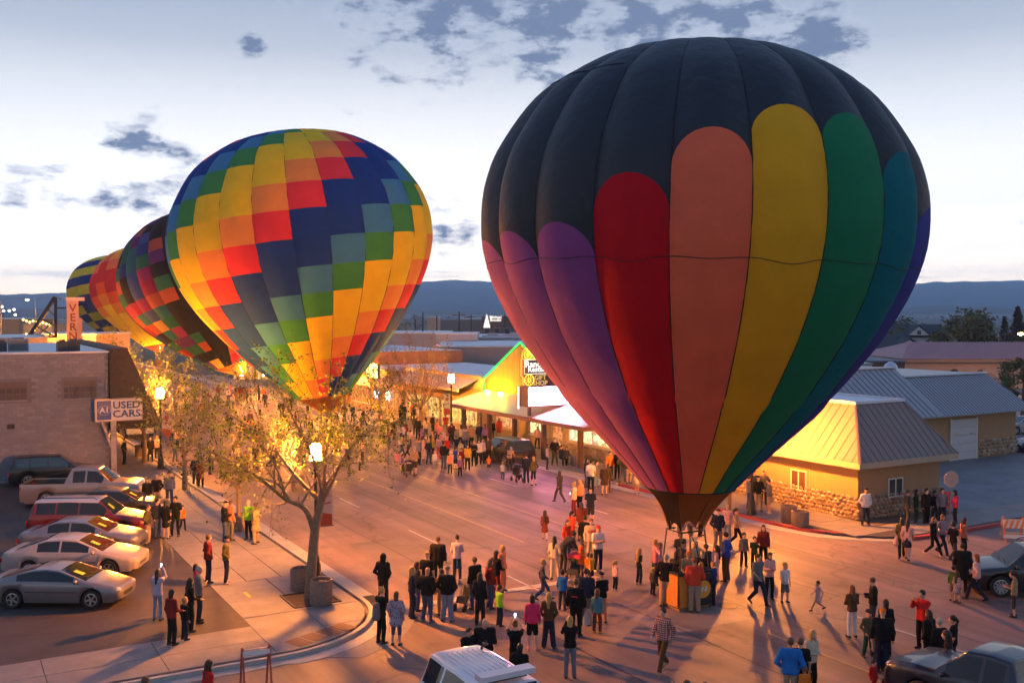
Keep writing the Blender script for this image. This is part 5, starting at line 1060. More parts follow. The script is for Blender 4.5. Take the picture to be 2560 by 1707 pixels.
    for sd in (1, -1):
        p = surf(nose - .012, 3); mb = MB(); mb.lathe([(0, -.10), (.10, -.05), (.13, 0), (.10, .05), (0, .09)], 10, (0, 0, 0), axis='y'); mb.v = [Vector((v.x*1.1 + (nose + .004)*L, v.y*1.5 + sd*p[0]*.78, v.z*.75 + p[1] - .05)) for v in mb.v]; mb.build('headlight', M_head, B, 180)
        mb = MB(); p = surf(-.492, 2); mb.cbox((-.492*L, sd*(p[0] - .12), p[1] - .02), (.05, .30, .16)); mb.build('tail_light', M_tail, B)
        mx = ws[1] - .055; p = surf(mx, 3); mb = MB(); mb.lathe([(0, -.10), (.07, -.07), (.085, 0), (.07, .07), (0, .1)], 8, axis='y'); mb.v = [Vector((v.x*.7 + mx*L, v.y*.95 + sd*(p[0] + .10), v.z*.9 + p[1] + .06)) for v in mb.v]; mb.build('wing_mirror', pnt, B, 180)
        if detail:
            for n, (u0, u1) in enumerate(sidewin):
                x = (u0 + .02) if (n or len(sidewin) == 1) else u1 - .01
                p1, p2 = surf(x, 3), surf(x, 1); mb = MB(); mb.bar((x*L, sd*(p1[0] + .004), p1[1] - .02), (x*L, sd*(p2[0] + .004), p2[1] - .1), .012, .006); mb.build('door_seam', M_trim, B)
            for n, (u0, u1) in enumerate(sidewin[-2:]):
                x = u0 + .03; p = surf(x, 2); mb = MB(); mb.cbox((x*L, sd*(p[0] + .012), p[1]), (.17, .025, .035)); mb.build('door_handle', pnt, B)
    if detail:
        for sd in (1, -1):
            P = [(x*L, sd*(surf(x, 1)[0] + .006), (surf(x, 1)[1]*.55 + surf(x, 2)[1]*.45)) for x in np.linspace((xr + wr + .12)/L, (xf - wr - .12)/L, 6)]
            mb = MB(); mb.tube(P, .014, 4); mb.build('side_moulding', M_trim, B)
        for y in (-.1, .45): mb = MB(); q0, q1 = surf(ws[1] - .01, 9), surf(ws[1] - .07, 9); mb.bar(((ws[1] - .008)*L, y, q0[1] + .02), ((ws[1] - .03)*L, y - .42, (q0[1]*.8 + q1[1]*.2) + .03), .018, .012); mb.build('wiper', M_trim, B)
    p = surf(.485, 1); mb = MB(); mb.cbox((.497*L, 0, .40), (.03, p[0]*1.0, .13)); mb.build('lower_grille', M_trim, B)
    p = surf(nose, 2); mb = MB(); mb.cbox(((nose + .018)*L, 0, zn - .12), (.05, p[0]*.75, .10)); mb.build('grille', M_chrome if bed or zr > 1.55 else M_trim, B)
    for e, x in ((1, .49), (-1, -.492)) if bed else ():
        mb = MB(); w = hw*.82; mb.box(*sorted((e*L*.478, e*L*.508)), -w, w, .30, .47); mb.build('bumper', M_chrome if bed else pnt, B)
    mb = MB(); mb.cbox((-.512*L, 0, .55), (.012, .36, .16)); mb.build('licence_plate', mat('plate_white', (0.5, 0.5, 0.48), 0.5), B)
    if sticker:
        x = (ws[0]*.62 + ws[1]*.38); i = min(range(nX), key=lambda i: abs(X[i] - x)); z0, z1 = rows[i][9][1], rows[min(i+2, nX-1)][9][1]; x0, x1 = X[i]*L, X[min(i+2, nX-1)]*L; d = Vector((x1 - x0, 0, z1 - z0)).normalized(); n_ = Vector((-d.z, 0, d.x)); n_ = n_ if n_.z > 0 else -n_
        c = Vector((x0, -.28, z0)) + n_*.02; y = Vector((0, 1, 0)); mb = MB(); mb.add([c - y*.12, c + y*.12, c + y*.12 + d*.34, c - y*.12 + d*.34], [(0, 1, 2, 3)]); mb.build('price_sticker', M_stick, B)
    if rack:
        for sd in (1, -1): mb = MB(); mb.tube([(rw[1]*L + .1, sd*hw*.66, zr + .01), (rw[1]*L + .25, sd*hw*.66, zr + .07), (ws[0]*L - .25, sd*hw*.66, zr + .07), (ws[0]*L - .1, sd*hw*.66, zr + .0)], .018, 5); mb.build('roof_rail', M_trim, B)
    return B
GL = 'used cars parked in a row on the lot'
silver, white_p, silver2, red_p, gold, blk, navy = paint('silver', (0.20, 0.18, 0.19), .5), paint('pearl', (0.36, 0.30, 0.29), .05), paint('silver_lilac', (0.20, 0.185, 0.21), .5), paint('dark_red', (0.16, 0.012, 0.015), .3), paint('charcoal_gold', (0.06, 0.045, 0.035), .4), paint('black', (0.008, 0.008, 0.010), 0.0), paint('navy', (0.018, 0.024, 0.042), .4)
SUVW = dict(rw=(-.485, -.43), tail=.80)
def lot(px, py): p = G(px, py, .128); return p
LZ = .13
car('silver two door coupe at the front of the used car row', (-15.35, 33.7), R(-1), silver, 4.55, 1.76, 1.30, .92, .96, .68, .87, (-.40, -.14), (.05, .25), sidewin=[(-.255, .16)], sticker=True, group=GL, z=LZ, wr=.315)
car('pearl white sedan with rounded nose between two silver cars', (-16.55, 37.6), R(2), white_p, 5.0, 1.85, 1.42, .97, 1.0, .74, .91, (-.40, -.17), (.06, .25), sticker=True, group=GL, z=LZ)
car('lilac silver sedan behind the pearl white sedan', (-17.6, 40.7), R(3), silver2, 4.75, 1.82, 1.44, .99, 1.03, .78, .93, (-.40, -.18), (.07, .26), sticker=True, group=GL, z=LZ)
car('dark red boxy wagon with a pale roof in the used car row', (-18.6, 43.9), R(4), red_p, 5.1, 1.92, 1.70, 1.06, 1.12, .82, 1.02, cat='car', roofmat=paint('pale_roof', (0.50, 0.42, 0.42), .2), ws=(.10, .235), sidewin=[(-.42, -.26), (-.245, -.07), (-.055, .17)], sticker=True, group=GL, z=LZ, wr=.36, rack=True, **SUVW)
car('charcoal sedan with golden reflections behind the red wagon', (-18.9, 47.3), R(5), gold, 4.7, 1.8, 1.50, 1.03, 1.06, .82, .96, (-.38, -.2), (.09, .26), sticker=True, group=GL, z=LZ, wr=.34)
car('silver crew cab pickup with open bed at the end of the used car row', (-22.0, 51.2), R(6), paint('warm_silver', (0.26, 0.22, 0.22), .4), 5.9, 2.0, 1.92, 1.22, 1.2, 1.05, 1.16, (-.115, -.085), (.13, .25), bed=(-.12, 1.18), wr=.40, sidewin=[(-.07, .03), (.045, .19)], cat='pickup', name='pickup_truck', group=GL, z=LZ)
car('dark suv parked against the grey block wall', (-26.5, 57.3), R(24), blk, 4.6, 1.85, 1.68, 1.05, 1.1, .85, 1.02, ws=(.09, .24), sidewin=[(-.42, -.27), (-.255, -.07), (-.055, .16)], z=LZ, wr=.36, cat='suv', glass=mat('teal_glass', (0.02, 0.05, 0.06), 0.08, spec=1.0), **SUVW)
# traffic at the closed crossing
PB = car('white police suv with a light bar on its roof', (-0.25, 22.0), R(-60), paint('white', (0.62, 0.62, 0.66), .05), 5.1, 2.0, 1.90, 1.2, 1.25, 1.0, 1.14, ws=(.10, .235), sidewin=[(-.44, -.27), (-.255, -.06), (-.045, .17)], cat='suv', name='police_car', wr=.38, rw=(-.49, -.44), tail=.9)
mb = MB(); mb.box(.05, .38, -.68, .68, 1.96, 2.08); mb.build('light_bar', mat('lightbar_clear', (0.60, 0.54, 0.56), 0.25, coat=0.6), PB)
mb = MB(); mb.box(.12, .3, -.5, .5, 1.90, 1.962); mb.build('light_bar_foot', M_trim, PB)
for k in range(9): mb = MB(); mb.box(-1.9, -.05, -.55 + k*.135, -.53 + k*.135, 1.888, 1.905); mb.build('roof_rib', paint('white', (0.62,)*3), PB)
mb = MB(); mb.tube([(-1.75, .45, 1.9), (-1.72, .45, 1.98), (-1.65, .45, 2.04)], .03, 6); mb.build('antenna', M_trim, PB)
car('dark navy pickup with chrome mirror waiting beside the crowd', (11.95, 23.8), R(126), navy, 5.6, 1.98, 1.86, 1.20, 1.2, 1.02, 1.12, (-.115, -.085), (.11, .24), bed=(-.12, 1.14), wr=.40, sidewin=[(-.07, .02), (.035, .19)], cat='pickup', name='pickup_truck')
car('black suv with ten spoke wheels facing the great balloon', (18.7, 35.4), R(174), blk, 4.9, 1.95, 1.72, 1.08, 1.15, .90, 1.04, ws=(.10, .25), sidewin=[(-.44, -.27), (-.255, -.06), (-.045, .17)], cat='suv', wr=.38, spokes=10, rack=True, **SUVW)
p = ST(32.7, 57.4); car('dark suv parked at the kerb by the restaurant porch', (p.x, p.y), R(120), paint('brown_black', (0.018, 0.014, 0.016), .3), 4.9, 1.95, 1.75, 1.1, 1.15, .9, 1.05, ws=(.10, .24), sidewin=[(-.43, -.27), (-.255, -.06), (-.045, .17)], cat='suv', wr=.37, glass=mat('sky_tinted_glass', (0.03, 0.05, 0.06), 0.04, spec=1.0), **SUVW)  # blue of the reflected sky is put into the glass colour
p = ST(14.0, 96); car('dark car with red tail lights parked near the theatre', (p.x, p.y), R(120), blk, 4.8, 1.85, 1.5, 1.0, 1.05, .7, .95, cat='car', detail=False)
p = G(2556, 1090); car('white sedan behind the garage building', (p.x + 1.2, p.y + 2), R(190), white_p, 4.7, 1.8, 1.45, .95, 1.0, .65, .92, cat='car', detail=False)
p = G(2552, 1128); car('dark car parked at the end of the garage wall', (p.x + 1.8, p.y), R(185), navy, 4.7, 1.8, 1.45, .95, 1.0, .65, .92, cat='car', detail=False)
# white box truck up the street
p = ST(13.7, 85); B = thing('box_truck', 'white box truck parked beyond the used cars sign', 'truck', (p.x, p.y, 0), R(-60))
mb = MB(); mb.box(-3.2, 1.1, -1.15, 1.15, .75, 3.2); mb.build('cargo_box', paint('white', (0.6,)*3), B)
mb = MB(); mb.prism([(1.15, -1.0), (2.9, -1.0), (2.9, 1.0), (1.15, 1.0)], .45, 1.3); mb.add([(1.15, -1, 1.3), (2.7, -1, 1.3), (2.2, -.95, 2.2), (1.15, -.95, 2.25), (1.15, 1, 1.3), (2.7, 1, 1.3), (2.2, .95, 2.2), (1.15, .95, 2.25)], [(0, 1, 2, 3), (7, 6, 5, 4), (3, 2, 6, 7)]); mb.build('cab', paint('white', (0.6,)*3), B)
mb = MB(); mb.add([(2.71, -.9, 1.32), (2.71, .9, 1.32), (2.22, .85, 2.15), (2.22, -.85, 2.15)], [(0, 1, 2, 3)]); mb.build('windshield', M_cglass, B)
for x in (-2.2, 2.0):
    for sd in (1, -1): tm, qm = wheel_mesh(.42, .25, 6); o = link('wheel', tm, B); o.location = (x, sd*.95, .42); o.rotation_euler = (0, 0, 0 if sd > 0 else math.pi); link('rim', qm, o)
# ================================================================== PEOPLE
def net(F, o, h):
    """surface net of the zero level of F (negative inside) on a regular grid"""
    ins = F < 0; n0, n1, n2 = F.shape; S = np.zeros((n0-1, n1-1, n2-1, 3)); C = np.zeros((n0-1, n1-1, n2-1))
    cs = [(0,0,0),(1,0,0),(0,1,0),(1,1,0),(0,0,1),(1,0,1),(0,1,1),(1,1,1)]; sl = lambda c: (slice(c[0], n0-1+c[0]), slice(c[1], n1-1+c[1]), slice(c[2], n2-1+c[2]))
    for a in range(8):
        for ax in range(3):
            if cs[a][ax]: continue
            b = list(cs[a]); b[ax] = 1; fa, fb = F[sl(cs[a])], F[sl(b)]; x = (fa < 0) != (fb < 0)
            if not x.any(): continue
            t = np.where(x, fa/np.where(x, fa - fb, 1), 0); C += x
            for k in range(3): S[..., k] += np.where(x, cs[a][k] + (t if k == ax else 0), 0)
    act = C > 0; idx = -np.ones(C.shape, int); idx[act] = np.arange(act.sum()); ii = np.argwhere(act); V = (ii + S[act]/C[act][:, None])*h + o; Q = []
    for ax in range(3):
        u, v = (ax+1) % 3, (ax+2) % 3; a = [slice(None)]*3; b = [slice(None)]*3; a[ax] = slice(0, -1); b[ax] = slice(1, None); fa, fb = ins[tuple(a)], ins[tuple(b)]
        for flip, m in ((False, fa & ~fb), (True, ~fa & fb)):
            p = np.argwhere(m); p = p[(p[:, u] > 0) & (p[:, v] > 0) & (p[:, u] < F.shape[u]-1) & (p[:, v] < F.shape[v]-1)]
            if not len(p): continue
            def at(du, dv): q = p.copy(); q[:, u] -= du; q[:, v] -= dv; return idx[q[:, 0], q[:, 1], q[:, 2]]
            q = np.stack([at(1, 1), at(0, 1), at(0, 0), at(1, 0)], 1); Q.append(q[:, ::-1] if flip else q)
    return V, (np.vstack(Q) if Q else np.zeros((0, 4), int))
def sdf_mesh(prims, h, k=.03, cuts=(), subs=()):
    """prims: ('c', a, b, ra, rb) round cones or ('e', centre, radii); cuts: (normal, offset) keep n.p<offset; subs: prims taken away"""
    lo = np.min([np.min([np.array(p[1]), np.array(p[2])], 0) - max(p[3], p[4]) if p[0] == 'c' else np.array(p[1]) - np.array(p[2]) for p in prims], 0) - 2.2*h
    hi = np.max([np.max([np.array(p[1]), np.array(p[2])], 0) + max(p[3], p[4]) if p[0] == 'c' else np.array(p[1]) + np.array(p[2]) for p in prims], 0) + 2.2*h
    n = np.ceil((hi - lo)/h).astype(int) + 1; ax = [lo[i] + h*np.arange(n[i]) for i in range(3)]; X, Y, Z = np.meshgrid(*ax, indexing='ij')
    def dist(p):
        if p[0] == 'c':
            a, b = np.array(p[1], float), np.array(p[2], float); d = b - a; t = np.clip(((X-a[0])*d[0] + (Y-a[1])*d[1] + (Z-a[2])*d[2])/max(1e-9, d @ d), 0, 1)
            return np.sqrt((X-a[0]-t*d[0])**2 + (Y-a[1]-t*d[1])**2 + (Z-a[2]-t*d[2])**2) - (p[3] + t*(p[4]-p[3]))
        c, r = p[1], p[2]; return (np.sqrt(((X-c[0])/r[0])**2 + ((Y-c[1])/r[1])**2 + ((Z-c[2])/r[2])**2) - 1)*min(r)
    F = None
    for p in prims:
        d = dist(p)
        if F is None: F = d
        else: t = np.clip(.5 + .5*(F - d)/k, 0, 1); F = F*(1-t) + d*t - k*t*(1-t)
    for nrm, off in cuts: F = np.maximum(F, X*nrm[0] + Y*nrm[1] + Z*nrm[2] - off)
    for p in subs: F = np.maximum(F, -dist(p))
    return net(F, lo, h)
def V3(*a): return np.array(a, float)
def skeleton(pose, kind):
    w = {'m': 1.0, 'w': .90, 'c': .86, 't': .9, 'b': 1.12}[kind]; J = {}
    J['pel'], J['chest'], J['neck'] = V3(0, 0, .97), V3(0, -.01, 1.36), V3(0, -.005, 1.47)
    for s, n in ((-1, 'L'), (1, 'R')):
        J['hip'+n] = V3(s*.09*w, 0, .92); J['knee'+n] = V3(s*.105, .025, .50); J['ank'+n] = V3(s*.115, -.02, .09); J['sho'+n] = V3(s*.175*w, -.01, 1.405); J['elb'+n] = V3(s*.245*w, -.04, 1.13); J['wri'+n] = V3(s*.245*w, .05, .90)
    P = pose
    if P == 'stand2': J['kneeR'] += V3(.03, .07, 0); J['ankR'] += V3(.06, .05, 0); J['wriR'] = V3(.17, .13, .97); J['elbR'] += V3(.04, -.03, 0)
    if P == 'pocket':
        for s, n in ((-1, 'L'), (1, 'R')): J['elb'+n] = V3(s*.29*w, -.07, 1.14); J['wri'+n] = V3(s*.18*w, .09, .97); J['ank'+n] += V3(s*.04, 0, 0)
    if P == 'cross':
        for s, n in ((-1, 'L'), (1, 'R')): J['elb'+n] = V3(s*.25*w, .05, 1.14); J['wri'+n] = V3(-s*.05, .20, 1.17 + .03*s)
    if P == 'phone':
        for s, n in ((-1, 'L'), (1, 'R')): J['elb'+n] = V3(s*.23*w, .17, 1.25); J['wri'+n] = V3(s*.07, .33, 1.50)
    if P == 'up':
        for s, n in ((-1, 'L'), (1, 'R')): J['elb'+n] = V3(s*.24*w, .16, 1.47); J['wri'+n] = V3(s*.07, .24, 1.74)
    if P == 'look': J['elbR'] = V3(.23*w, .03, 1.13); J['wriR'] = V3(.07, .28, 1.18); J['elbL'] = V3(-.23*w, .02, 1.13); J['wriL'] = V3(-.06, .26, 1.15)
    if P == 'hold': J['elbR'] = V3(.26*w, .02, 1.12); J['wriR'] = V3(.19, .26, 1.05)
    if P in ('walk', 'walk2', 'run'):
        f = 1 if P != 'walk2' else -1; A, Bn = ('L', 'R') if f > 0 else ('R', 'L'); sA = -1 if A == 'L' else 1; q = 1.35 if P == 'run' else 1.0
        J['knee'+A] = V3(sA*.09, .20*q, .53); J['ank'+A] = V3(sA*.085, .33*q, .11); J['knee'+Bn] = V3(-sA*.09, .0, .49); J['ank'+Bn] = V3(-sA*.085, -.33*q, .17)
        J['elb'+A] = V3(sA*.25*w, -.13*q, 1.16); J['wri'+A] = V3(sA*.22*w, -.10*q, .93); J['elb'+Bn] = V3(-sA*.25*w, .05, 1.15); J['wri'+Bn] = V3(-sA*.20*w, .24*q, 1.0)
    if P == 'point': J['elbL'] = V3(-.44, .03, 1.36); J['wriL'] = V3(-.70, .08, 1.36)
    if P == 'bend':
        J['chest'], J['neck'] = V3(0, .33, 1.20), V3(0, .44, 1.27); J['pel'] = V3(0, -.08, .95)
        for s, n in ((-1, 'L'), (1, 'R')): J['hip'+n] += V3(0, -.08, -.01); J['sho'+n] = V3(s*.175, .37, 1.21); J['elb'+n] = V3(s*.22, .45, .95); J['wri'+n] = V3(s*.14, .62, .82)
    if P == 'sit':
        d = V3(0, 0, -.44)
        for k in ('pel', 'chest', 'neck', 'shoL', 'shoR', 'elbL', 'elbR', 'hipL', 'hipR'): J[k] = J[k] + d
        for s, n in ((-1, 'L'), (1, 'R')): J['knee'+n] = V3(s*.12, .42, .50); J['ank'+n] = V3(s*.12, .40, .09); J['elb'+n] += V3(0, .06, .02); J['wri'+n] = V3(s*.12, .32, .60)
    if kind in ('c', 't'):      # shorter legs, larger head
        g = .90 if kind == 'c' else .80
        for k in J: J[k] = J[k]*V3(1.0, 1, 1)
        for k in ('hipL', 'hipR', 'kneeL', 'kneeR', 'ankL', 'ankR'): J[k] = J[k]*V3(1.05, 1, g) + V3(0, 0, .02)
        dz = .92*(1-g) - .02
        for k in ('pel', 'chest', 'neck', 'shoL', 'shoR', 'elbL', 'elbR', 'wriL', 'wriR'): J[k] = J[k] - V3(0, 0, dz)
    up = J['neck'] - J['chest']; up = up/np.linalg.norm(up); lean = V3(0, .03, .0)
    J['head'] = J['neck'] + V3(0, .035, .165) if P != 'bend' else J['neck'] + V3(0, .15, .09)
    if P in ('look',): J['head'] += V3(0, .02, -.01)
    return J
PROTO = {}
def proto(pose, kind, hair, bottom, top, h):
    key = (pose, kind, hair, bottom, top, h)
    if key in PROTO: return PROTO[key]
    J = skeleton(pose, kind); w = {'m': 1.0, 'w': .88, 'c': .82, 't': .88, 'b': 1.14}[kind]; hd = {'m': 1.0, 'w': .97, 'b': 1.0, 'c': 1.22, 't': 1.42}[kind]; out = {}
    H = J['head']; l_ = lambda a, b, u: a + (b-a)*u
    head = [('e', H + V3(0, -.005, .02), V3(.076, .096, .11)*hd), ('e', H + V3(0, .03, -.05)*hd, V3(.056, .058, .07)*hd), ('c', H + V3(0, .085, .0)*hd, H + V3(0, .105, -.025)*hd, .012*hd, .016*hd), ('c', H + V3(-.076, -.01, .01)*hd, H + V3(-.08, -.015, -.03)*hd, .012*hd, .01*hd), ('c', H + V3(.076, -.01, .01)*hd, H + V3(.08, -.015, -.03)*hd, .012*hd, .01*hd), ('c', J['neck'] - V3(0, 0, .04), H - V3(0, .02, .05), .052*w, .048*w)]
    arms = []; sleeves = []; legs = []; trous = []; feet = []; fingers = MB()
    for n in 'LR':
        s = -1 if n == 'L' else 1; S_, E_, W_ = J['sho'+n], J['elb'+n], J['wri'+n]; d = (W_ - E_)/np.linalg.norm(W_ - E_)
        arms += [('c', S_, E_, .05*w, .040*w), ('c', E_, W_, .040*w, .027), ('c', W_ + d*.01, W_ + d*.065, .028, .032)]
        sl_end = W_ - d*.02 if top != 'tee' else l_(S_, E_, .72)
        sleeves += [('c', S_, E_, .070*w, .057*w), ('c', E_, sl_end, .057*w, .046)] if top != 'tee' else [('c', S_, sl_end, .070*w, .064*w)]
        side = np.cross(d, V3(0, 1, 0) if abs(d[1]) < .8 else V3(0, 0, 1)); side = side/np.linalg.norm(side); bendv = np.cross(side, d)*(.35 if s > 0 else -.35)
        if bendv[1] < 0: bendv = -bendv
        for k in range(4):
            b0 = W_ + d*.085 + side*(.021 - .014*k); L_ = (.062, .072, .067, .052)[k]; b1 = b0 + d*L_*.55; b2 = b1 + (d*.75 + bendv*1.3)*L_*.5; fingers.tube([b0 - d*.02, b1, b2], [.0095, .009, .007], 4)
        t0 = W_ + d*.03 + side*.03; fingers.tube([t0, t0 + (d*.6 + side*.7)*.035, t0 + (d*.95 + side*.45 + bendv*.4)*.066], [.012, .011, .008], 4)
        hp, kn, an = J['hip'+n], J['knee'+n], J['ank'+n]
        legs += [('c', hp, kn, .082*w, .052), ('c', kn, l_(kn, an, .35), .052, .054), ('c', l_(kn, an, .3), an, .054, .034)]
        if bottom in ('long', 'wide', 'slim'): a = {'long': (.097, .074, .062), 'wide': (.105, .088, .082), 'slim': (.093, .072, .06)}[bottom]; trous += [('c', hp, kn, a[0]*w, a[1]), ('c', kn, an + V3(0, 0, .0), a[1], a[2])]
        elif bottom == 'shorts': trous += [('c', hp, l_(hp, kn, .9), .10*w, .088)]
        elif bottom == 'capri': trous += [('c', hp, kn, .095*w, .066), ('c', kn, l_(kn, an, .35), .066, .062)]
        fd = (V3(s*.03, .16, 0)); lift_ = an[2] - .09
        toe = an + fd*.85 + V3(0, 0, -.055 - (.05 if lift_ > .05 else 0)); heel = an + V3(0, -.045, -.048 + (.02 if lift_ > .05 else 0)); feet += [('c', heel, toe, .044, .036), ('c', an + V3(0, -.01, -.02), an + V3(0, .04, -.05), .044, .042)]
    torso = []
    for s in (-1, 1): torso += [('c', J['chest'] + V3(s*.075*w, 0, -.03), l_(J['chest'], J['pel'], .7) + V3(s*.055*w, .0, 0), .098*w, .088*w), ('c', l_(J['chest'], J['pel'], .7) + V3(s*.055*w, 0, 0), J['pel'] + V3(s*.07*w, 0, -.03), .088*w, .10*w)]
    torso += [('c', J['shoL'], J['shoR'], .062*w, .062*w), ('c', J['chest'] + V3(0, -.01, .05), J['neck'], .075*w, .052*w)]
    body = head + torso + arms + legs + [('c', p[1], p[2], p[3]*.85, p[4]*.85) for p in feet]
    v, q = sdf_mesh(body, h, .028); nb = len(v); fv = [tuple(p) for p in fingers.v]; fq = [tuple(nb + i for i in f) for f in fingers.f] if h < .036 else []
    out['body'] = mesh_from('person', list(map(tuple, v)) + (fv if fq else []), [tuple(x) for x in q] + fq, MATS['skin_a'], smooth=180)
    # upper garment
    gi = .026 if top not in ('puff', 'coat') else .042; tt = [('c', p[1], p[2], p[3] + gi, p[4] + gi) for p in torso[:-1]] + [('c', J['chest'] + V3(0, -.01, .04), J['neck'] - V3(0, 0, .015), .085*w, .062*w)] + sleeves
    hem = {'tee': -.11, 'shirt': -.12, 'jacket': -.10, 'puff': -.12, 'coat': -.45, 'hood': -.12, 'dress': -.40, 'poncho': -.32}[top]
    if pose != 'sit':
        if top in ('coat', 'dress', 'poncho'): b_ = {'coat': .20, 'dress': .25, 'poncho': .26}[top]; tt.append(('c', J['pel'] + V3(0, 0, .02), J['pel'] + V3(0, 0, hem + .12), .13*w, b_*w))
        else: tt += [('c', J['pel'] + V3(s*.06*w, 0, 0), J['pel'] + V3(s*.07*w, 0, hem + .06), .112*w + gi - .02, .114*w + gi - .02) for s in (-1, 1)]
    if top == 'poncho': tt += [('c', J['sho'+n], J['elb'+n] + V3(0, 0, .06), .075, .115) for n in 'LR']
    if top == 'hood': tt += [('c', J['neck'] + V3(-.06, -.06, -.01), J['neck'] + V3(.06, -.06, -.01), .05, .05)]
    v, q = sdf_mesh(tt, h, .035, cuts=[((0, 0, -1), -(J['pel'][2] + hem))] if pose not in ('sit', 'bend') else ()); out['top'] = mesh_from('garment', v, q, MATS['skin_a'], smooth=180)
    if trous:
        tr = [('c', J['pel'] + V3(s*.06*w, 0, .03), J['hip'+n], .112*w, .105*w) for s, n in ((-1, 'L'), (1, 'R'))] + trous; v, q = sdf_mesh(tr, h, .02); out['bot'] = mesh_from('garment', v, q, MATS['skin_a'], smooth=180)
    elif bottom == 'skirt': v, q = sdf_mesh([('c', J['pel'] + V3(0, 0, .04), J['pel'] + V3(0, 0, -.30), .13*w, .20*w)], h, .02, cuts=[((0, 0, -1), -(J['pel'][2] - .38))]); out['bot'] = mesh_from('garment', v, q, MATS['skin_a'], smooth=180)
    for i_ in (0, 1): v, q = sdf_mesh(feet[2*i_:2*i_+2], h*.8, .015, cuts=[((0, 0, -1), -.003)]); out['shoe%d' % i_] = mesh_from('shoe', v, q, MATS['skin_a'], smooth=180)
    # hair
    if hair != 'bald':
        cap_ = [('e', H + V3(0, -.018, .036)*hd, V3(.088, .104, .108)*hd)]; face = [('e', H + V3(0, .115, -.045)*hd, V3(.078, .085, .105)*hd)]
        if hair == 'long': cap_ += [('c', H + V3(0, -.06, .0)*hd, H + V3(0, -.10, -.34)*hd, .082*hd, .07*hd), ('c', H + V3(-.06, -.02, -.02)*hd, H + V3(-.085, .0, -.25)*hd, .035*hd, .03*hd), ('c', H + V3(.06, -.02, -.02)*hd, H + V3(.085, .0, -.25)*hd, .035*hd, .03*hd)]
        if hair == 'mid': cap_ += [('c', H + V3(0, -.05, .0)*hd, H + V3(0, -.06, -.14)*hd, .085*hd, .075*hd)]
        if hair == 'tail': cap_ += [('c', H + V3(0, -.10, .06)*hd, H + V3(0, -.15, -.02)*hd, .035*hd, .04*hd), ('c', H + V3(0, -.15, -.02)*hd, H + V3(0, -.13, -.22)*hd, .04*hd, .018*hd)]
        if hair == 'bun': cap_ += [('e', H + V3(0, -.07, .135)*hd, V3(.05, .05, .045)*hd)]
        if hair == 'cap': cap_ = [('e', H + V3(0, -.008, .055)*hd, V3(.092, .108, .085)*hd), ('c', H + V3(-.03, .09, .055)*hd, H + V3(-.02, .165, .045)*hd, .022*hd, .016*hd), ('c', H + V3(.03, .09, .055)*hd, H + V3(.02, .165, .045)*hd, .022*hd, .016*hd)]
        if hair == 'hoodup': cap_ = [('e', H + V3(0, -.025, .02)*hd, V3(.105, .118, .13)*hd), ('c', H + V3(0, -.04, -.08), J['neck'] + V3(0, -.03, -.02), .10, .11)]
        cuts = [((0, 0, -1), -(H[2] + .035*hd))] if hair == 'cap' else (); subs = [] if hair == 'cap' else face + ([('e', H + V3(0, .10, -.10)*hd, V3(.09, .10, .12)*hd)] if hair in ('short', 'bun', 'tail') else [])
        if hair in ('short', 'bun', 'tail'): subs = subs + [('e', H + V3(0, .02, -.16)*hd, V3(.11, .13, .12)*hd)] if hair == 'short' else subs
        v, q = sdf_mesh(cap_, h*.75, .02, cuts, subs); out['hair'] = mesh_from('hair', v, q, MATS['skin_a'], smooth=180)
    out['top_z'] = H[2] + .135*hd; out['J'] = J; PROTO[key] = out; return out
for n_, c in (('a', (0.50, 0.28, 0.19)), ('b', (0.42, 0.22, 0.14)), ('c', (0.56, 0.33, 0.24)), ('d', (0.30, 0.15, 0.09))): mat('skin_' + n_, c, 0.55)
CC = dict(bk=(.011, .011, .013), nv=(.018, .024, .05), dg=(.045, .043, .045), gy=(.14, .135, .14), lg=(.30, .29, .30), wh=(.62, .58, .56), cr=(.52, .43, .32), rd=(.50, .02, .02), rs=(.62, .06, .03), mr=(.17, .018, .02), pk=(.62, .20, .24), hp=(.68, .035, .12), lp=(.60, .36, .34), co=(.58, .20, .12), or_=(.70, .17, .02), ye=(.58, .36, .03), gn=(.05, .12, .03), ng=(.25, .60, .03), dgn=(.02, .05, .03), ol=(.085, .075, .03), tn=(.33, .22, .13), kh=(.32, .235, .165), br=(.10, .05, .025), db=(.05, .028, .018), bl=(.025, .06, .30), cb=(.02, .14, .42), jn=(.05, .075, .15), lj=(.17, .22, .32), tl=(.08, .22, .27), lv=(.38, .34, .46), pu=(.20, .10, .26), gb=(.15, .16, .21),
          hb=(.035, .02, .013), hk=(.010, .008, .007), hl=(.42, .25, .08), hg=(.32, .30, .28), hr=(.16, .055, .02), hm=(.10, .055, .025))
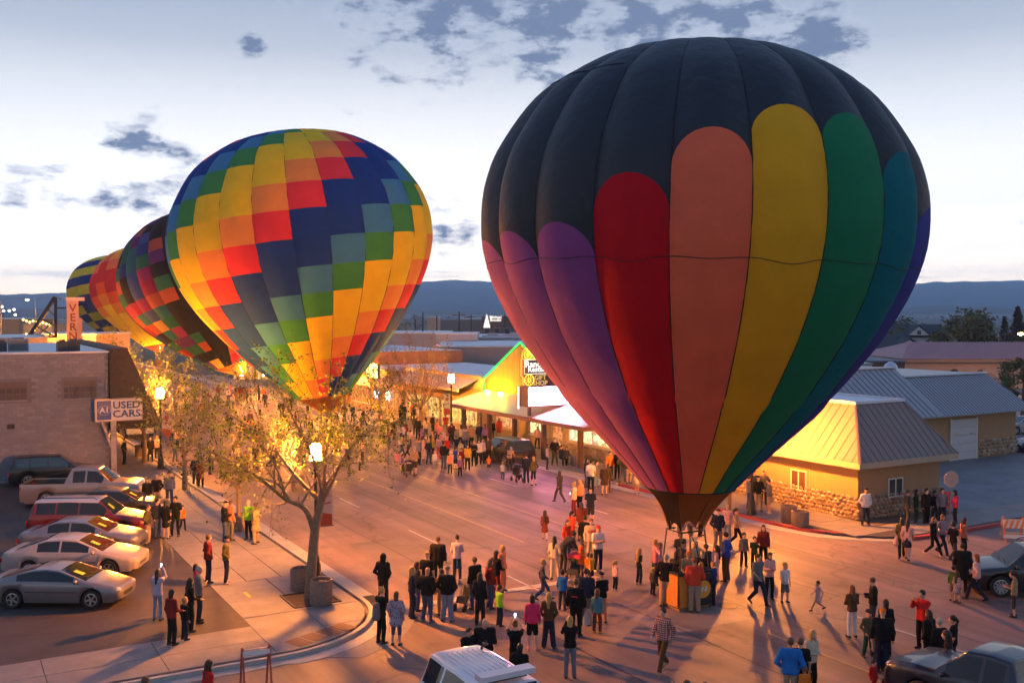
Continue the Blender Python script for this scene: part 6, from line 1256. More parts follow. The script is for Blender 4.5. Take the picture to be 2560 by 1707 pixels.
def cloth(code):
    nm = 'cloth_' + code
    if nm in MATS: return MATS[nm]
    if code in ('plaid', 'plaidd', 'flor', 'camo', 'strp', 'fpk'):
        A, Bc = {'plaid': ((.60, .42, .36), (.24, .06, .05)), 'plaidd': ((.16, .16, .20), (.03, .03, .05)), 'flor': ((.30, .26, .32), (.06, .03, .06)), 'camo': ((.10, .09, .04), (.03, .035, .02)), 'strp': ((.26, .05, .03), (.05, .02, .015)), 'fpk': ((.62, .40, .40), (.42, .15, .22))}[code]
        m = mat(nm, A, .9, spec=.12); nt = m.node_tree; N = nt.nodes; L = nt.links; p = N['Principled BSDF']; tc = N.new('ShaderNodeTexCoord')
        if code in ('plaid', 'plaidd', 'strp'):
            acc = None
            for ax in ('X', 'Z'):
                w = N.new('ShaderNodeTexWave'); w.bands_direction = ax; w.inputs['Scale'].default_value = 5.5 if code != 'strp' else 8; w.inputs['Distortion'].default_value = .3; L.new(tc.outputs['Object'], w.inputs['Vector'])
                if code == 'strp' and ax == 'Z': continue
                if acc is None: acc = w.outputs['Fac']
                else: x = N.new('ShaderNodeMath'); x.operation = 'MULTIPLY'; L.new(acc, x.inputs[0]); L.new(w.outputs['Fac'], x.inputs[1]); acc = x.outputs[0]
        else: v = N.new('ShaderNodeTexVoronoi' if code != 'camo' else 'ShaderNodeTexNoise'); v.inputs['Scale'].default_value = 16; L.new(tc.outputs['Object'], v.inputs['Vector']); acc = v.outputs[0]
        r = N.new('ShaderNodeValToRGB'); L.new(acc, r.inputs[0]); r.color_ramp.elements[0].color = (*Bc, 1); r.color_ramp.elements[1].color = (*A, 1); r.color_ramp.elements[0].position = .22; r.color_ramp.elements[1].position = .42; L.new(r.outputs[0], p.inputs['Base Color']); return m
    return mat(nm, CC[code], .9 if code[0] != 'h' else .6, var=.18, vscale=6, bump=.4, bscale=14, spec=.12 if code[0] != 'h' or code == 'hp' else .4)
TOPN = {'tee': 't_shirt', 'shirt': 'shirt', 'jacket': 'jacket', 'puff': 'puffer_jacket', 'coat': 'coat', 'hood': 'hoodie', 'dress': 'dress', 'poncho': 'shawl'}; BOTN = {'long': 'trousers', 'wide': 'trousers', 'slim': 'leggings', 'shorts': 'shorts', 'capri': 'capri_trousers', 'skirt': 'skirt'}
NOMH = {'m': 1.77, 'w': 1.75, 'b': 1.77}
def person(px, py, mode, h, face, pose, kind, hair, top, bottom, label, shoes='dg', skin=None, group=None, pos=None, zoff=0.0):
    hs, hc = hair; ts, tcx = top; bs, bc = bottom
    if pos is not None: p = Vector(pos)
    elif mode == 'f': p = G(px, py)
    else:
        q = G(px, py, h); p = Vector((q.x, q.y, 0))
    Y = p.y; lod = .026 if Y < 30 else .032 if Y < 42 else .042 if Y < 60 else .055
    P = proto(pose, kind, hs, bs, ts, lod); sc = h/P['top_z'] if pose not in ('sit', 'bend', 'up') else h/1.77
    t_, s_ = toST(p); z0 = .13 if (t_ < 12.5 and s_ > 28) or (t_ > 34 and s_ > 31 and t_ < 38) else 0.0
    M = Matrix.Translation((p.x, p.y, z0 + zoff)) @ Matrix.Rotation(R(-face), 4, 'Z') @ Matrix.Scale(sc, 4); rs = random.Random(int(px*7 + py))
    def slot(o, m): o.material_slots[0].link = 'OBJECT'; o.material_slots[0].material = m
    b = link('person', P['body'], mw=M); slot(b, MATS['skin_' + (skin or rs.choice('aabc'))]); tag(b, label, 'person', group)
    o = link(TOPN[ts], P['top'], b); slot(o, cloth(tcx))
    if 'bot' in P and bs != 'none': o = link(BOTN[bs], P['bot'], b); slot(o, cloth(bc))
    for i_ in (0, 1): o = link('shoe', P['shoe%d' % i_], b); slot(o, cloth(shoes))
    if hs != 'bald': o = link({'cap': 'cap', 'hoodup': 'hood'}.get(hs, 'hair'), P['hair'], b); slot(o, cloth(hc))
    if Y < 45 and abs(face) > 75 and pose != 'bend':      # a face turned to us gets eyes and mouth
        H = P['J']['head']; hd = {'c': 1.22, 't': 1.42}.get(kind, 1.0)
        for s in (-1, 1): e = MB(); e.lathe([(0, -.007), (.011, 0), (0, .007)], 6, tuple(H + V3(s*.032, .083, .012)*hd), axis='y'); e.build('eye', cloth('bk'), b)
        e = MB(); c = H + V3(0, .094, -.062)*hd; e.cbox(tuple(c), (.045, .01, .009)); e.build('mouth', mat('lip', (.32, .10, .08), .6), b)
    return b, M, P
# columns: x, y, f=feet / t=top of head (photo pixels), height, facing (0 away, 90 right, 180 to us), pose, build, hair, upper, lower, label
S, Mi, Lo, Ta, Bu, Ca, Ba = 'short', 'mid', 'long', 'tail', 'bun', 'cap', 'bald'
PPL = [
# --- pavement by the used cars
(311,1166,'f',1.75,90,'pocket','m',(S,'hb'),('jacket','bk'),('long','bk'),'dark figure leaning at the shop door under the brown awning'),
(361,1159,'f',1.68,120,'stand','w',(Lo,'hb'),('jacket','dg'),('slim','bk'),'long haired woman in dark clothes beside the dark round planter'),
(377,1159,'f',1.66,170,'stand2','w',(Mi,'hk'),('coat','bk'),('slim','bk'),'woman in a long black coat behind the used cars post'),
(393,1150,'f',1.70,180,'stand','w',(Lo,'hl'),('jacket','lp'),('slim','dg'),'pale jacket woman next to the lamp post at the used cars sign'),
(368,1284,'f',1.68,150,'stand','w',(Mi,'hm'),('jacket','bk'),('slim','bk'),'woman in black with light brown hair beside a white collared man'),
(392,1278,'f',1.75,170,'pocket','m',(S,'hg'),('jacket','bk'),('long','kh'),'grey haired man in black jacket, white collar and khaki trousers'),
(424,1272,'f',1.80,160,'stand','m',(S,'hb'),('shirt','gb'),('long','jn'),'tall man in a blue grey shirt behind the group by the cars'),
(370,1368,'f',1.72,90,'pocket','m',(S,'hm'),('jacket','ol'),('long','kh'),'man in profile with olive jacket and pale trousers by the red wagon'),
(393,1352,'f',1.72,110,'stand','m',(S,'hk'),('jacket','nv'),('long','jn'),'man in navy jacket standing close to a woman in a long coat'),
(415,1354,'f',1.68,20,'stand','w',(Lo,'hk'),('coat','bk'),('none','bk'),'woman with bare legs under a long black coat'),
(440,1348,'f',1.80,190,'stand2','m',(S,'hk'),('tee','bk'),('long','bk'),'man in black t-shirt and trousers facing the coat woman'),
(457,1332,'f',1.15,150,'walk','c',(S,'hb'),('tee','or_'),('long','bk'),'small child in an orange shirt beside the man in black'),
(395,1560,'f',1.66,10,'up','w',(Lo,'hb'),('shirt','lv'),('slim','lj'),'woman in lavender top and jeans raising a glowing phone'),
(430,1622,'f',1.66,30,'hold','w',(Mi,'hk'),('hood','mr'),('long','bk'),'dark haired woman in a maroon hoodie and black trousers'),
(462,1610,'f',1.32,40,'stand','c',(S,'hl'),('jacket','bk'),('long','nv'),'blond boy in dark jacket beside the maroon hoodie woman'),
(476,1588,'f',1.68,50,'hold','w',(Lo,'hk'),('jacket','bk'),('slim','bk'),'black haired woman in black carrying a child in magenta'),
(490,1530,'f',.95,60,'stand','t',(Mi,'hb'),('shirt','hp'),('slim','hp'),'toddler in magenta held against the black haired woman',.55),
(498,1565,'f',1.82,70,'cross','m',(S,'hg'),('shirt','gy'),('long','nv'),'bearded man in grey shirt with folded arms'),
(362,1690,'t',1.70,30,'stand','m',(S,'hm'),('jacket','gy'),('long','jn'),'head of a brown haired passer-by walking along the kerb'),
(521,1648,'t',1.66,50,'stand','w',(Lo,'hb'),('hood','rd'),('long','jn'),'long haired woman in a bright red hoodie near the red barricade'),
(521,1464,'f',1.76,60,'pocket','m',(S,'hm'),('puff','mr'),('long','nv'),'man in a dark maroon puffer jacket on the pavement'),
(566,1466,'f',1.74,80,'pocket','m',(Ca,'bk'),('jacket','ol'),('long','nv'),'man in an olive brown jacket and cap facing the lamp','lp'),
(562,1362,'f',1.78,60,'look','m',(Ca,'bk'),('jacket','bk'),('long','jn'),'man in black with cap and camera by the slim young tree'),
(577,1358,'f',1.76,40,'stand','m',(S,'hm'),('jacket','co'),('long','gy'),'man in black jacket with orange shoulders next to the camera man'),
(622,1356,'f',1.74,200,'stand','m',(S,'hg'),('jacket','ng'),('long','bk'),'worker in a fluorescent yellow green vest by the young tree'),
(640,1366,'f',1.76,-80,'pocket','m',(S,'hm'),('coat','tn'),('long','kh'),'man in a long tan coat beside the fluorescent vest'),
(502,1218,'f',1.68,150,'stand','w',(Mi,'hk'),('coat','mr'),('slim','bk'),'woman in a crimson coat across from the parked pickup'),
(489,1214,'f',1.76,140,'stand','m',(S,'hk'),('jacket','nv'),('long','dg'),'man in navy beside the crimson coat woman'),
# --- behind the corner tree
(873,1184,'f',1.80,60,'stand','m',(S,'hk'),('tee','bk'),('long','kh'),'man in black t-shirt and khakis on the road behind the corner lamp'),
(899,1176,'f',1.25,70,'stand','c',(Lo,'hl'),('jacket','lp'),('slim','bk'),'child in a pale pink jacket next to the khaki trousers man'),
(826,1172,'f',1.72,160,'stand','w',(Lo,'hl'),('jacket','wh'),('slim','lg'),'woman in bright white behind the corner lamp'),
(760,1168,'f',1.70,120,'stand','w',(Mi,'hb'),('jacket','lp'),('long','jn'),'woman in a blush jacket behind the lit branches'),
(690,1150,'f',1.74,80,'stand','m',(S,'hb'),('jacket','dg'),('long','nv'),'man in dark grey half hidden by the corner tree leaves'),
(655,1165,'f',1.72,60,'stand','m',(S,'hk'),('jacket','bk'),('long','bk'),'man in all black half hidden by the corner tree leaves'),
# --- crowd in front of the restaurant
(993,1166,'f',1.05,150,'stand','c',(Lo,'hb'),('dress','pk'),('none','pk'),'little girl in a pink dress where the far crowd thins toward the corner tree'),
(1007,1182,'f',1.20,120,'stand','c',(Ta,'hk'),('jacket','pu'),('slim','bk'),'girl in purple top and black leggings near a pink dressed girl'),
(1036,1188,'f',1.76,20,'hold','m',(S,'hg'),('shirt','tn'),('shorts','dg'),'grey haired man in tan shirt pushing a stroller'),
(1048,1162,'f',1.78,60,'stand','m',(S,'hm'),('shirt','gb'),('long','nv'),'man in blue grey shirt behind the tan shirt man'),
(1058,1150,'f',1.66,90,'stand','w',(Lo,'hb'),('shirt','lp'),('slim','lp'),'woman in blush pink behind the blue grey shirt man'),
(1072,1160,'f',1.70,150,'pocket','w',(Lo,'hl'),('jacket','nv'),('slim','jn'),'blonde woman in navy jacket and jeans in the far crowd'),
(1083,1148,'f',1.66,100,'stand','w',(Lo,'hl'),('shirt','ye'),('slim','bk'),'blonde in a mustard shirt half hidden in the far crowd'),
(1087,1172,'f',1.18,160,'stand','c',(S,'hl'),('shirt','wh'),('long','lg'),'child all in white in the middle of the far crowd'),
(1097,1148,'f',1.66,150,'stand','w',(Lo,'hb'),('jacket','lp'),('slim','hp'),'woman with hot pink leggings in the far crowd'),
(1109,1172,'f',1.76,30,'stand','m',(S,'hk'),('jacket','bk'),('long','jn'),'man in black jacket and jeans casting a long shadow in the far crowd'),
(1118,1152,'f',1.68,140,'stand','w',(Lo,'hl'),('shirt','rd'),('slim','bk'),'blonde woman in red and white top in the far crowd'),
(1125,1185,'f',1.40,20,'stand','c',(S,'hl'),('tee','co'),('long','dgn'),'boy in a coral t-shirt at the front of the far crowd'),
(1139,1174,'f',1.50,40,'stand','c',(S,'hb'),('tee','bl'),('shorts','nv'),'boy in a royal blue t-shirt beside the coral shirt boy'),
(1150,1191,'f',1.28,160,'stand','c',(Lo,'hl'),('hood','pu'),('slim','bk'),'girl in a purple hoodie at the front of the far crowd'),
(1154,1174,'f',1.42,170,'stand','c',(S,'hm'),('hood','mr'),('slim','bk'),'child in a dark red hoodie behind the purple hoodie girl'),
(1169,1176,'f',1.68,180,'look','w',(Lo,'hb'),('shirt','ye'),('slim','bk'),'woman in a mustard yellow sweater at the front of the far crowd'),
(1185,1166,'f',1.70,180,'cross','w',(Lo,'hl'),('jacket','bk'),('slim','bk'),'blonde woman dressed in black next to the mustard sweater'),
(1197,1162,'f',1.68,170,'stand','w',(Mi,'hb'),('shirt','wh'),('slim','bk'),'woman with white shirt under a black jacket in the far crowd'),
(1206,1160,'f',1.72,150,'stand','w',(S,'hk'),('shirt','lv'),('slim','bk'),'person in a lilac shirt in front of the dark parked suv'),
(1221,1158,'f',1.80,200,'hold','m',(S,'hk'),('tee','dg'),('long','bk'),'man in charcoal t-shirt at the tail of the dark parked suv'),
(1222,1180,'f',1.08,170,'run','c',(S,'hb'),('tee','or_'),('shorts','dg'),'small child in orange shirt playing before the dark parked suv'),
(1274,1176,'f',1.70,10,'bend','w',(Mi,'hg'),('jacket','tn'),('long','dg'),'older woman in a brown coat stooping behind the dark suv'),
(1257,1200,'f',1.12,0,'walk','c',(S,'hl'),('tee','wh'),('long','jn'),'toddler boy in white shirt and jeans walking before the parked suv'),
(1316,1207,'f',1.74,-20,'stand','m',(S,'hb'),('jacket','nv'),('long','nv'),'man in dark navy beside the far stroller'),
(1334,1213,'f',1.68,-30,'stand2','w',(Mi,'hl'),('jacket','ol'),('capri','bk'),'blonde woman in olive top and black capris by the far stroller'),
(1344,1127,'f',1.66,190,'stand2','w',(Lo,'hk'),('shirt','lp'),('slim','bk'),'dark haired woman walking on the porch by the red lit window'),
(1368,1173,'f',1.64,90,'stand','w',(Lo,'hb'),('shirt','lv'),('slim','nv'),'woman in lavender and navy at the porch kerb'),
(1387,1168,'f',1.80,180,'pocket','m',(S,'hb'),('jacket','bk'),('long','dg'),'man in black jacket with white emblem standing on the porch'),
(1403,1166,'f',1.72,120,'sit','m',(S,'hk'),('jacket','nv'),('long','nv'),'man in navy seated on the porch edge'),
(1416,1168,'f',1.66,200,'sit','w',(Lo,'hb'),('jacket','dg'),('slim','bk'),'woman in dark grey seated against the porch planter'),
(1164,1130,'f',1.76,150,'stand','m',(S,'hb'),('shirt','gb'),('long','jn'),'man in blue grey shirt at the porch post nearest the lamp with the banner'),
(1178,1124,'f',1.80,170,'stand','m',(S,'hb'),('jacket','tn'),('long','bk'),'tall man in a taupe jacket under the porch'),
(1175,1106,'f',1.10,170,'stand','c',(S,'hb'),('tee','rd'),('long','dg'),'small child in a bright red shirt under the porch'),
(1198,1120,'f',1.74,160,'stand','m',(S,'hk'),('jacket','nv'),('long','nv'),'man in navy under the porch beside the red shirted child'),
(1212,1122,'f',1.70,190,'stand','w',(Mi,'hk'),('jacket','pu'),('slim','bk'),'woman in dark plum under the porch'),
(1230,1110,'f',1.76,150,'stand','m',(S,'hk'),('jacket','bk'),('long','dg'),'man in black under the second porch post'),
(1248,1102,'f',1.68,170,'stand','w',(Lo,'hb'),('dress','rs'),('none','rd'),'woman in a scarlet dress at the red lit window'),
(1270,1098,'f',1.66,180,'stand','w',(Lo,'hb'),('jacket','dg'),('slim','bk'),'dark haired woman seen over the roof of the parked suv'),
(1290,1100,'f',1.70,180,'stand','w',(Lo,'hm'),('jacket','pu'),('slim','bk'),'woman in mauve seen over the roof of the parked suv'),
(1082,1092,'f',1.76,120,'stand','m',(S,'hk'),('jacket','bk'),('long','bk'),'man in black near the porch lamp post'),
(1094,1100,'f',1.66,160,'stand','w',(Lo,'hb'),('shirt','co'),('slim','dg'),'woman in a salmon top near the porch lamp post'),
(1100,1114,'f',1.72,170,'hold','m',(S,'hb'),('tee','pk'),('shorts','dg'),'man in a rose t-shirt near the porch lamp post'),
(1114,1092,'f',1.74,180,'stand','m',(S,'hm'),('tee','rs'),('shorts','kh'),'man in a bright scarlet t-shirt by the porch lamp post'),
(1088,1118,'f',1.20,90,'stand','c',(S,'hb'),('tee','pu'),('shorts','nv'),'child in a violet t-shirt behind the far crowd'),
(1107,1130,'f',1.70,160,'stand','w',(Lo,'hl'),('shirt','lp'),('slim','mr'),'fair haired woman in blush with maroon leggings behind the far crowd'),
(1055,1120,'f',1.72,60,'stand','w',(Lo,'hk'),('jacket','pu'),('slim','bk'),'woman in a violet jacket behind the far crowd'),
(1045,1098,'f',1.78,150,'stand','m',(S,'hk'),('jacket','bk'),('long','bk'),'man in black under the reddish bare tree'),
(1038,1088,'f',1.70,150,'stand','m',(S,'hk'),('jacket','dg'),('long','bk'),'man in charcoal under the reddish bare tree'),
(1010,1060,'f',1.76,150,'stand','m',(S,'hk'),('jacket','bk'),('long','nv'),'man in black and navy at the shop with ochre awnings'),
(1031,1056,'f',1.66,160,'stand','w',(Lo,'hb'),('shirt','or_'),('slim','bk'),'woman in an orange top at the shop with ochre awnings'),
(1060,1058,'f',1.74,170,'stand','m',(S,'hg'),('jacket','cr'),('long','kh'),'man in cream lit by the shop with ochre awnings'),
(1097,1058,'f',1.74,200,'stand','m',(S,'hk'),('jacket','nv'),('long','nv'),'navy dressed man before the lit shop doorway'),
(1110,1060,'f',1.70,180,'stand','m',(S,'hk'),('jacket','bk'),('long','bk'),'black dressed man before the lit shop doorway'),
(985,1100,'f',1.76,100,'stand','m',(S,'hk'),('jacket','bk'),('long','dg'),'man in black on the road between the corner tree and porch lamp'),
(960,1108,'f',1.72,80,'stand','m',(S,'hk'),('jacket','nv'),('long','nv'),'man in navy on the road between the corner tree and porch lamp'),
(905,1160,'f',1.70,40,'stand','w',(Lo,'hb'),('jacket','lp'),('slim','dg'),'woman in faded pink under the drooping twig of the corner tree'),
# --- open street
(1399,1256,'f',1.68,-40,'walk','w',(Lo,'hb'),('jacket','dg'),('long','dg'),'long haired woman in charcoal walking alone with a drink'),
(1435,1290,'f',1.68,-60,'hold','w',(Bu,'hl'),('shirt','cr'),('slim','mr'),'blonde woman in cream top and maroon leggings holding up a phone'),
(1450,1280,'f',1.66,-40,'stand','w',(Lo,'hl'),('jacket','co'),('slim','bk'),'blonde woman in coral jacket with a black handbag'),
(1454,1352,'f',1.72,-10,'stand','w',(Lo,'hb'),('coat','strp'),('slim','strp'),'woman in a long rust striped cardigan and matching trousers'),
(1476,1312,'f',1.78,10,'cross','m',(Ca,'dg'),('tee','nv'),('shorts','dg'),'man in dark t-shirt with a child on his shoulder'),
(1478,1410,'f',1.84,180,'stand','m',(S,'hr'),('shirt','cr'),('long','cr'),'bearded man in a white basketball jersey with red lettering'),
(1495,1428,'f',1.80,160,'cross','m',(Ca,'rd'),('tee','wh'),('long','nv'),'man in white t-shirt, red cap and big white sneakers','wh'),
(1430,1372,'f',1.64,60,'hold','w',(Ta,'hk'),('tee','rs'),('long','nv'),'woman with ponytail in a scarlet top beside the red canopy stroller'),
(1386,1448,'f',1.64,20,'stand2','w',(Lo,'hk'),('shirt','cr'),('slim','cr'),'long dark haired woman in cream top and pale jeans'),
(1408,1428,'f',1.76,50,'bend','m',(S,'hk'),('jacket','dg'),('long','dg'),'man in dark grey bending over a stroller'),
(1452,1448,'f',1.28,20,'stand','c',('hoodup','or_'),('hood','or_'),('long','dg'),'child in a bright orange hoodie with the hood up'),
(1471,1452,'f',1.05,10,'stand','c',(S,'hb'),('tee','or_'),('long','br'),'smaller child in an orange patterned shirt'),
(1362,1352,'f',1.36,0,'walk','c',(Lo,'hb'),('dress','strp'),('none','rd'),'long haired girl twirling in a red print dress'),
(1538,1475,'f',1.10,60,'stand','c',(Ta,'hl'),('shirt','lp'),('slim','bk'),'little girl with ponytail in a peach top and black leggings','wh'),
(1598,1460,'f',1.36,60,'stand','c',(Lo,'hl'),('tee','bk'),('slim','nv'),'blonde girl with very long hair in a black top','cr'),
(1638,1462,'f',1.72,-100,'point','w',(Mi,'hl'),('hood','pk'),('long','dg'),'woman in pink sweatshirt stretching out her arm'),
(1632,1486,'f',.98,60,'stand','t',(S,'hl'),('jacket','dg'),('long','bk'),'blond toddler in dark clothes below the pink sweatshirt'),
(1665,1516,'f',1.80,25,'pocket','b',(S,'hg'),('jacket','bk'),('wide','kh'),'white haired man in black jacket and khakis at the basket'),
(1736,1529,'f',1.84,5,'hold','b',(S,'hr'),('jacket','rs'),('wide','kh'),'man in a red and black jacket and khakis at the basket'),
(1757,1374,'t',1.78,-150,'stand','m',(S,'hl'),('jacket','bk'),('long','nv'),'blond man in black behind the balloon basket'),
(1778,1514,'f',1.66,-30,'bend','w',(S,'hl'),('jacket','nv'),('long','nv'),'woman in navy leaning on the balloon basket'),
(1717,1380,'t',1.76,10,'stand','m',(S,'hk'),('jacket','nv'),('long','nv'),'man in navy squeezed between the basket helpers'),
(1792,1455,'f',1.40,-60,'stand','c',(Lo,'hk'),('shirt','lp'),('long','lp'),'girl in a pale rose top reaching for the basket rope'),
(1815,1452,'f',1.84,-60,'pocket','b',(S,'hk'),('jacket','bl'),('wide','br'),'big man in a royal blue jacket beside the basket'),
(1751,1340,'f',1.72,120,'stand','m',(S,'hk'),('jacket','bk'),('long','bk'),'figure in black behind the burner frame'),
(1770,1299,'f',1.76,-90,'walk','m',(S,'hk'),('jacket','rs'),('long','bk'),'man in a vivid red jacket walking behind the balloon skirt'),
(1795,1377,'f',1.80,170,'pocket','m',(Ca,'dg'),('hood','nv'),('long','gy'),'man in navy sweatshirt and cap, hands in pockets'),
(1818,1358,'f',1.70,190,'stand','w',(S,'hl'),('shirt','fpk'),('long','lj'),'woman in pink floral blouse and light jeans'),
(1840,1366,'f',1.68,110,'walk','w',(Ta,'hk'),('shirt','tn'),('slim','bk'),'woman with ponytail striding in a taupe top and black leggings'),
(1859,1417,'f',1.38,170,'stand','c',(S,'hb'),('hood','gy'),('slim','bk'),'boy in grey hoodie standing alone on the lamp lit asphalt'),
(1908,1420,'f',1.72,190,'hold','w',(Lo,'hb'),('jacket','mr'),('long','bk'),'brown haired woman in a burgundy cardigan'),
(1886,1422,'f',1.30,180,'stand','c',(S,'hk'),('tee','dgn'),('long','bk'),'boy in a dark green t-shirt before the burgundy cardigan'),
(1895,1512,'f',1.78,150,'walk','m',(S,'hk'),('tee','gy'),('long','nv'),'man in grey t-shirt walking with his arm hanging'),
(1923,1499,'f',1.68,170,'look','w',(Mi,'hk'),('shirt','lp'),('slim','bk'),'dark haired woman in a pale pink sweater'),
(1962,1506,'f',1.42,170,'hold','c',(S,'hl'),('tee','wh'),('shorts','gy'),'blond boy in white shirt and grey shorts'),
(2045,1526,'f',1.02,-100,'run','c',(S,'hk'),('dress','lp'),('none','lp'),'tiny girl running in a pale pink dress'),
(2130,1592,'f',1.62,-10,'cross','w',(Lo,'hr'),('jacket','br'),('slim','wh'),'auburn haired woman in tight white trousers'),
(1976,1592,'t',1.80,20,'pocket','b',(S,'hm'),('hood','cb'),('long','kh'),'man in a bright blue hoodie with his back to the pickup'),
(2001,1593,'t',1.70,10,'stand','m',(S,'hm'),('tee','bk'),('long','bk'),'sandy haired youth in black t-shirt beside the blue hoodie'),
(2029,1572,'t',1.72,150,'look','w',(Lo,'hl'),('jacket','cr'),('long','bk'),'blonde woman in a cream jacket holding an orange purse'),
(2012,1662,'t',1.15,0,'stand','c',(S,'hr'),('shirt','or_'),('long','ye'),'child in orange between the blue hoodie and cream jacket'),
(1717,1699,'t',1.72,10,'stand','m',(S,'hb'),('jacket','dg'),('long','dg'),'top of a dark haired head below the checked shirt man'),
(1763,1704,'t',1.60,0,'stand','w',(S,'hk'),('jacket','bk'),('long','dg'),'top of a black haired head close to a dark haired one'),
(1690,1498,'f',1.70,30,'hold','w',(Mi,'hb'),('jacket','dg'),('long','dg'),'woman in charcoal gripping the near rim of the basket'),
(1705,1470,'f',1.74,60,'stand','m',(Ca,'nv'),('hood','nv'),('long','jn'),'man in navy hood and cap at the orange side of the basket'),
(1765,1478,'f',1.72,-40,'hold','m',(S,'hb'),('shirt','nv'),('long','dg'),'man in a navy shirt leaning on the far rim of the basket'),
(1738,1462,'f',1.66,170,'stand','w',(Lo,'hl'),('jacket','cr'),('long','jn'),'fair haired woman in cream behind the basket'),
(1700,1440,'f',1.70,160,'stand','m',(S,'hk'),('tee','dg'),('long','bk'),'man in a dark tee beyond the orange side of the basket'),
(1782,1488,'f',1.20,-30,'stand','c',(S,'hl'),('jacket','bl'),('long','nv'),'small boy in blue peering into the basket'),
(1650,1440,'f',1.30,120,'stand','c',(Lo,'hm'),('shirt','lv'),('slim','dg'),'girl in lilac near the pink sweatshirt woman'),
(1478,1460,'f',1.15,-40,'run','c',(S,'hb'),('tee','ye'),('shorts','nv'),'tiny boy in a yellow shirt by the white t-shirt man'),
(1418,1400,'f',1.66,140,'stand','w',(Mi,'hm'),('shirt','rs'),('slim','jn'),'woman in a brick red top behind the bending man'),
(1462,1392,'f',1.70,20,'stand','m',(S,'hk'),('hood','bk'),('long','jn'),'man in black hoodie behind the red canopy stroller'),
(1525,1206,'f',1.74,150,'stand','m',(S,'hb'),('jacket','or_'),('long','dg'),'man in an orange jacket at the end of the porch under the great balloon'),
(1466,1218,'f',1.68,120,'stand','w',(Lo,'hk'),('jacket','nv'),('long','jn'),'woman in navy beside a white shirted man at the kerb'),
(1477,1230,'f',1.80,10,'stand','m',(S,'hk'),('tee','wh'),('long','bk'),'man in white t-shirt and black trousers watching from the porch kerb'),
(1491,1218,'f',1.55,150,'stand','c',(Ta,'hb'),('jacket','gy'),('slim','lj'),'girl in grey jacket with folded arms near the kerb'),
(1511,1237,'f',1.70,20,'stand','w',(Mi,'hm'),('dress','db'),('none','bk'),'woman in a dark brown dress with bare legs near the kerb'),
(1520,1230,'f',1.60,30,'stand','w',(Lo,'hb'),('jacket','ol'),('slim','br'),'girl in olive beside the dark brown dress'),
(1543,1204,'f',1.78,170,'stand','m',(S,'hk'),('jacket','bk'),('long','bk'),'man in black on the pavement overhung by the great balloon'),
(1556,1210,'f',1.76,160,'pocket','m',(S,'hb'),('jacket','ol'),('long','gy'),'man in olive on the pavement overhung by the great balloon'),
(1572,1214,'f',1.74,150,'stand','m',(S,'hk'),('jacket','dg'),('shorts','kh'),'man in dark jacket and shorts on the pavement overhung by the great balloon'),
(1592,1234,'f',1.20,170,'stand','c',(S,'hb'),('tee','cr'),('shorts','tn'),'child in cream at the kerb overhung by the great balloon'),
# --- stone office corner
(1871,1277,'f',1.64,90,'cross','w',(S,'hb'),('hood','gb'),('slim','bl'),'woman in grey hoodie and blue leggings behind the lamp post'),
(1895,1285,'f',1.80,180,'pocket','m',(Ca,'bk'),('jacket','bk'),('long','kh'),'man in black jersey and khakis beside the office lamp'),
(1909,1268,'f',1.78,190,'stand','m',(Ca,'dg'),('jacket','dg'),('long','bk'),'man in charcoal and cap behind the black jersey man'),
(1884,1266,'f',1.76,170,'stand','m',(Ca,'bk'),('jacket','nv'),('long','nv'),'man in dark navy and cap against the stone wall'),
(1923,1290,'f',1.72,-90,'look','m',(S,'hb'),('jacket','gy'),('shorts','kh'),'man in grey jacket and pale shorts by the stone wall','wh'),
(2164,1320,'f',1.76,170,'pocket','m',(Ca,'bk'),('shirt','wh'),('long','nv'),'man in a crisp white shirt alone at the office corner'),
(2268,1402,'f',1.68,30,'walk','w',(Lo,'hb'),('shirt','lp'),('skirt','nv'),'girl in pink sleeves and navy skirt striding away'),
(2254,1396,'f',1.68,20,'walk2','w',(Lo,'hk'),('jacket','ol'),('slim','bk'),'dark companion of the striding girl carrying a pale bag'),
(2315,1315,'f',1.80,150,'stand','b',(S,'hk'),('jacket','bk'),('long','bk'),'heavy man in black at the side of the stone office'),
(2336,1306,'f',1.55,170,'pocket','c',(S,'hk'),('hood','bk'),('long','dg'),'boy in black hoodie with white print by the stop sign'),
(2355,1312,'f',1.76,180,'stand','m',(S,'hk'),('jacket','gb'),('long','nv'),'man in slate jacket between the black hoodie boy and stop sign'),
(2388,1314,'f',1.70,-80,'look','w',(Lo,'hk'),('jacket','hp'),('slim','nv'),'dark haired woman in a rose pink jacket by the red flag and stop sign'),
(2290,1312,'f',1.70,120,'stand','w',(Mi,'hk'),('jacket','dgn'),('long','dgn'),'dim figure in dark green along the office side wall'),
(2268,1316,'f',1.72,100,'stand','m',(S,'hk'),('jacket','dg'),('long','dg'),'dim figure in grey along the office side wall'),
(2333,1390,'f',1.64,140,'walk','w',(Lo,'hm'),('hood','bk'),('slim','bk'),'long haired girl in black hoodie crossing by the red kerb','lp'),
(2355,1386,'f',1.68,150,'walk2','w',(Mi,'hm'),('shirt','flor'),('slim','nv'),'woman in a grey floral blouse crossing by the red kerb'),
(2383,1400,'f',1.58,60,'walk','c',(S,'hk'),('tee','bk'),('long','dg'),'boy in black t-shirt walking toward the red kerb'),
(2409,1394,'f',1.66,90,'stand','w',(Lo,'hb'),('jacket','co'),('slim','bk'),'brown haired woman in dusky pink behind the man in black'),
(2405,1484,'f',1.82,10,'stand','b',(S,'hk'),('coat','bk'),('long','bk'),'large man in a long black shirt by the black suv'),
(2383,1502,'f',1.25,40,'stand','c',(S,'hk'),('jacket','gn'),('shorts','gy'),'child in a green jacket at the side of the large man'),
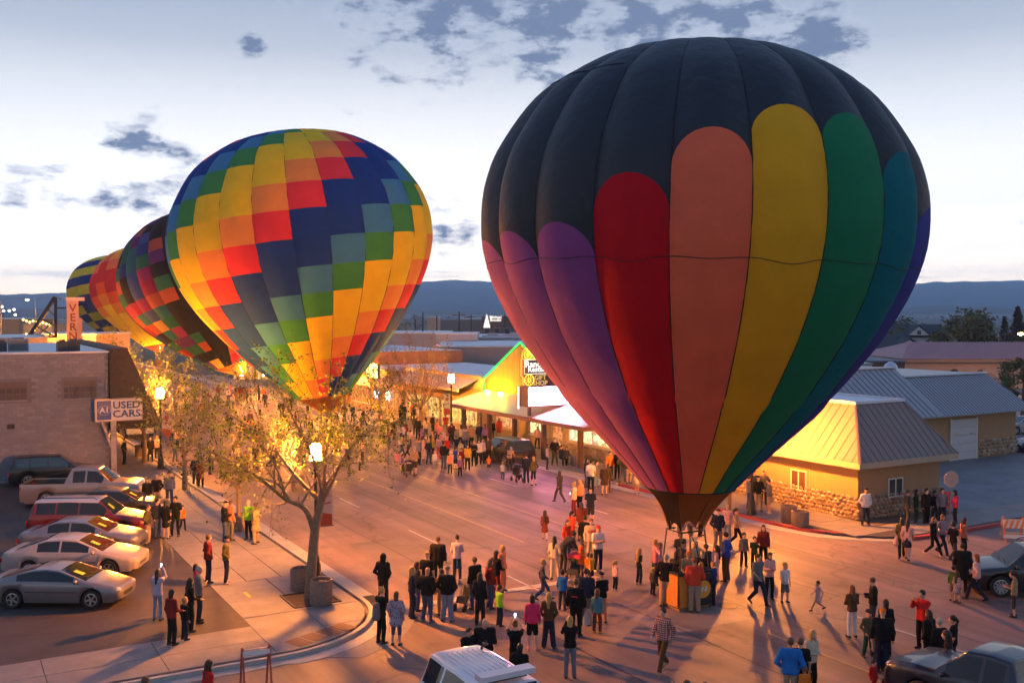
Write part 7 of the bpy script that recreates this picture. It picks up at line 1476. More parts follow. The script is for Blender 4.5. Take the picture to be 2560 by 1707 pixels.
(2392,1506,'f',1.10,60,'stand','c',(Lo,'hb'),('dress','flor'),('none','lp'),'little girl in a patterned dress before the green jacket child'),
(2441,1503,'f',1.66,-40,'walk','w',(Mi,'hr'),('shirt','lp'),('long','nv'),'red haired woman in a pink sweater at the nose of the black suv'),
(2535,1542,'f',1.55,-60,'look','c',(Ta,'hb'),('shirt','tn'),('capri','dg'),'girl in a taupe top with ponytail beside the black suv'),
(2305,1622,'f',1.78,-120,'phone','m',(S,'hk'),('jacket','rd'),('long','bk'),'man in red jacket holding a camera to his eye'),
(2323,1523,'t',1.66,-30,'stand','w',(Lo,'hb'),('jacket','bk'),('long','bk'),'woman with very long hair standing close by the red jacket man'),
(2349,1544,'t',1.66,-10,'stand','w',(S,'hg'),('jacket','bk'),('long','bk'),'grey haired woman in black above the navy pickup'),
(2384,1537,'t',1.64,-60,'stand','w',(Ta,'hk'),('tee','bk'),('long','dg'),'woman with a high black ponytail above the navy pickup'),
(2368,1574,'t',1.52,-60,'stand','c',(Lo,'hb'),('jacket','db'),('long','db'),'girl in a brown jacket closest to the navy pickup'),
(2182,1578,'f',1.72,-80,'look','m',(S,'hm'),('jacket','bk'),('long','dg'),'youth in black jacket facing the auburn haired woman'),
(2215,1497,'t',1.68,0,'stand','w',(Mi,'hk'),('jacket','bk'),('long','bk'),'woman with bobbed black hair behind an orange cap'),
(2207,1519,'t',1.80,20,'stand','b',(Ca,'or_'),('jacket','bk'),('long','nv'),'burly man in black jacket and orange cap'),
(2170,1642,'f',1.42,170,'pocket','c',(Ca,'dg'),('jacket','camo'),('long','dgn'),'boy in camouflage jacket and cap'),
(2198,1553,'t',1.38,-170,'stand','c',(Ca,'dg'),('shirt','tn'),('long','nv'),'boy in beige shirt and dark cap before the burly man'),
(2184,1647,'t',1.00,150,'stand','c',(S,'hk'),('shirt','rd'),('long','rd'),'small child in red at the nose of the navy pickup'),
# --- front of the crossing
(958,1512,'f',1.78,20,'pocket','m',('hoodup','bk'),('hood','bk'),('long','bk'),'man in a black hoodie with hood raised'),
(953,1607,'f',1.70,40,'look','w',(Bu,'hl'),('jacket','bk'),('slim','bk'),'blonde woman in black with a grey backpack by the kerb'),
(991,1612,'f',1.64,10,'stand','w',(Mi,'hm'),('poncho','flor'),('capri','jn'),'woman wrapped in a patterned shawl over blue jeans'),
(1030,1544,'f',1.70,70,'stand','w',(Lo,'hl'),('jacket','nv'),('long','nv'),'blonde woman in profile in a navy jacket and jeans'),
(1042,1526,'f',1.66,60,'stand','w',(Lo,'hb'),('jacket','dg'),('long','jn'),'brown haired woman hidden beside the blonde navy jacket'),
(1068,1508,'f',1.80,20,'stand','m',(Ca,'hl'),('tee','bk'),('long','bk'),'man in black t-shirt and tan cap behind the bald man'),
(1095,1462,'f',1.80,10,'stand','b',(S,'hm'),('shirt','bk'),('long','bk'),'broad man in a loose black shirt near the woman with a bun'),
(1068,1554,'f',1.78,30,'pocket','b',(Ba,'hg'),('jacket','bk'),('long','jn'),'balding man in black sweatshirt and jeans','gy'),
(1143,1450,'f',1.70,0,'cross','w',(Bu,'hb'),('shirt','lv'),('slim','nv'),'woman in a lavender sweater with her hair in a bun'),
(1118,1552,'f',1.80,20,'pocket','b',(Ca,'gy'),('jacket','bk'),('wide','lj'),'stocky man in black jacket, grey cap and light jeans'),
(1104,1420,'t',1.55,-40,'stand','w',(Mi,'hb'),('shirt','tn'),('long','tn'),'girl in tan hidden behind the stocky man'),
(1187,1522,'f',1.78,-40,'hold','m',(S,'hm'),('jacket','bk'),('long','jn'),'man in black sweater and jeans pushing a light stroller'),
(1225,1520,'f',1.68,60,'stand','w',(Lo,'hm'),('jacket','mr'),('long','jn'),'long haired woman in a dark maroon jacket'),
(1240,1496,'f',1.70,40,'hold','w',(Mi,'hk'),('jacket','bk'),('long','mr'),'black haired woman in a black vest near a blonde'),
(1256,1478,'f',1.68,120,'stand','w',(Mi,'hl'),('shirt','co'),('long','co'),'blonde woman glowing in a coral top'),
(1200,1562,'f',1.70,20,'stand','w',(Lo,'hk'),('coat','bk'),('long','bk'),'black haired woman in a knee length black coat'),
(1249,1565,'f',1.34,60,'stand','c',(S,'hb'),('jacket','ng'),('long','nv'),'boy in a dark jacket with a neon green shoulder'),
(1357,1500,'f',1.46,90,'walk','c',(S,'hl'),('shirt','plaidd'),('long','jn'),'fair boy striding in a dark checked shirt and jeans'),
(1331,1624,'f',1.66,0,'stand','w',(Mi,'hk'),('hood','hp'),('shorts','bk'),'woman in a hot pink sweatshirt and black shorts','pk'),
(1372,1619,'f',1.68,10,'pocket','w',(Lo,'hl'),('jacket','br'),('wide','nv'),'woman with long fair hair in a tan corduroy jacket'),
(1212,1543,'t',1.80,175,'look','b',(Ba,'hg'),('jacket','bk'),('long','bk'),'balding police officer in black uniform reading a phone'),
(1171,1566,'t',1.62,140,'look','m',(S,'hb'),('jacket','bk'),('long','bk'),'youth in dark uniform bowed over beside the police car'),
(1288,1550,'t',1.68,0,'up','w',(Bu,'hm'),('tee','bk'),('long','bk'),'officer in black raising a phone to photograph the balloon'),
(1300,1607,'t',1.60,20,'stand','m',(Mi,'hk'),('jacket','bk'),('long','bk'),'dark figure with long black hair beside the police car'),
(1406,1525,'f',1.40,30,'stand','c',(S,'hb'),('jacket','cb'),('long','dg'),'boy in a shiny blue jacket'),
(1464,1562,'f',1.84,20,'stand','b',(S,'hb'),('jacket','nv'),('long','gy'),'very broad man in navy jacket and grey trousers'),
(1440,1590,'f',1.80,20,'stand','b',(S,'hm'),('jacket','bk'),('long','bk'),'man in black jacket with red lettering across the back'),
(1425,1694,'f',1.72,0,'phone','w',(Mi,'hl'),('jacket','bk'),('long','gb'),'blonde woman in black jacket filming with her phone'),
(1493,1582,'f',1.40,20,'stand','c',(Mi,'hm'),('hood','tl'),('long','strp'),'girl in a teal hoodie carrying a white plastic bag','ye'),
(1505,1557,'f',1.66,-20,'look','w',(Ca,'bk'),('jacket','bk'),('long','co'),'woman in black jacket and cap behind the teal hoodie'),
(1658,1677,'f',1.80,-140,'walk','m',(S,'hb'),('shirt','plaid'),('long','br'),'man in a white and red checked shirt walking forward','tn'),
]
for row in PPL:
    row = list(row); label = row[10]; extra = row[11] if len(row) > 11 else None; kw = {}
    if isinstance(extra, str): kw['shoes'] = extra
    if isinstance(extra, float): kw['zoff'] = extra
    person(*row[:10], label, **kw)
# the pilot stands in the basket
b0 = BIG.b; person(1751, 1352, 't', 1.76, 170, 'hold', 'm', (Ca, 'or_'), ('jacket', 'tn'), ('long', 'dg'), 'pilot in an orange cap standing in the balloon basket', pos=(b0.x + .12, b0.y + .1, 0), zoff=.1)
# people farther up the street, too small to tell apart
rs = random.Random(21); k = 0; NM = {'m': 'man', 'w': 'woman', 'c': 'child'}; NC = dict(bk='black', nv='navy', dg='charcoal', ol='olive', mr='maroon', wh='white', lp='pale pink', cr='cream', lv='lavender', or_='orange')
for i in range(105):
    t, s = rs.uniform(13, 33.5), 62 + 58*rs.random()**1.4
    if abs(t - 23) < 2 and abs(s - 67) < 3: continue
    p = ST(t, s); kd = rs.choice('mmwwc'); hgt = {'m': 1.77, 'w': 1.66, 'c': 1.25}[kd]
    dk = rs.random() < .62; c = rs.choice(['bk', 'nv', 'dg', 'ol', 'mr']) if dk else rs.choice(['wh', 'lp', 'cr', 'lv', 'or_'])
    person(0, 0, 'f', hgt, rs.uniform(-180, 180), rs.choice(['stand', 'pocket', 'walk']), kd, (rs.choice([S, Lo]), rs.choice(['hk', 'hb', 'hl'])), ('jacket', c), (rs.choice(['long', 'slim']), rs.choice(['bk', 'nv', 'jn'])),
           'distant %s in a %s jacket on the street around the farther balloons' % (NM[kd], NC[c]), group='onlookers far up the street, %s %s' % (NC[c], NM[kd]), pos=(p.x, p.y, 0))
for i in range(16):
    t, s = rs.choice([rs.uniform(9, 12), rs.uniform(35, 37.5)]), rs.uniform(70, 112); p = ST(t, s); kd = rs.choice('mmw')
    person(0, 0, 'f', {'m': 1.77, 'w': 1.66}[kd], rs.uniform(-180, 180), 'stand', kd, (rs.choice([S, Lo]), 'hk'), ('jacket', rs.choice(['bk', 'dg', 'nv'])), ('long', 'bk'), 'distant dark dressed %s on the pavement %s' % (NM[kd], 'before the theatre side shops' if t < 20 else 'before the restaurant side shops'), group='onlookers on the far pavements, %s' % (NM[kd] + (' theatre side' if t < 20 else ' restaurant side')), pos=(p.x, p.y, 0))
# things held
def phone(p, f, label, lit_=False):
    a = R(-f); Rm = Matrix.Rotation(a, 4, 'Z'); mb = MB(); mb.box(-.038, .038, -.005, .005, -.075, .075); mb.box(-.034, .034, -.0075, -.0052, -.07, .07, 1); o = link('phone', mesh_from('phone', mb.v, mb.f, [M_trim, emat('phone_screen', (.75, .8, 1.0), 2.5 if lit_ else 1.2)], mb.m), mw=Matrix.Translation(p) @ Rm); tag(o, label, 'phone')
def near(label_part, local):
    for o in COL.objects:
        if o.get('label', '').startswith(label_part): return o.matrix_basis @ Vector(local)
for lp, loc, f, lb in (('woman in lavender top', (0, .26, 1.83), 10, 'glowing phone raised above the lavender top woman'), ('blonde woman in black jacket filming', (0, .36, 1.57), 0, 'pale phone held up by the woman in the black jacket'), ('officer in black raising', (0, .26, 1.83), 0, 'phone held overhead by the officer'), ('blonde woman in cream top', (.19, .33, 1.12), -60, 'white phone in the hand of the cream top woman'), ('balding police officer', (0, .34, 1.2), 175, 'phone in the hands of the balding officer')):
    phone(near(lp, loc), f, lb, True)
def byl(s):
    for o in COL.objects:
        if o.get('label', '').startswith(s): return o
mb = MB(); put_text(mb, 'UTES', .13, (0, .152, 1.28), (-1, 0, 0), (0, 0, 1), .012, 0, 'CENTER', .006); mb.build('lettering', cloth('rd'), byl('bearded man in a white'))
mb = MB(); [mb.box(-.09 + k*.04, -.06 + k*.04, -.185, -.16, 1.24, 1.275) for k in range(5)]; mb.build('lettering', cloth('rs'), byl('man in black jacket with red'))
p = near('girl in a teal hoodie', (-.36, .02, .86)); mb = MB('w'); n = 7
for i in range(n + 1):
    for j in range(5): u, v = i/n - .5, j/4; mb.v.append(p + Vector((u*.34*(.35 + .65*min(1, v*1.6)), .06*math.sin(u*7)*v, -.48*v + (.0 if j else .02))))
for i in range(n):
    for j in range(4): q = i*5 + j; mb.f.append((q, q+1, q+6, q+5)); mb.m.append(0)
m0 = len(mb.v); mb.v += [v + Vector((0, .07, 0)) for v in mb.v[:m0]]; mb.f += [tuple(m0 + i for i in f)[::-1] for f in mb.f]; mb.m += [0]*(len(mb.f) - len(mb.m))
solo(mb, 'plastic_bag', mat('white_plastic', (0.6, 0.48, 0.42), 0.45), 'white plastic shopping bag hanging beside the teal hoodie girl', 'bag', smooth=180)
p = near('dark companion', (-.22, .0, .88)); v, q = sdf_mesh([('c', (0, 0, 0), (0, 0, -.22), .07, .12)], .03); o = link('handbag', mesh_from('handbag', v, q, mat('pale_leather', (.5, .36, .32), .6), smooth=180), mw=Matrix.Translation(p)); tag(o, 'pale handbag carried by the companion of the striding girl', 'bag')
p = near('blonde woman in black with a grey', (0, -.2, 1.12)); v, q = sdf_mesh([('c', (0, 0, .1), (0, -.03, -.22), .11, .13)], .03); o = link('backpack', mesh_from('backpack', v, q, mat('grey_nylon', (.12, .12, .13), .8), smooth=180), mw=Matrix.Translation(p)); tag(o, 'grey backpack on the blonde woman in black', 'backpack')
p = near('blonde woman in coral jacket', (-.25, .05, .85)); v, q = sdf_mesh([('c', (0, 0, 0), (0, 0, -.16), .06, .1)], .03); o = link('handbag', mesh_from('handbag', v, q, cloth('bk'), smooth=180), mw=Matrix.Translation(p)); tag(o, 'black handbag at the side of the coral jacket woman', 'bag')
# ================================================================== FAR TOWN, HILLS, AIR
def farbox(name, label, x0, x1, ytop, Y, depth, wall, roofm, nwin=0, glass=None, cat='building', slope=0.0, row=(.3, .62)):
    a, b = AT(x0, ytop, Y), AT(x1, ytop, Y); h = a.z; B = thing(name, label, cat, ((a.x + b.x)/2, Y, 0)); w = b.x - a.x
    mb = MB(); mb.box(-w/2, w/2, 0, depth, -.05, h); mb.build('wall', wall, B)
    mb = MB(); mb.box(-w/2 - .1, w/2 + .1, -.12, depth + .1, h, h + .18); mb.build('roof', roofm, B)
    for k in range(nwin):
        c = -w/2 + w*(k + .5)/nwin; ww = w/nwin*.6; mb = MB(); mb.box(c - ww/2, c + ww/2, -.06, 0, h*row[0], h*row[1]); f = mb.build('window', M_frame_w, B)
        mb = MB(); mb.box(c - ww/2 + .08, c + ww/2 - .08, -.08, -.061, h*row[0] + .08, h*row[1] - .08); mb.build('pane', glass or M_glass, f)
    return B, w, h
M_wh = mat('pale_wall', (0.42, 0.41, 0.43), 0.85, var=0.1, vscale=.4); M_pinkwall = mat('mauve_wall', (0.34, 0.28, 0.28), 0.9, var=0.12, vscale=.3); M_bluegrey = mat('blue_grey_wall', (0.30, 0.32, 0.38), 0.85); M_salmon = mat('salmon_stucco', (0.52, 0.34, 0.25), 0.9, var=0.06, vscale=.3)
M_fb = mat('far_brick', (0.16, 0.09, 0.075), 0.9); M_roofg = mat('grey_gravel_roof', (0.30, 0.30, 0.32), 0.9)
M_litw = emat('lit_far_window', (1.0, 0.72, 0.36), 2.2)
farbox('warehouse', 'big blank mauve wall rising behind the shop row', 1085, 1332, 868, 122, 22, M_pinkwall, M_roofw)
farbox('flat_building', 'low pale building with white roof beside the mauve wall', 965, 1115, 834, 165, 18, M_bluegrey, M_roofw, 5)
farbox('flat_building', 'bright blank pale block above the mauve wall', 1090, 1192, 836, 140, 10, M_wh, M_roofw)
farbox('flat_building', 'cluttered white roof with vents behind the restaurant gable', 1188, 1330, 845, 150, 20, M_wh, M_roofw)
for k, (x, y, w_, h_) in enumerate(((1200, 846, 3.0, .7), (1232, 838, 3.4, 1.0), (1262, 842, 2.2, .8), (1285, 836, 2.6, 1.2))):
    p = AT(x, y, 152); mb = MB('w'); mb.box(p.x - w_/2, p.x + w_/2, 152, 154, p.z - h_ - .8, p.z); mb.box(p.x - w_/4, p.x + w_/4, 152.5, 153.5, p.z, p.z + .3); solo(mb, 'rooftop_duct', M_wh, ('long', 'wide', 'squat', 'tall')[k] + ' white duct box on the cluttered roof', 'rooftop duct')
B, w, h = farbox('brick_building', 'brick building with a lit white name sign and triangle', 1205, 1330, 792, 290, 20, M_fb, M_roofg, 5)
mb = MB(); p = AT(1217, 800, 289.8); mb.add([(p.x - B.location.x - 1.0, -.2, p.z - 2.2), (p.x - B.location.x + 1.0, -.2, p.z - 2.2), (p.x - B.location.x, -.2, p.z + 2.0)], [(0, 1, 2)]); mb.build('lit_triangle', emat('sign_cool_white', (1.0, .95, .85), 1.3), B)
for i, wd in enumerate(('Michael', 'Boudin')): mb = MB('w'); p = AT(1239, 793 + 7*i, 289.6); put_text(mb, wd, 1.15, p, (1, 0, 0), (0, 0, 1), .02, 0, 'CENTER', .02); mb.build('lettering', MATS['sign_cool_white'], B)
farbox('long_building', 'long low brown building with glowing windows across town', 1092, 1204, 800, 300, 20, mat('far_tan', (0.22, 0.19, 0.18), .9), M_roofg, 8, M_litw, row=(.12, .3))
farbox('flat_building', 'pale shed among the dark trees across town', 1068, 1092, 794, 280, 14, M_salmon, M_roofw)
farbox('flat_building', 'white shop block far beyond the long brown building', 1150, 1215, 797, 330, 14, M_wh, M_roofw, 4)
def pole(x, ytop, Y, label, arm=True, lit_=None):
    p = AT(x, ytop, Y); B = thing('utility_pole', label, 'utility pole', (p.x, Y, 0)); mb = MB(); mb.tube([(0, 0, 0), (0, 0, p.z)], [.18, .12], 6); mb.build('post', mat('pole_wood', (.05, .04, .035), .9), B)
    if arm:
        mb = MB(); mb.cbox((0, 0, p.z - .6), (2.4, .12, .14)); mb.build('crossarm', MATS['pole_wood'], B)
        for q in (-1.1, -.5, .5, 1.1): mb = MB(); mb.lathe([(.05, p.z - .53), (.06, p.z - .42), (.03, p.z - .36)], 6, (q, 0, 0)); mb.build('insulator', M_frame_w, B)
    return B
pole(1057, 780, 175, 'plain dark pole standing by the dark broad tree', False); pole(1148, 779, 178, 'tall utility pole with crossarm in front of the long brown building'); pole(1092, 789, 200, 'shorter utility pole by the pale shed', False); pole(1178, 786, 240, 'thin utility pole near the white shop block'); pole(1038, 796, 190, 'pale slim pole by the dark trees', False); pole(1262, 786, 270, 'utility pole beside the brick building')
# wires
for a, b, lb in (((1057, 783), (1148, 782), 'power line between two poles across town'), ((1148, 782), (1262, 788), 'power line running to the brick building')):
    P = [AT(a[0] + (b[0]-a[0])*u, a[1] + (b[1]-a[1])*u + 1.6*math.sin(math.pi*u), 176 + 30*u) for u in np.linspace(0, 1, 9)]; mb = MB('w'); mb.tube(P, .03, 3, cap=False); solo(mb, 'power_line', M_dark, lb, 'power line')
# right: salmon building with red ribbed roof, houses
a, b = AT(2262, 890, 130), AT(2640, 890, 130); B = thing('salmon_building', 'long salmon building under a red ribbed metal roof', 'building', ((a.x+b.x)/2, 130, 0)); w = b.x - a.x
mb = MB(); mb.box(-w/2, w/2, 0, 16, 0, a.z - .2); mb.build('wall', M_salmon, B)
mb = MB(); z0, z1 = a.z - .35, AT(2400, 862, 136).z; mb.add([(-w/2 - .6, -.7, z0), (w/2, -.7, z0), (w/2, 8, z1 + .3), (-w/2 + 3.5, 8, z1 + .3), (-w/2 - .6, 16.6, z0), (w/2, 16.6, z0)], [(0, 1, 2, 3), (0, 3, 4), (3, 2, 5, 4)]); M_redroof = mat('red_metal_roof', (0.26, 0.10, 0.12), .45, .2); rf = mb.build('roof', M_redroof, B)
for k in range(46): u = k/46; x = -w/2 + .2 + u*w; f = min(1, max(.05, (x + w/2 + .6)/4.1)); mb = MB(); mb.bar((x, -.68, z0 + .04), (x, -.68 + 8.7*f, z0 + .04 + (z1 + .3 - z0)*f), .09, .07); mb.build('rib', mat('red_rib', (0.46, 0.27, 0.29), .45, .2), rf)
mb = MB(); mb.box(-w/2 - .5, w/2, -.62, -.5, z0 - .45, z0 - .02); mb.build('fascia', mat('tan_band', (0.36, 0.22, 0.14), .8), B)
farbox('brown_shopfront', 'dark brown shopfront with slate band beside the salmon building', 2150, 2262, 905, 122, 12, mat('dark_brown_wall', (0.085, 0.05, 0.045), .9), mat('slate_band', (0.10, 0.13, 0.16), .7), 4)
farbox('grey_kiosk', 'small pale grey hut behind the garage roof', 2128, 2180, 912, 104, 4, M_wh, mat('teal_tin', (0.10, 0.26, 0.28), .5))
def house(label, x0, x1, yeave, ypeak, Y, wallm, roofm, gx=(), gw=2.2):
    a, b = AT(x0, yeave, Y), AT(x1, yeave, Y); zp = AT(x0, ypeak, Y).z; B = thing('house', label, 'house', ((a.x+b.x)/2, Y, 0)); w = b.x - a.x; d = 9.0; ze = a.z
    mb = MB(); mb.box(-w/2, w/2, 0, d, 0, ze); mb.build('wall', wallm, B)
    mb = MB(); mb.add([(-w/2 - .5, -.5, ze - .1), (w/2 + .5, -.5, ze - .1), (w/2 + .5, d + .5, ze - .1), (-w/2 - .5, d + .5, ze - .1), (-w/2 + 1.5, d/2, zp), (w/2 - 1.5, d/2, zp)], [(0, 1, 5, 4), (1, 2, 5), (2, 3, 4, 5), (3, 0, 4)]); rf = mb.build('roof', roofm, B)
    for g, yb, yt in gx:
        c = AT(g, yb, Y - .4).x - B.location.x; zb, zt = AT(g, yb, Y - .4).z, AT(g, yt, Y - .4).z; hw = gw/2
        mb = MB(); mb.add([(c - hw, -.7, zb), (c + hw, -.7, zb), (c, -.7, zt)], [(0, 1, 2)]); gb = mb.build('gable', mat('white_gable', (.5, .5, .52), .8), B)
        mb = MB(); mb.add([(c - hw - .3, -.95, zb - .2), (c, -.95, zt + .25), (c, d/2, zt + .25), (c - hw - .3, d/2, zb - .2), (c + hw + .3, -.95, zb - .2), (c + hw + .3, d/2, zb - .2)], [(0, 1, 2, 3), (1, 4, 5, 2)]); mb.build('gable_roof', roofm, rf)
        mb = MB(); mb.box(c - .35, c - .03, -.76, -.705, zb + .15, zb + (zt - zb)*.55); mb.box(c + .03, c + .35, -.76, -.705, zb + .15, zb + (zt - zb)*.55); mb.build('window', M_glass, gb)
    return B
M_shing = mat('dark_slate_shingle', (0.035, 0.042, 0.052), .9, var=.2, vscale=3)
house('dark roofed house with a pointed white gable behind the garage', 2228, 2390, 842, 811, 195, M_wh, M_shing, ((2296, 838, 816), (2378, 838, 820)), 4.2); house('nearer dark roofed house with a low white gable', 2178, 2312, 868, 838, 165, M_bluegrey, M_shing, ((2272, 865, 849),), 3.6)
# trailer with lettering
B = thing('white_trailer', 'white rounded trailer with dark 7-11 lettering', 'trailer', (AT(2325, 945, 92).x, 92, 0)); a, b = AT(2257, 938, 92), AT(2397, 938, 92); w = b.x - a.x; zt = a.z
mb = MB(); mb.prism([(-w/2, 0), (w/2, 0), (w/2, 2.6), (-w/2, 2.6)], .6, zt - .15); mb.prism([(-w/2 + .12, .12), (w/2 - .12, .12), (w/2 - .12, 2.5), (-w/2 + .12, 2.5)], zt - .15, zt); mb.build('body', paint('trailer_white', (0.60, 0.50, 0.50), 0.0), B)
for x in (2306, 2375): mb = MB('w'); put_text(mb, '7-11', .62, AT(x, 951, 91.96), (1, 0, 0), (0, 0, 1), .01, 0, 'CENTER', .01); mb.build('lettering', M_trim, B)
for x in (2318, 2373):
    p = AT(x, 943, 91.95); mb = MB('w'); P = [(p.x + .5*math.cos(t), p.z + .42*math.sin(t)) for t in np.linspace(0, math.pi, 9)]; mb.add([(q[0], 91.95, q[1]) for q in P], [tuple(range(9))]); mb.build('arch_mark', mat('grey_mark', (.25, .2, .2), .7), B)
for x in (-w*.25, w*.25): tm, qm = wheel_mesh(.36, .21, 5); o = link('wheel', tm, B); o.location = (x, .1, .36)
# trees across town
M_far_leaf = [mat('far_leaf_%d' % i, c, .8) for i, c in enumerate([(.045, .065, .02), (.06, .08, .02), (.035, .05, .02), (.08, .085, .025)])]; M_spr = [mat('spring_leaf_%d' % i, c, .8) for i, c in enumerate([(.13, .13, .035), (.10, .11, .03), (.15, .13, .04), (.085, .085, .03)])]; M_con = [mat('conifer_%d' % i, c, .9) for i, c in enumerate([(.03, .025, .015), (.045, .03, .018), (.022, .022, .014), (.06, .035, .02)])]
def far_tree(label, x, ytop, Y, wpx, leaves, seed, conifer=False, n=1500, name=None):
    p = AT(x, ytop, Y); H = p.z; Wd = wpx/FPX*Y; rs = random.Random(seed); B = thing(name or ('conifer_tree' if conifer else 'tree'), label, 'tree', (p.x, Y, 0)); mb = MB(); mb.tube([(0, 0, 0), (.1, 0, H*.5), (0, 0, H*.85)], [Wd*.03 + .1, Wd*.02 + .06, .04], 6)
    for k in range(7): a = k*2.4; mb.tube([(0, 0, H*(.25 + .08*k)), (math.cos(a)*Wd*.3, math.sin(a)*Wd*.3, H*(.4 + .07*k))], [.09, .03], 4)
    mb.build('trunk', M_bark, B); lb = MB(); cl = []
    if not conifer:
        for k in range(26): a, r_, z = rs.uniform(0, 6.28), rs.random()**.5, rs.uniform(.22, .98); rad = Wd*.5*math.sin(math.pi*min(1, z*.72 + .18))**.6; cl.append((Vector((math.cos(a)*r_*rad, math.sin(a)*r_*rad, z*H*.93)), Wd*rs.uniform(.08, .17)))
    s0 = max(.16, Wd*.035)
    for i in range(n):
        if conifer: z = rs.random()**1.3; rad = Wd*.5*(1 - z)*(.75 + .25*math.sin(z*38)) + .1; a = rs.uniform(0, 6.28); r_ = rad*rs.random()**.4; q = Vector((math.cos(a)*r_, math.sin(a)*r_, H*(.08 + .92*z)))
        else: c, r_ = rs.choice(cl); q = c + Vector((max(-1, min(1, rs.gauss(0, .55))), max(-1, min(1, rs.gauss(0, .55))), max(-.9, min(.9, rs.gauss(0, .5)))))*r_
        a = Vector((rs.gauss(0, 1), rs.gauss(0, 1), rs.gauss(0, .7))).normalized(); b = a.cross(Vector((rs.gauss(0, 1), rs.gauss(0, 1), 1))).normalized(); s = s0*rs.uniform(.5, 1.2)
        lb.add([q, q + a*s + b*s*.5, q + a*s*2, q + a*s - b*s*.5], [(0, 1, 2, 3)], rs.randrange(4))
    lb.build('crown', leaves, B, 0, 'stuff')
far_tree('round spring green tree behind the red ribbed roof', 2432, 786, 160, 190, M_spr, 31, n=7000); far_tree('dark leafy tree between the balloon and the gabled house', 2240, 790, 215, 120, M_far_leaf, 32, n=2600); far_tree('bright green tree against the gabled house', 2232, 804, 185, 75, M_spr, 37, n=1600)
far_tree('tall dark conifer near the orange street light', 2545, 768, 150, 105, M_con, 33, True, 5200); far_tree('shorter dark conifer beside the tall one', 2512, 792, 155, 80, M_con, 34, True, 2600)
far_tree('bushy yellow green tree in front of the salmon wall near the orange light', 2560, 880, 95, 130, M_spr, 35, n=4200); far_tree('small dark bush on the salmon wall', 2390, 922, 127, 34, M_far_leaf, 36, n=700, name='bush'); far_tree('thin reddish shrub climbing the salmon wall', 2450, 915, 127, 28, BUD, 38, n=260, name='bush')
for k, (x, yt, Y, w_) in enumerate(((1012, 786, 300, 42), (1042, 783, 320, 40), (1075, 790, 340, 34), (1100, 791, 400, 40), (1128, 789, 420, 40), (1170, 790, 430, 50), (1208, 789, 420, 40), (1262, 790, 380, 46), (1300, 788, 400, 50), (985, 792, 280, 30))):
    far_tree(('dark broad tree', 'dark round tree', 'small dark tree', 'faint tree', 'low faint tree', 'wide faint tree', 'grey green tree', 'dark tree', 'tall faint tree', 'half hidden tree')[k] + ' ' + ('with the plain dark pole before it', 'behind the plain dark pole', 'by the pale shed', 'above the long brown building', 'behind the tall utility pole', 'between the tall pole and the thin pole', 'near the lit triangle sign', 'behind the brick building', 'beyond the cluttered white roof', 'beyond the low pale building')[k], x, yt, Y, w_, M_far_leaf, 50 + k, n=800)
for k, (x, yt, Y, w_) in enumerate(((20, 800, 260, 60), (90, 795, 300, 60), (150, 792, 280, 50), (215, 830, 200, 60), (250, 826, 170, 60))):
    far_tree(('dusky tree behind the lit shops', 'grey tree behind the string of bulbs', 'dark tree behind the steel sign frame', 'pinkish blossom tree by the vertical sign', 'brown budding tree under the zigzag balloon')[k], x, yt, Y, w_, M_far_leaf if k < 3 else BUD, 70 + k, n=1100)
# lights right and left
def cobra(x, y, Y, label, col, st, dirx=1, ln=2.4):
    p = AT(x, y, Y); B = thing('tall_street_light', label, 'street light', (p.x + dirx*ln, Y, 0)); mb = MB(); mb.tube([(0, 0, 0), (0, 0, p.z - .3), (-dirx*ln*.3, 0, p.z + .25), (-dirx*ln*.9, 0, p.z + .12)], [.1, .08, .05, .04], 6); mb.build('mast', M_steel, B)
    mb = MB(); mb.cbox((-dirx*ln, 0, p.z + .1), (.7, .3, .14)); mb.build('housing', M_steel, B); mb = MB(); mb.lathe([(.05, p.z - .2), (.26, p.z - .1), (.28, p.z + .03)], 10, (-dirx*ln, 0, 0)); mb.build('lens', emat('cobra_%d' % int(x), col, st), B)
cobra(2552, 834, 118, 'orange street light glaring beside the dark conifers', (1.0, .36, .05), 700, 1); cobra(68, 749, 150, 'pale curved street light above the cream lit shop', (1.0, .85, .55), 8, -1, 4.0); cobra(150, 746, 160, 'unlit curved street light arm by the steel frame', (.3, .3, .3), .2, -1, 4)
a = AT(0, 795, 175); B, w, h = farbox('lit_shop', 'far shop with cream lit front beside the brownish shop', -60, 58, 798, 175, 12, M_tanb, M_roofw, 5, M_litw); 
farbox('lit_shop', 'brownish shop below the string of bulbs', 58, 130, 812, 165, 12, M_paint, M_roofg, 3, M_lit); farbox('flat_building', 'long pale roof crossing behind the vertical sign', 60, 240, 838, 112, 10, M_salmon, M_roofw); farbox('white_tent_building', 'white curved hall roof behind the vertical sign', 140, 230, 800, 240, 20, M_wh, M_roofw)
for k in range(9): p = AT(58 + k*8.2, 799 + (k % 3)*2 + k*1.2, 163); mb = MB('w'); mb.lathe([(0, p.z - .22), (.2, p.z), (0, p.z + .22)], 8, (p.x, p.y, 0)); solo(mb, 'string_light_bulb', emat('bulb_amber', (1.0, .52, .12), 9), 'amber bulb in the string of lights above the far shop', 'bulb', 'amber bulbs of the string of lights')
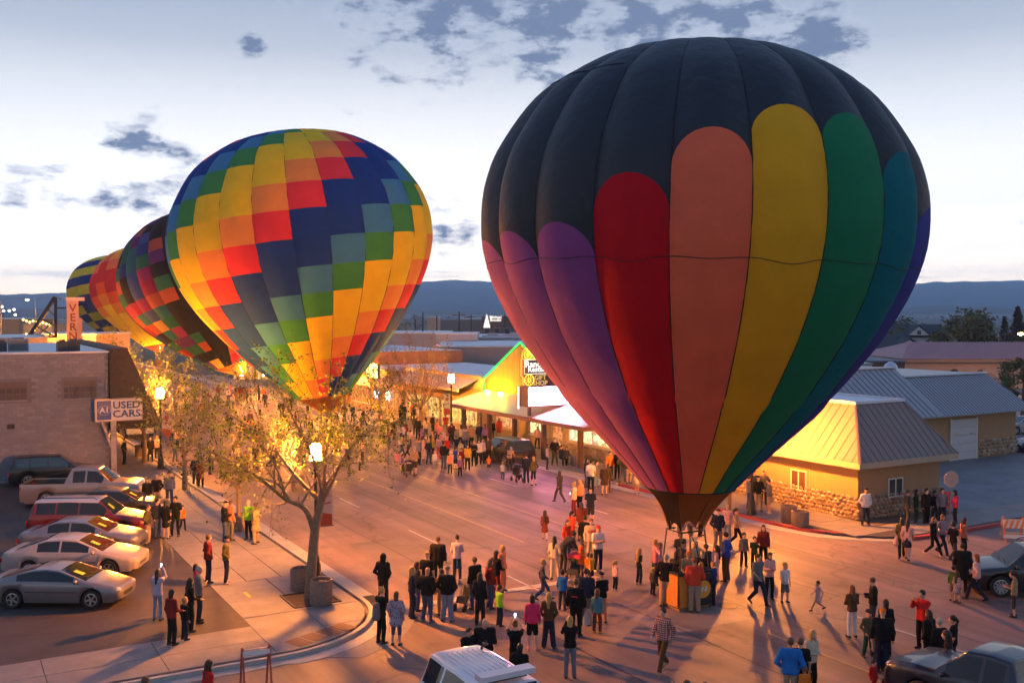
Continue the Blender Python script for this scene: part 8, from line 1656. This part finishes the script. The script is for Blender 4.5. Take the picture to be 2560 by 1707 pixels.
for k, (x, y) in enumerate(((5, 767), (9, 777), (23, 777), (35, 774), (38, 787))): p = AT(x, y, 230); mb = MB('w'); mb.lathe([(0, p.z - .3), (.3, p.z), (0, p.z + .3)], 8, (p.x, p.y, 0)); mb.tube([(p.x, p.y, 0), (p.x, p.y, p.z - .3)], .06, 4, 1); solo(mb, 'far_lamp', [emat('far_lamp_white', (1.0, .85, .6), 12), M_dark], 'white parking lot lamp on a thin mast beyond the cream lit shop', 'lamp', 'parking lot lamps beyond the cream lit shop')
p = AT(66, 839, 108); mb = MB('w'); mb.lathe([(0, p.z - .25), (.22, p.z), (0, p.z + .25)], 8, (p.x, p.y, 0)); mb.tube([(p.x, p.y, 4.5), (p.x, p.y, p.z - .25)], .05, 4, 1); solo(mb, 'orange_lamp', [emat('orange_lamp', (1.0, .42, .05), 90), M_dark], 'orange lamp glowing at the foot of the steel frame', 'lamp')
# steel sign frame
Yf = 104; B = thing('steel_sign_frame', 'dark triangular steel lattice frame on a far roof', 'steel frame', AT(110, 842, Yf)); P = lambda x, y: AT(x, y, Yf)
for a, b, t in (((72, 842), (138, 743), .34), ((138, 743), (138, 842), .16), ((141, 743), (141, 842), .12), ((138, 770), (170, 770), .16), ((90, 815), (138, 842), .12), ((90, 842), (138, 800), .1), ((104, 795), (138, 815), .1), ((72, 842), (141, 842), .14), ((118, 772), (138, 790), .08)): mb = MB('w'); mb.bar(P(*a), P(*b), t); mb.build('girder', M_dark, B)
# courthouse with lit columns at the end of the street
B, w, h = farbox('columned_building', 'far building with white columns washed in yellow light', 585, 720, 893, 150, 12, mat('warm_wall', (.5, .36, .16), .8), M_roofw, 6, M_lit)
for k in range(7): mb = MB(); x = -w/2 + .4 + k*(w - .8)/6; mb.lathe([(.28, 0), (.2, .3), (.18, h - .4), (.26, h - .1)], 10, (x, -1.2, 0)); mb.build('column', M_frame_w, B, 40)
mb = MB(); mb.box(-w/2 - .2, w/2 + .2, -1.6, 0, h - .1, h + .2); mb.build('entablature', M_frame_w, B)
for x in (-w*.3, w*.1): mb = MB(); mb.lathe([(0, .4), (.15, .55), (0, .7)], 8, (x, -2.0, 0)); mb.build('uplight', emat('uplight_amber', (1.0, .55, .12), 130), B)
# traffic signal, green
p = AT(289, 832, 150); B = thing('traffic_signal', 'green traffic signal far up the street', 'traffic signal', (p.x, p.y, 0)); mb = MB(); mb.tube([(1.5, 0, 0), (1.5, 0, p.z + .4), (0, 0, p.z + .6)], .07, 6); mb.build('mast', M_dark, B); mb = MB(); mb.cbox((0, 0, p.z), (.4, .3, 1.1)); mb.build('head', M_dark, B); mb = MB(); mb.lathe([(.16, -.17), (.12, -.2), (0, -.22)], 10, (0, 0, p.z - .3), axis='y'); mb.build('lens', emat('signal_green', (.05, 1.0, .35), 12), B)
# ---------------- hills
def ridge(name, D0, D1, D2, crest, cols, seed, m, az=(-48, 48)):
    r1 = np.random.default_rng(seed); ph = r1.uniform(0, 6.28, 12); mb = MB(); nz = 9
    for i in range(cols + 1):
        a = R(az[0] + (az[1]-az[0])*i/cols); xp = 1280 + FPX*math.tan(a); yy = crest(xp); hz = (YH - yy)/FPX*D1/math.cos(a)*math.cos(a) + HCAM
        for j in range(nz + 1):
            u = j/nz; D = (D0 + (D1-D0)*u/(2/3)) if u < .67 else (D1 + (D2-D1)*(u-2/3)*3); z = hz*(math.sin(u/(2/3)*math.pi/2)**1.4) if u < .67 else hz*(1 - (u-2/3)*3*.35)
            if 0 < u < .6: z *= 1 + (1 - u*1.5)*.9*(.16*math.sin(i*.9 + ph[0] + j) + .10*math.sin(i*2.3 + ph[1]*j) + .06*math.sin(i*4.1 + ph[2] + 2*j))
            mb.v.append(Vector((math.sin(a)*D, math.cos(a)*D, z - 1.0 if j == 0 else max(-.5, z))))
    for i in range(cols):
        for j in range(nz): q = i*(nz+1) + j; mb.f.append((q, q+nz+1, q+nz+2, q+1)); mb.m.append(0)
    o = mb.build(name, m, None, 60); o['kind'] = 'structure'
M_hill = mat('sage_hillside', (0.085, 0.085, 0.08), .95, var=.8, vscale=.003); M_foot = mat('foothill_scrub', (0.09, 0.09, 0.08), .95, var=.7, vscale=.012)
XS = [-900, 0, 160, 300, 800, 1060, 1110, 1230, 1400, 2250, 2330, 2420, 2520, 2600, 3200]; YS = [746, 741, 737, 730, 712, 703, 702, 704, 702, 714, 713, 711, 709, 713, 722]
def crest1(x): return np.interp(x, XS, YS) + .9*math.sin(x*.031) + .6*math.sin(x*.083)
ridge('mountain_ridge', 3600, 5000, 5700, crest1, 150, 1, M_hill)
def crest2(x): return np.interp(x, [-900, 0, 900, 1300, 1700, 2240, 2300, 2400, 2560, 3200], [774, 772, 774, 775, 775, 772, 766, 764, 773, 770]) + .8*math.sin(x*.05)
ridge('foothills', 1700, 2400, 3200, crest2, 110, 2, M_foot)
# houses sprinkled over the right foothill read as pale specks
rs = random.Random(9); mb = MB('w')
for k in range(120):
    x = rs.choice([rs.uniform(2230, 2560), rs.uniform(1000, 1260)]); yy = rs.uniform(768, 778); Y = rs.uniform(1500, 1690); p = AT(x, yy, Y); s = rs.uniform(3, 7); mb.box(p.x - s, p.x + s, Y, Y + 6, 0, rs.uniform(4, 7))
o = mb.build('far_suburb', M_wh, None); o['kind'] = 'stuff'
# ---------------- air
mb = MB(); mb.box(-6400, 6400, -6400, 6400, -1.2, 270); hz = mb.build('haze', mat('haze_air', (1, 1, 1))); hz['kind'] = 'stuff'
m = MATS['haze_air']; nt = m.node_tree; nt.nodes.clear(); o = nt.nodes.new('ShaderNodeOutputMaterial'); v = nt.nodes.new('ShaderNodeVolumePrincipled'); v.inputs['Color'].default_value = (.34, .56, 1.0, 1); v.inputs['Density'].default_value = 3.4e-4; v.inputs['Anisotropy'].default_value = 0.75; nt.links.new(v.outputs[0], o.inputs['Volume'])
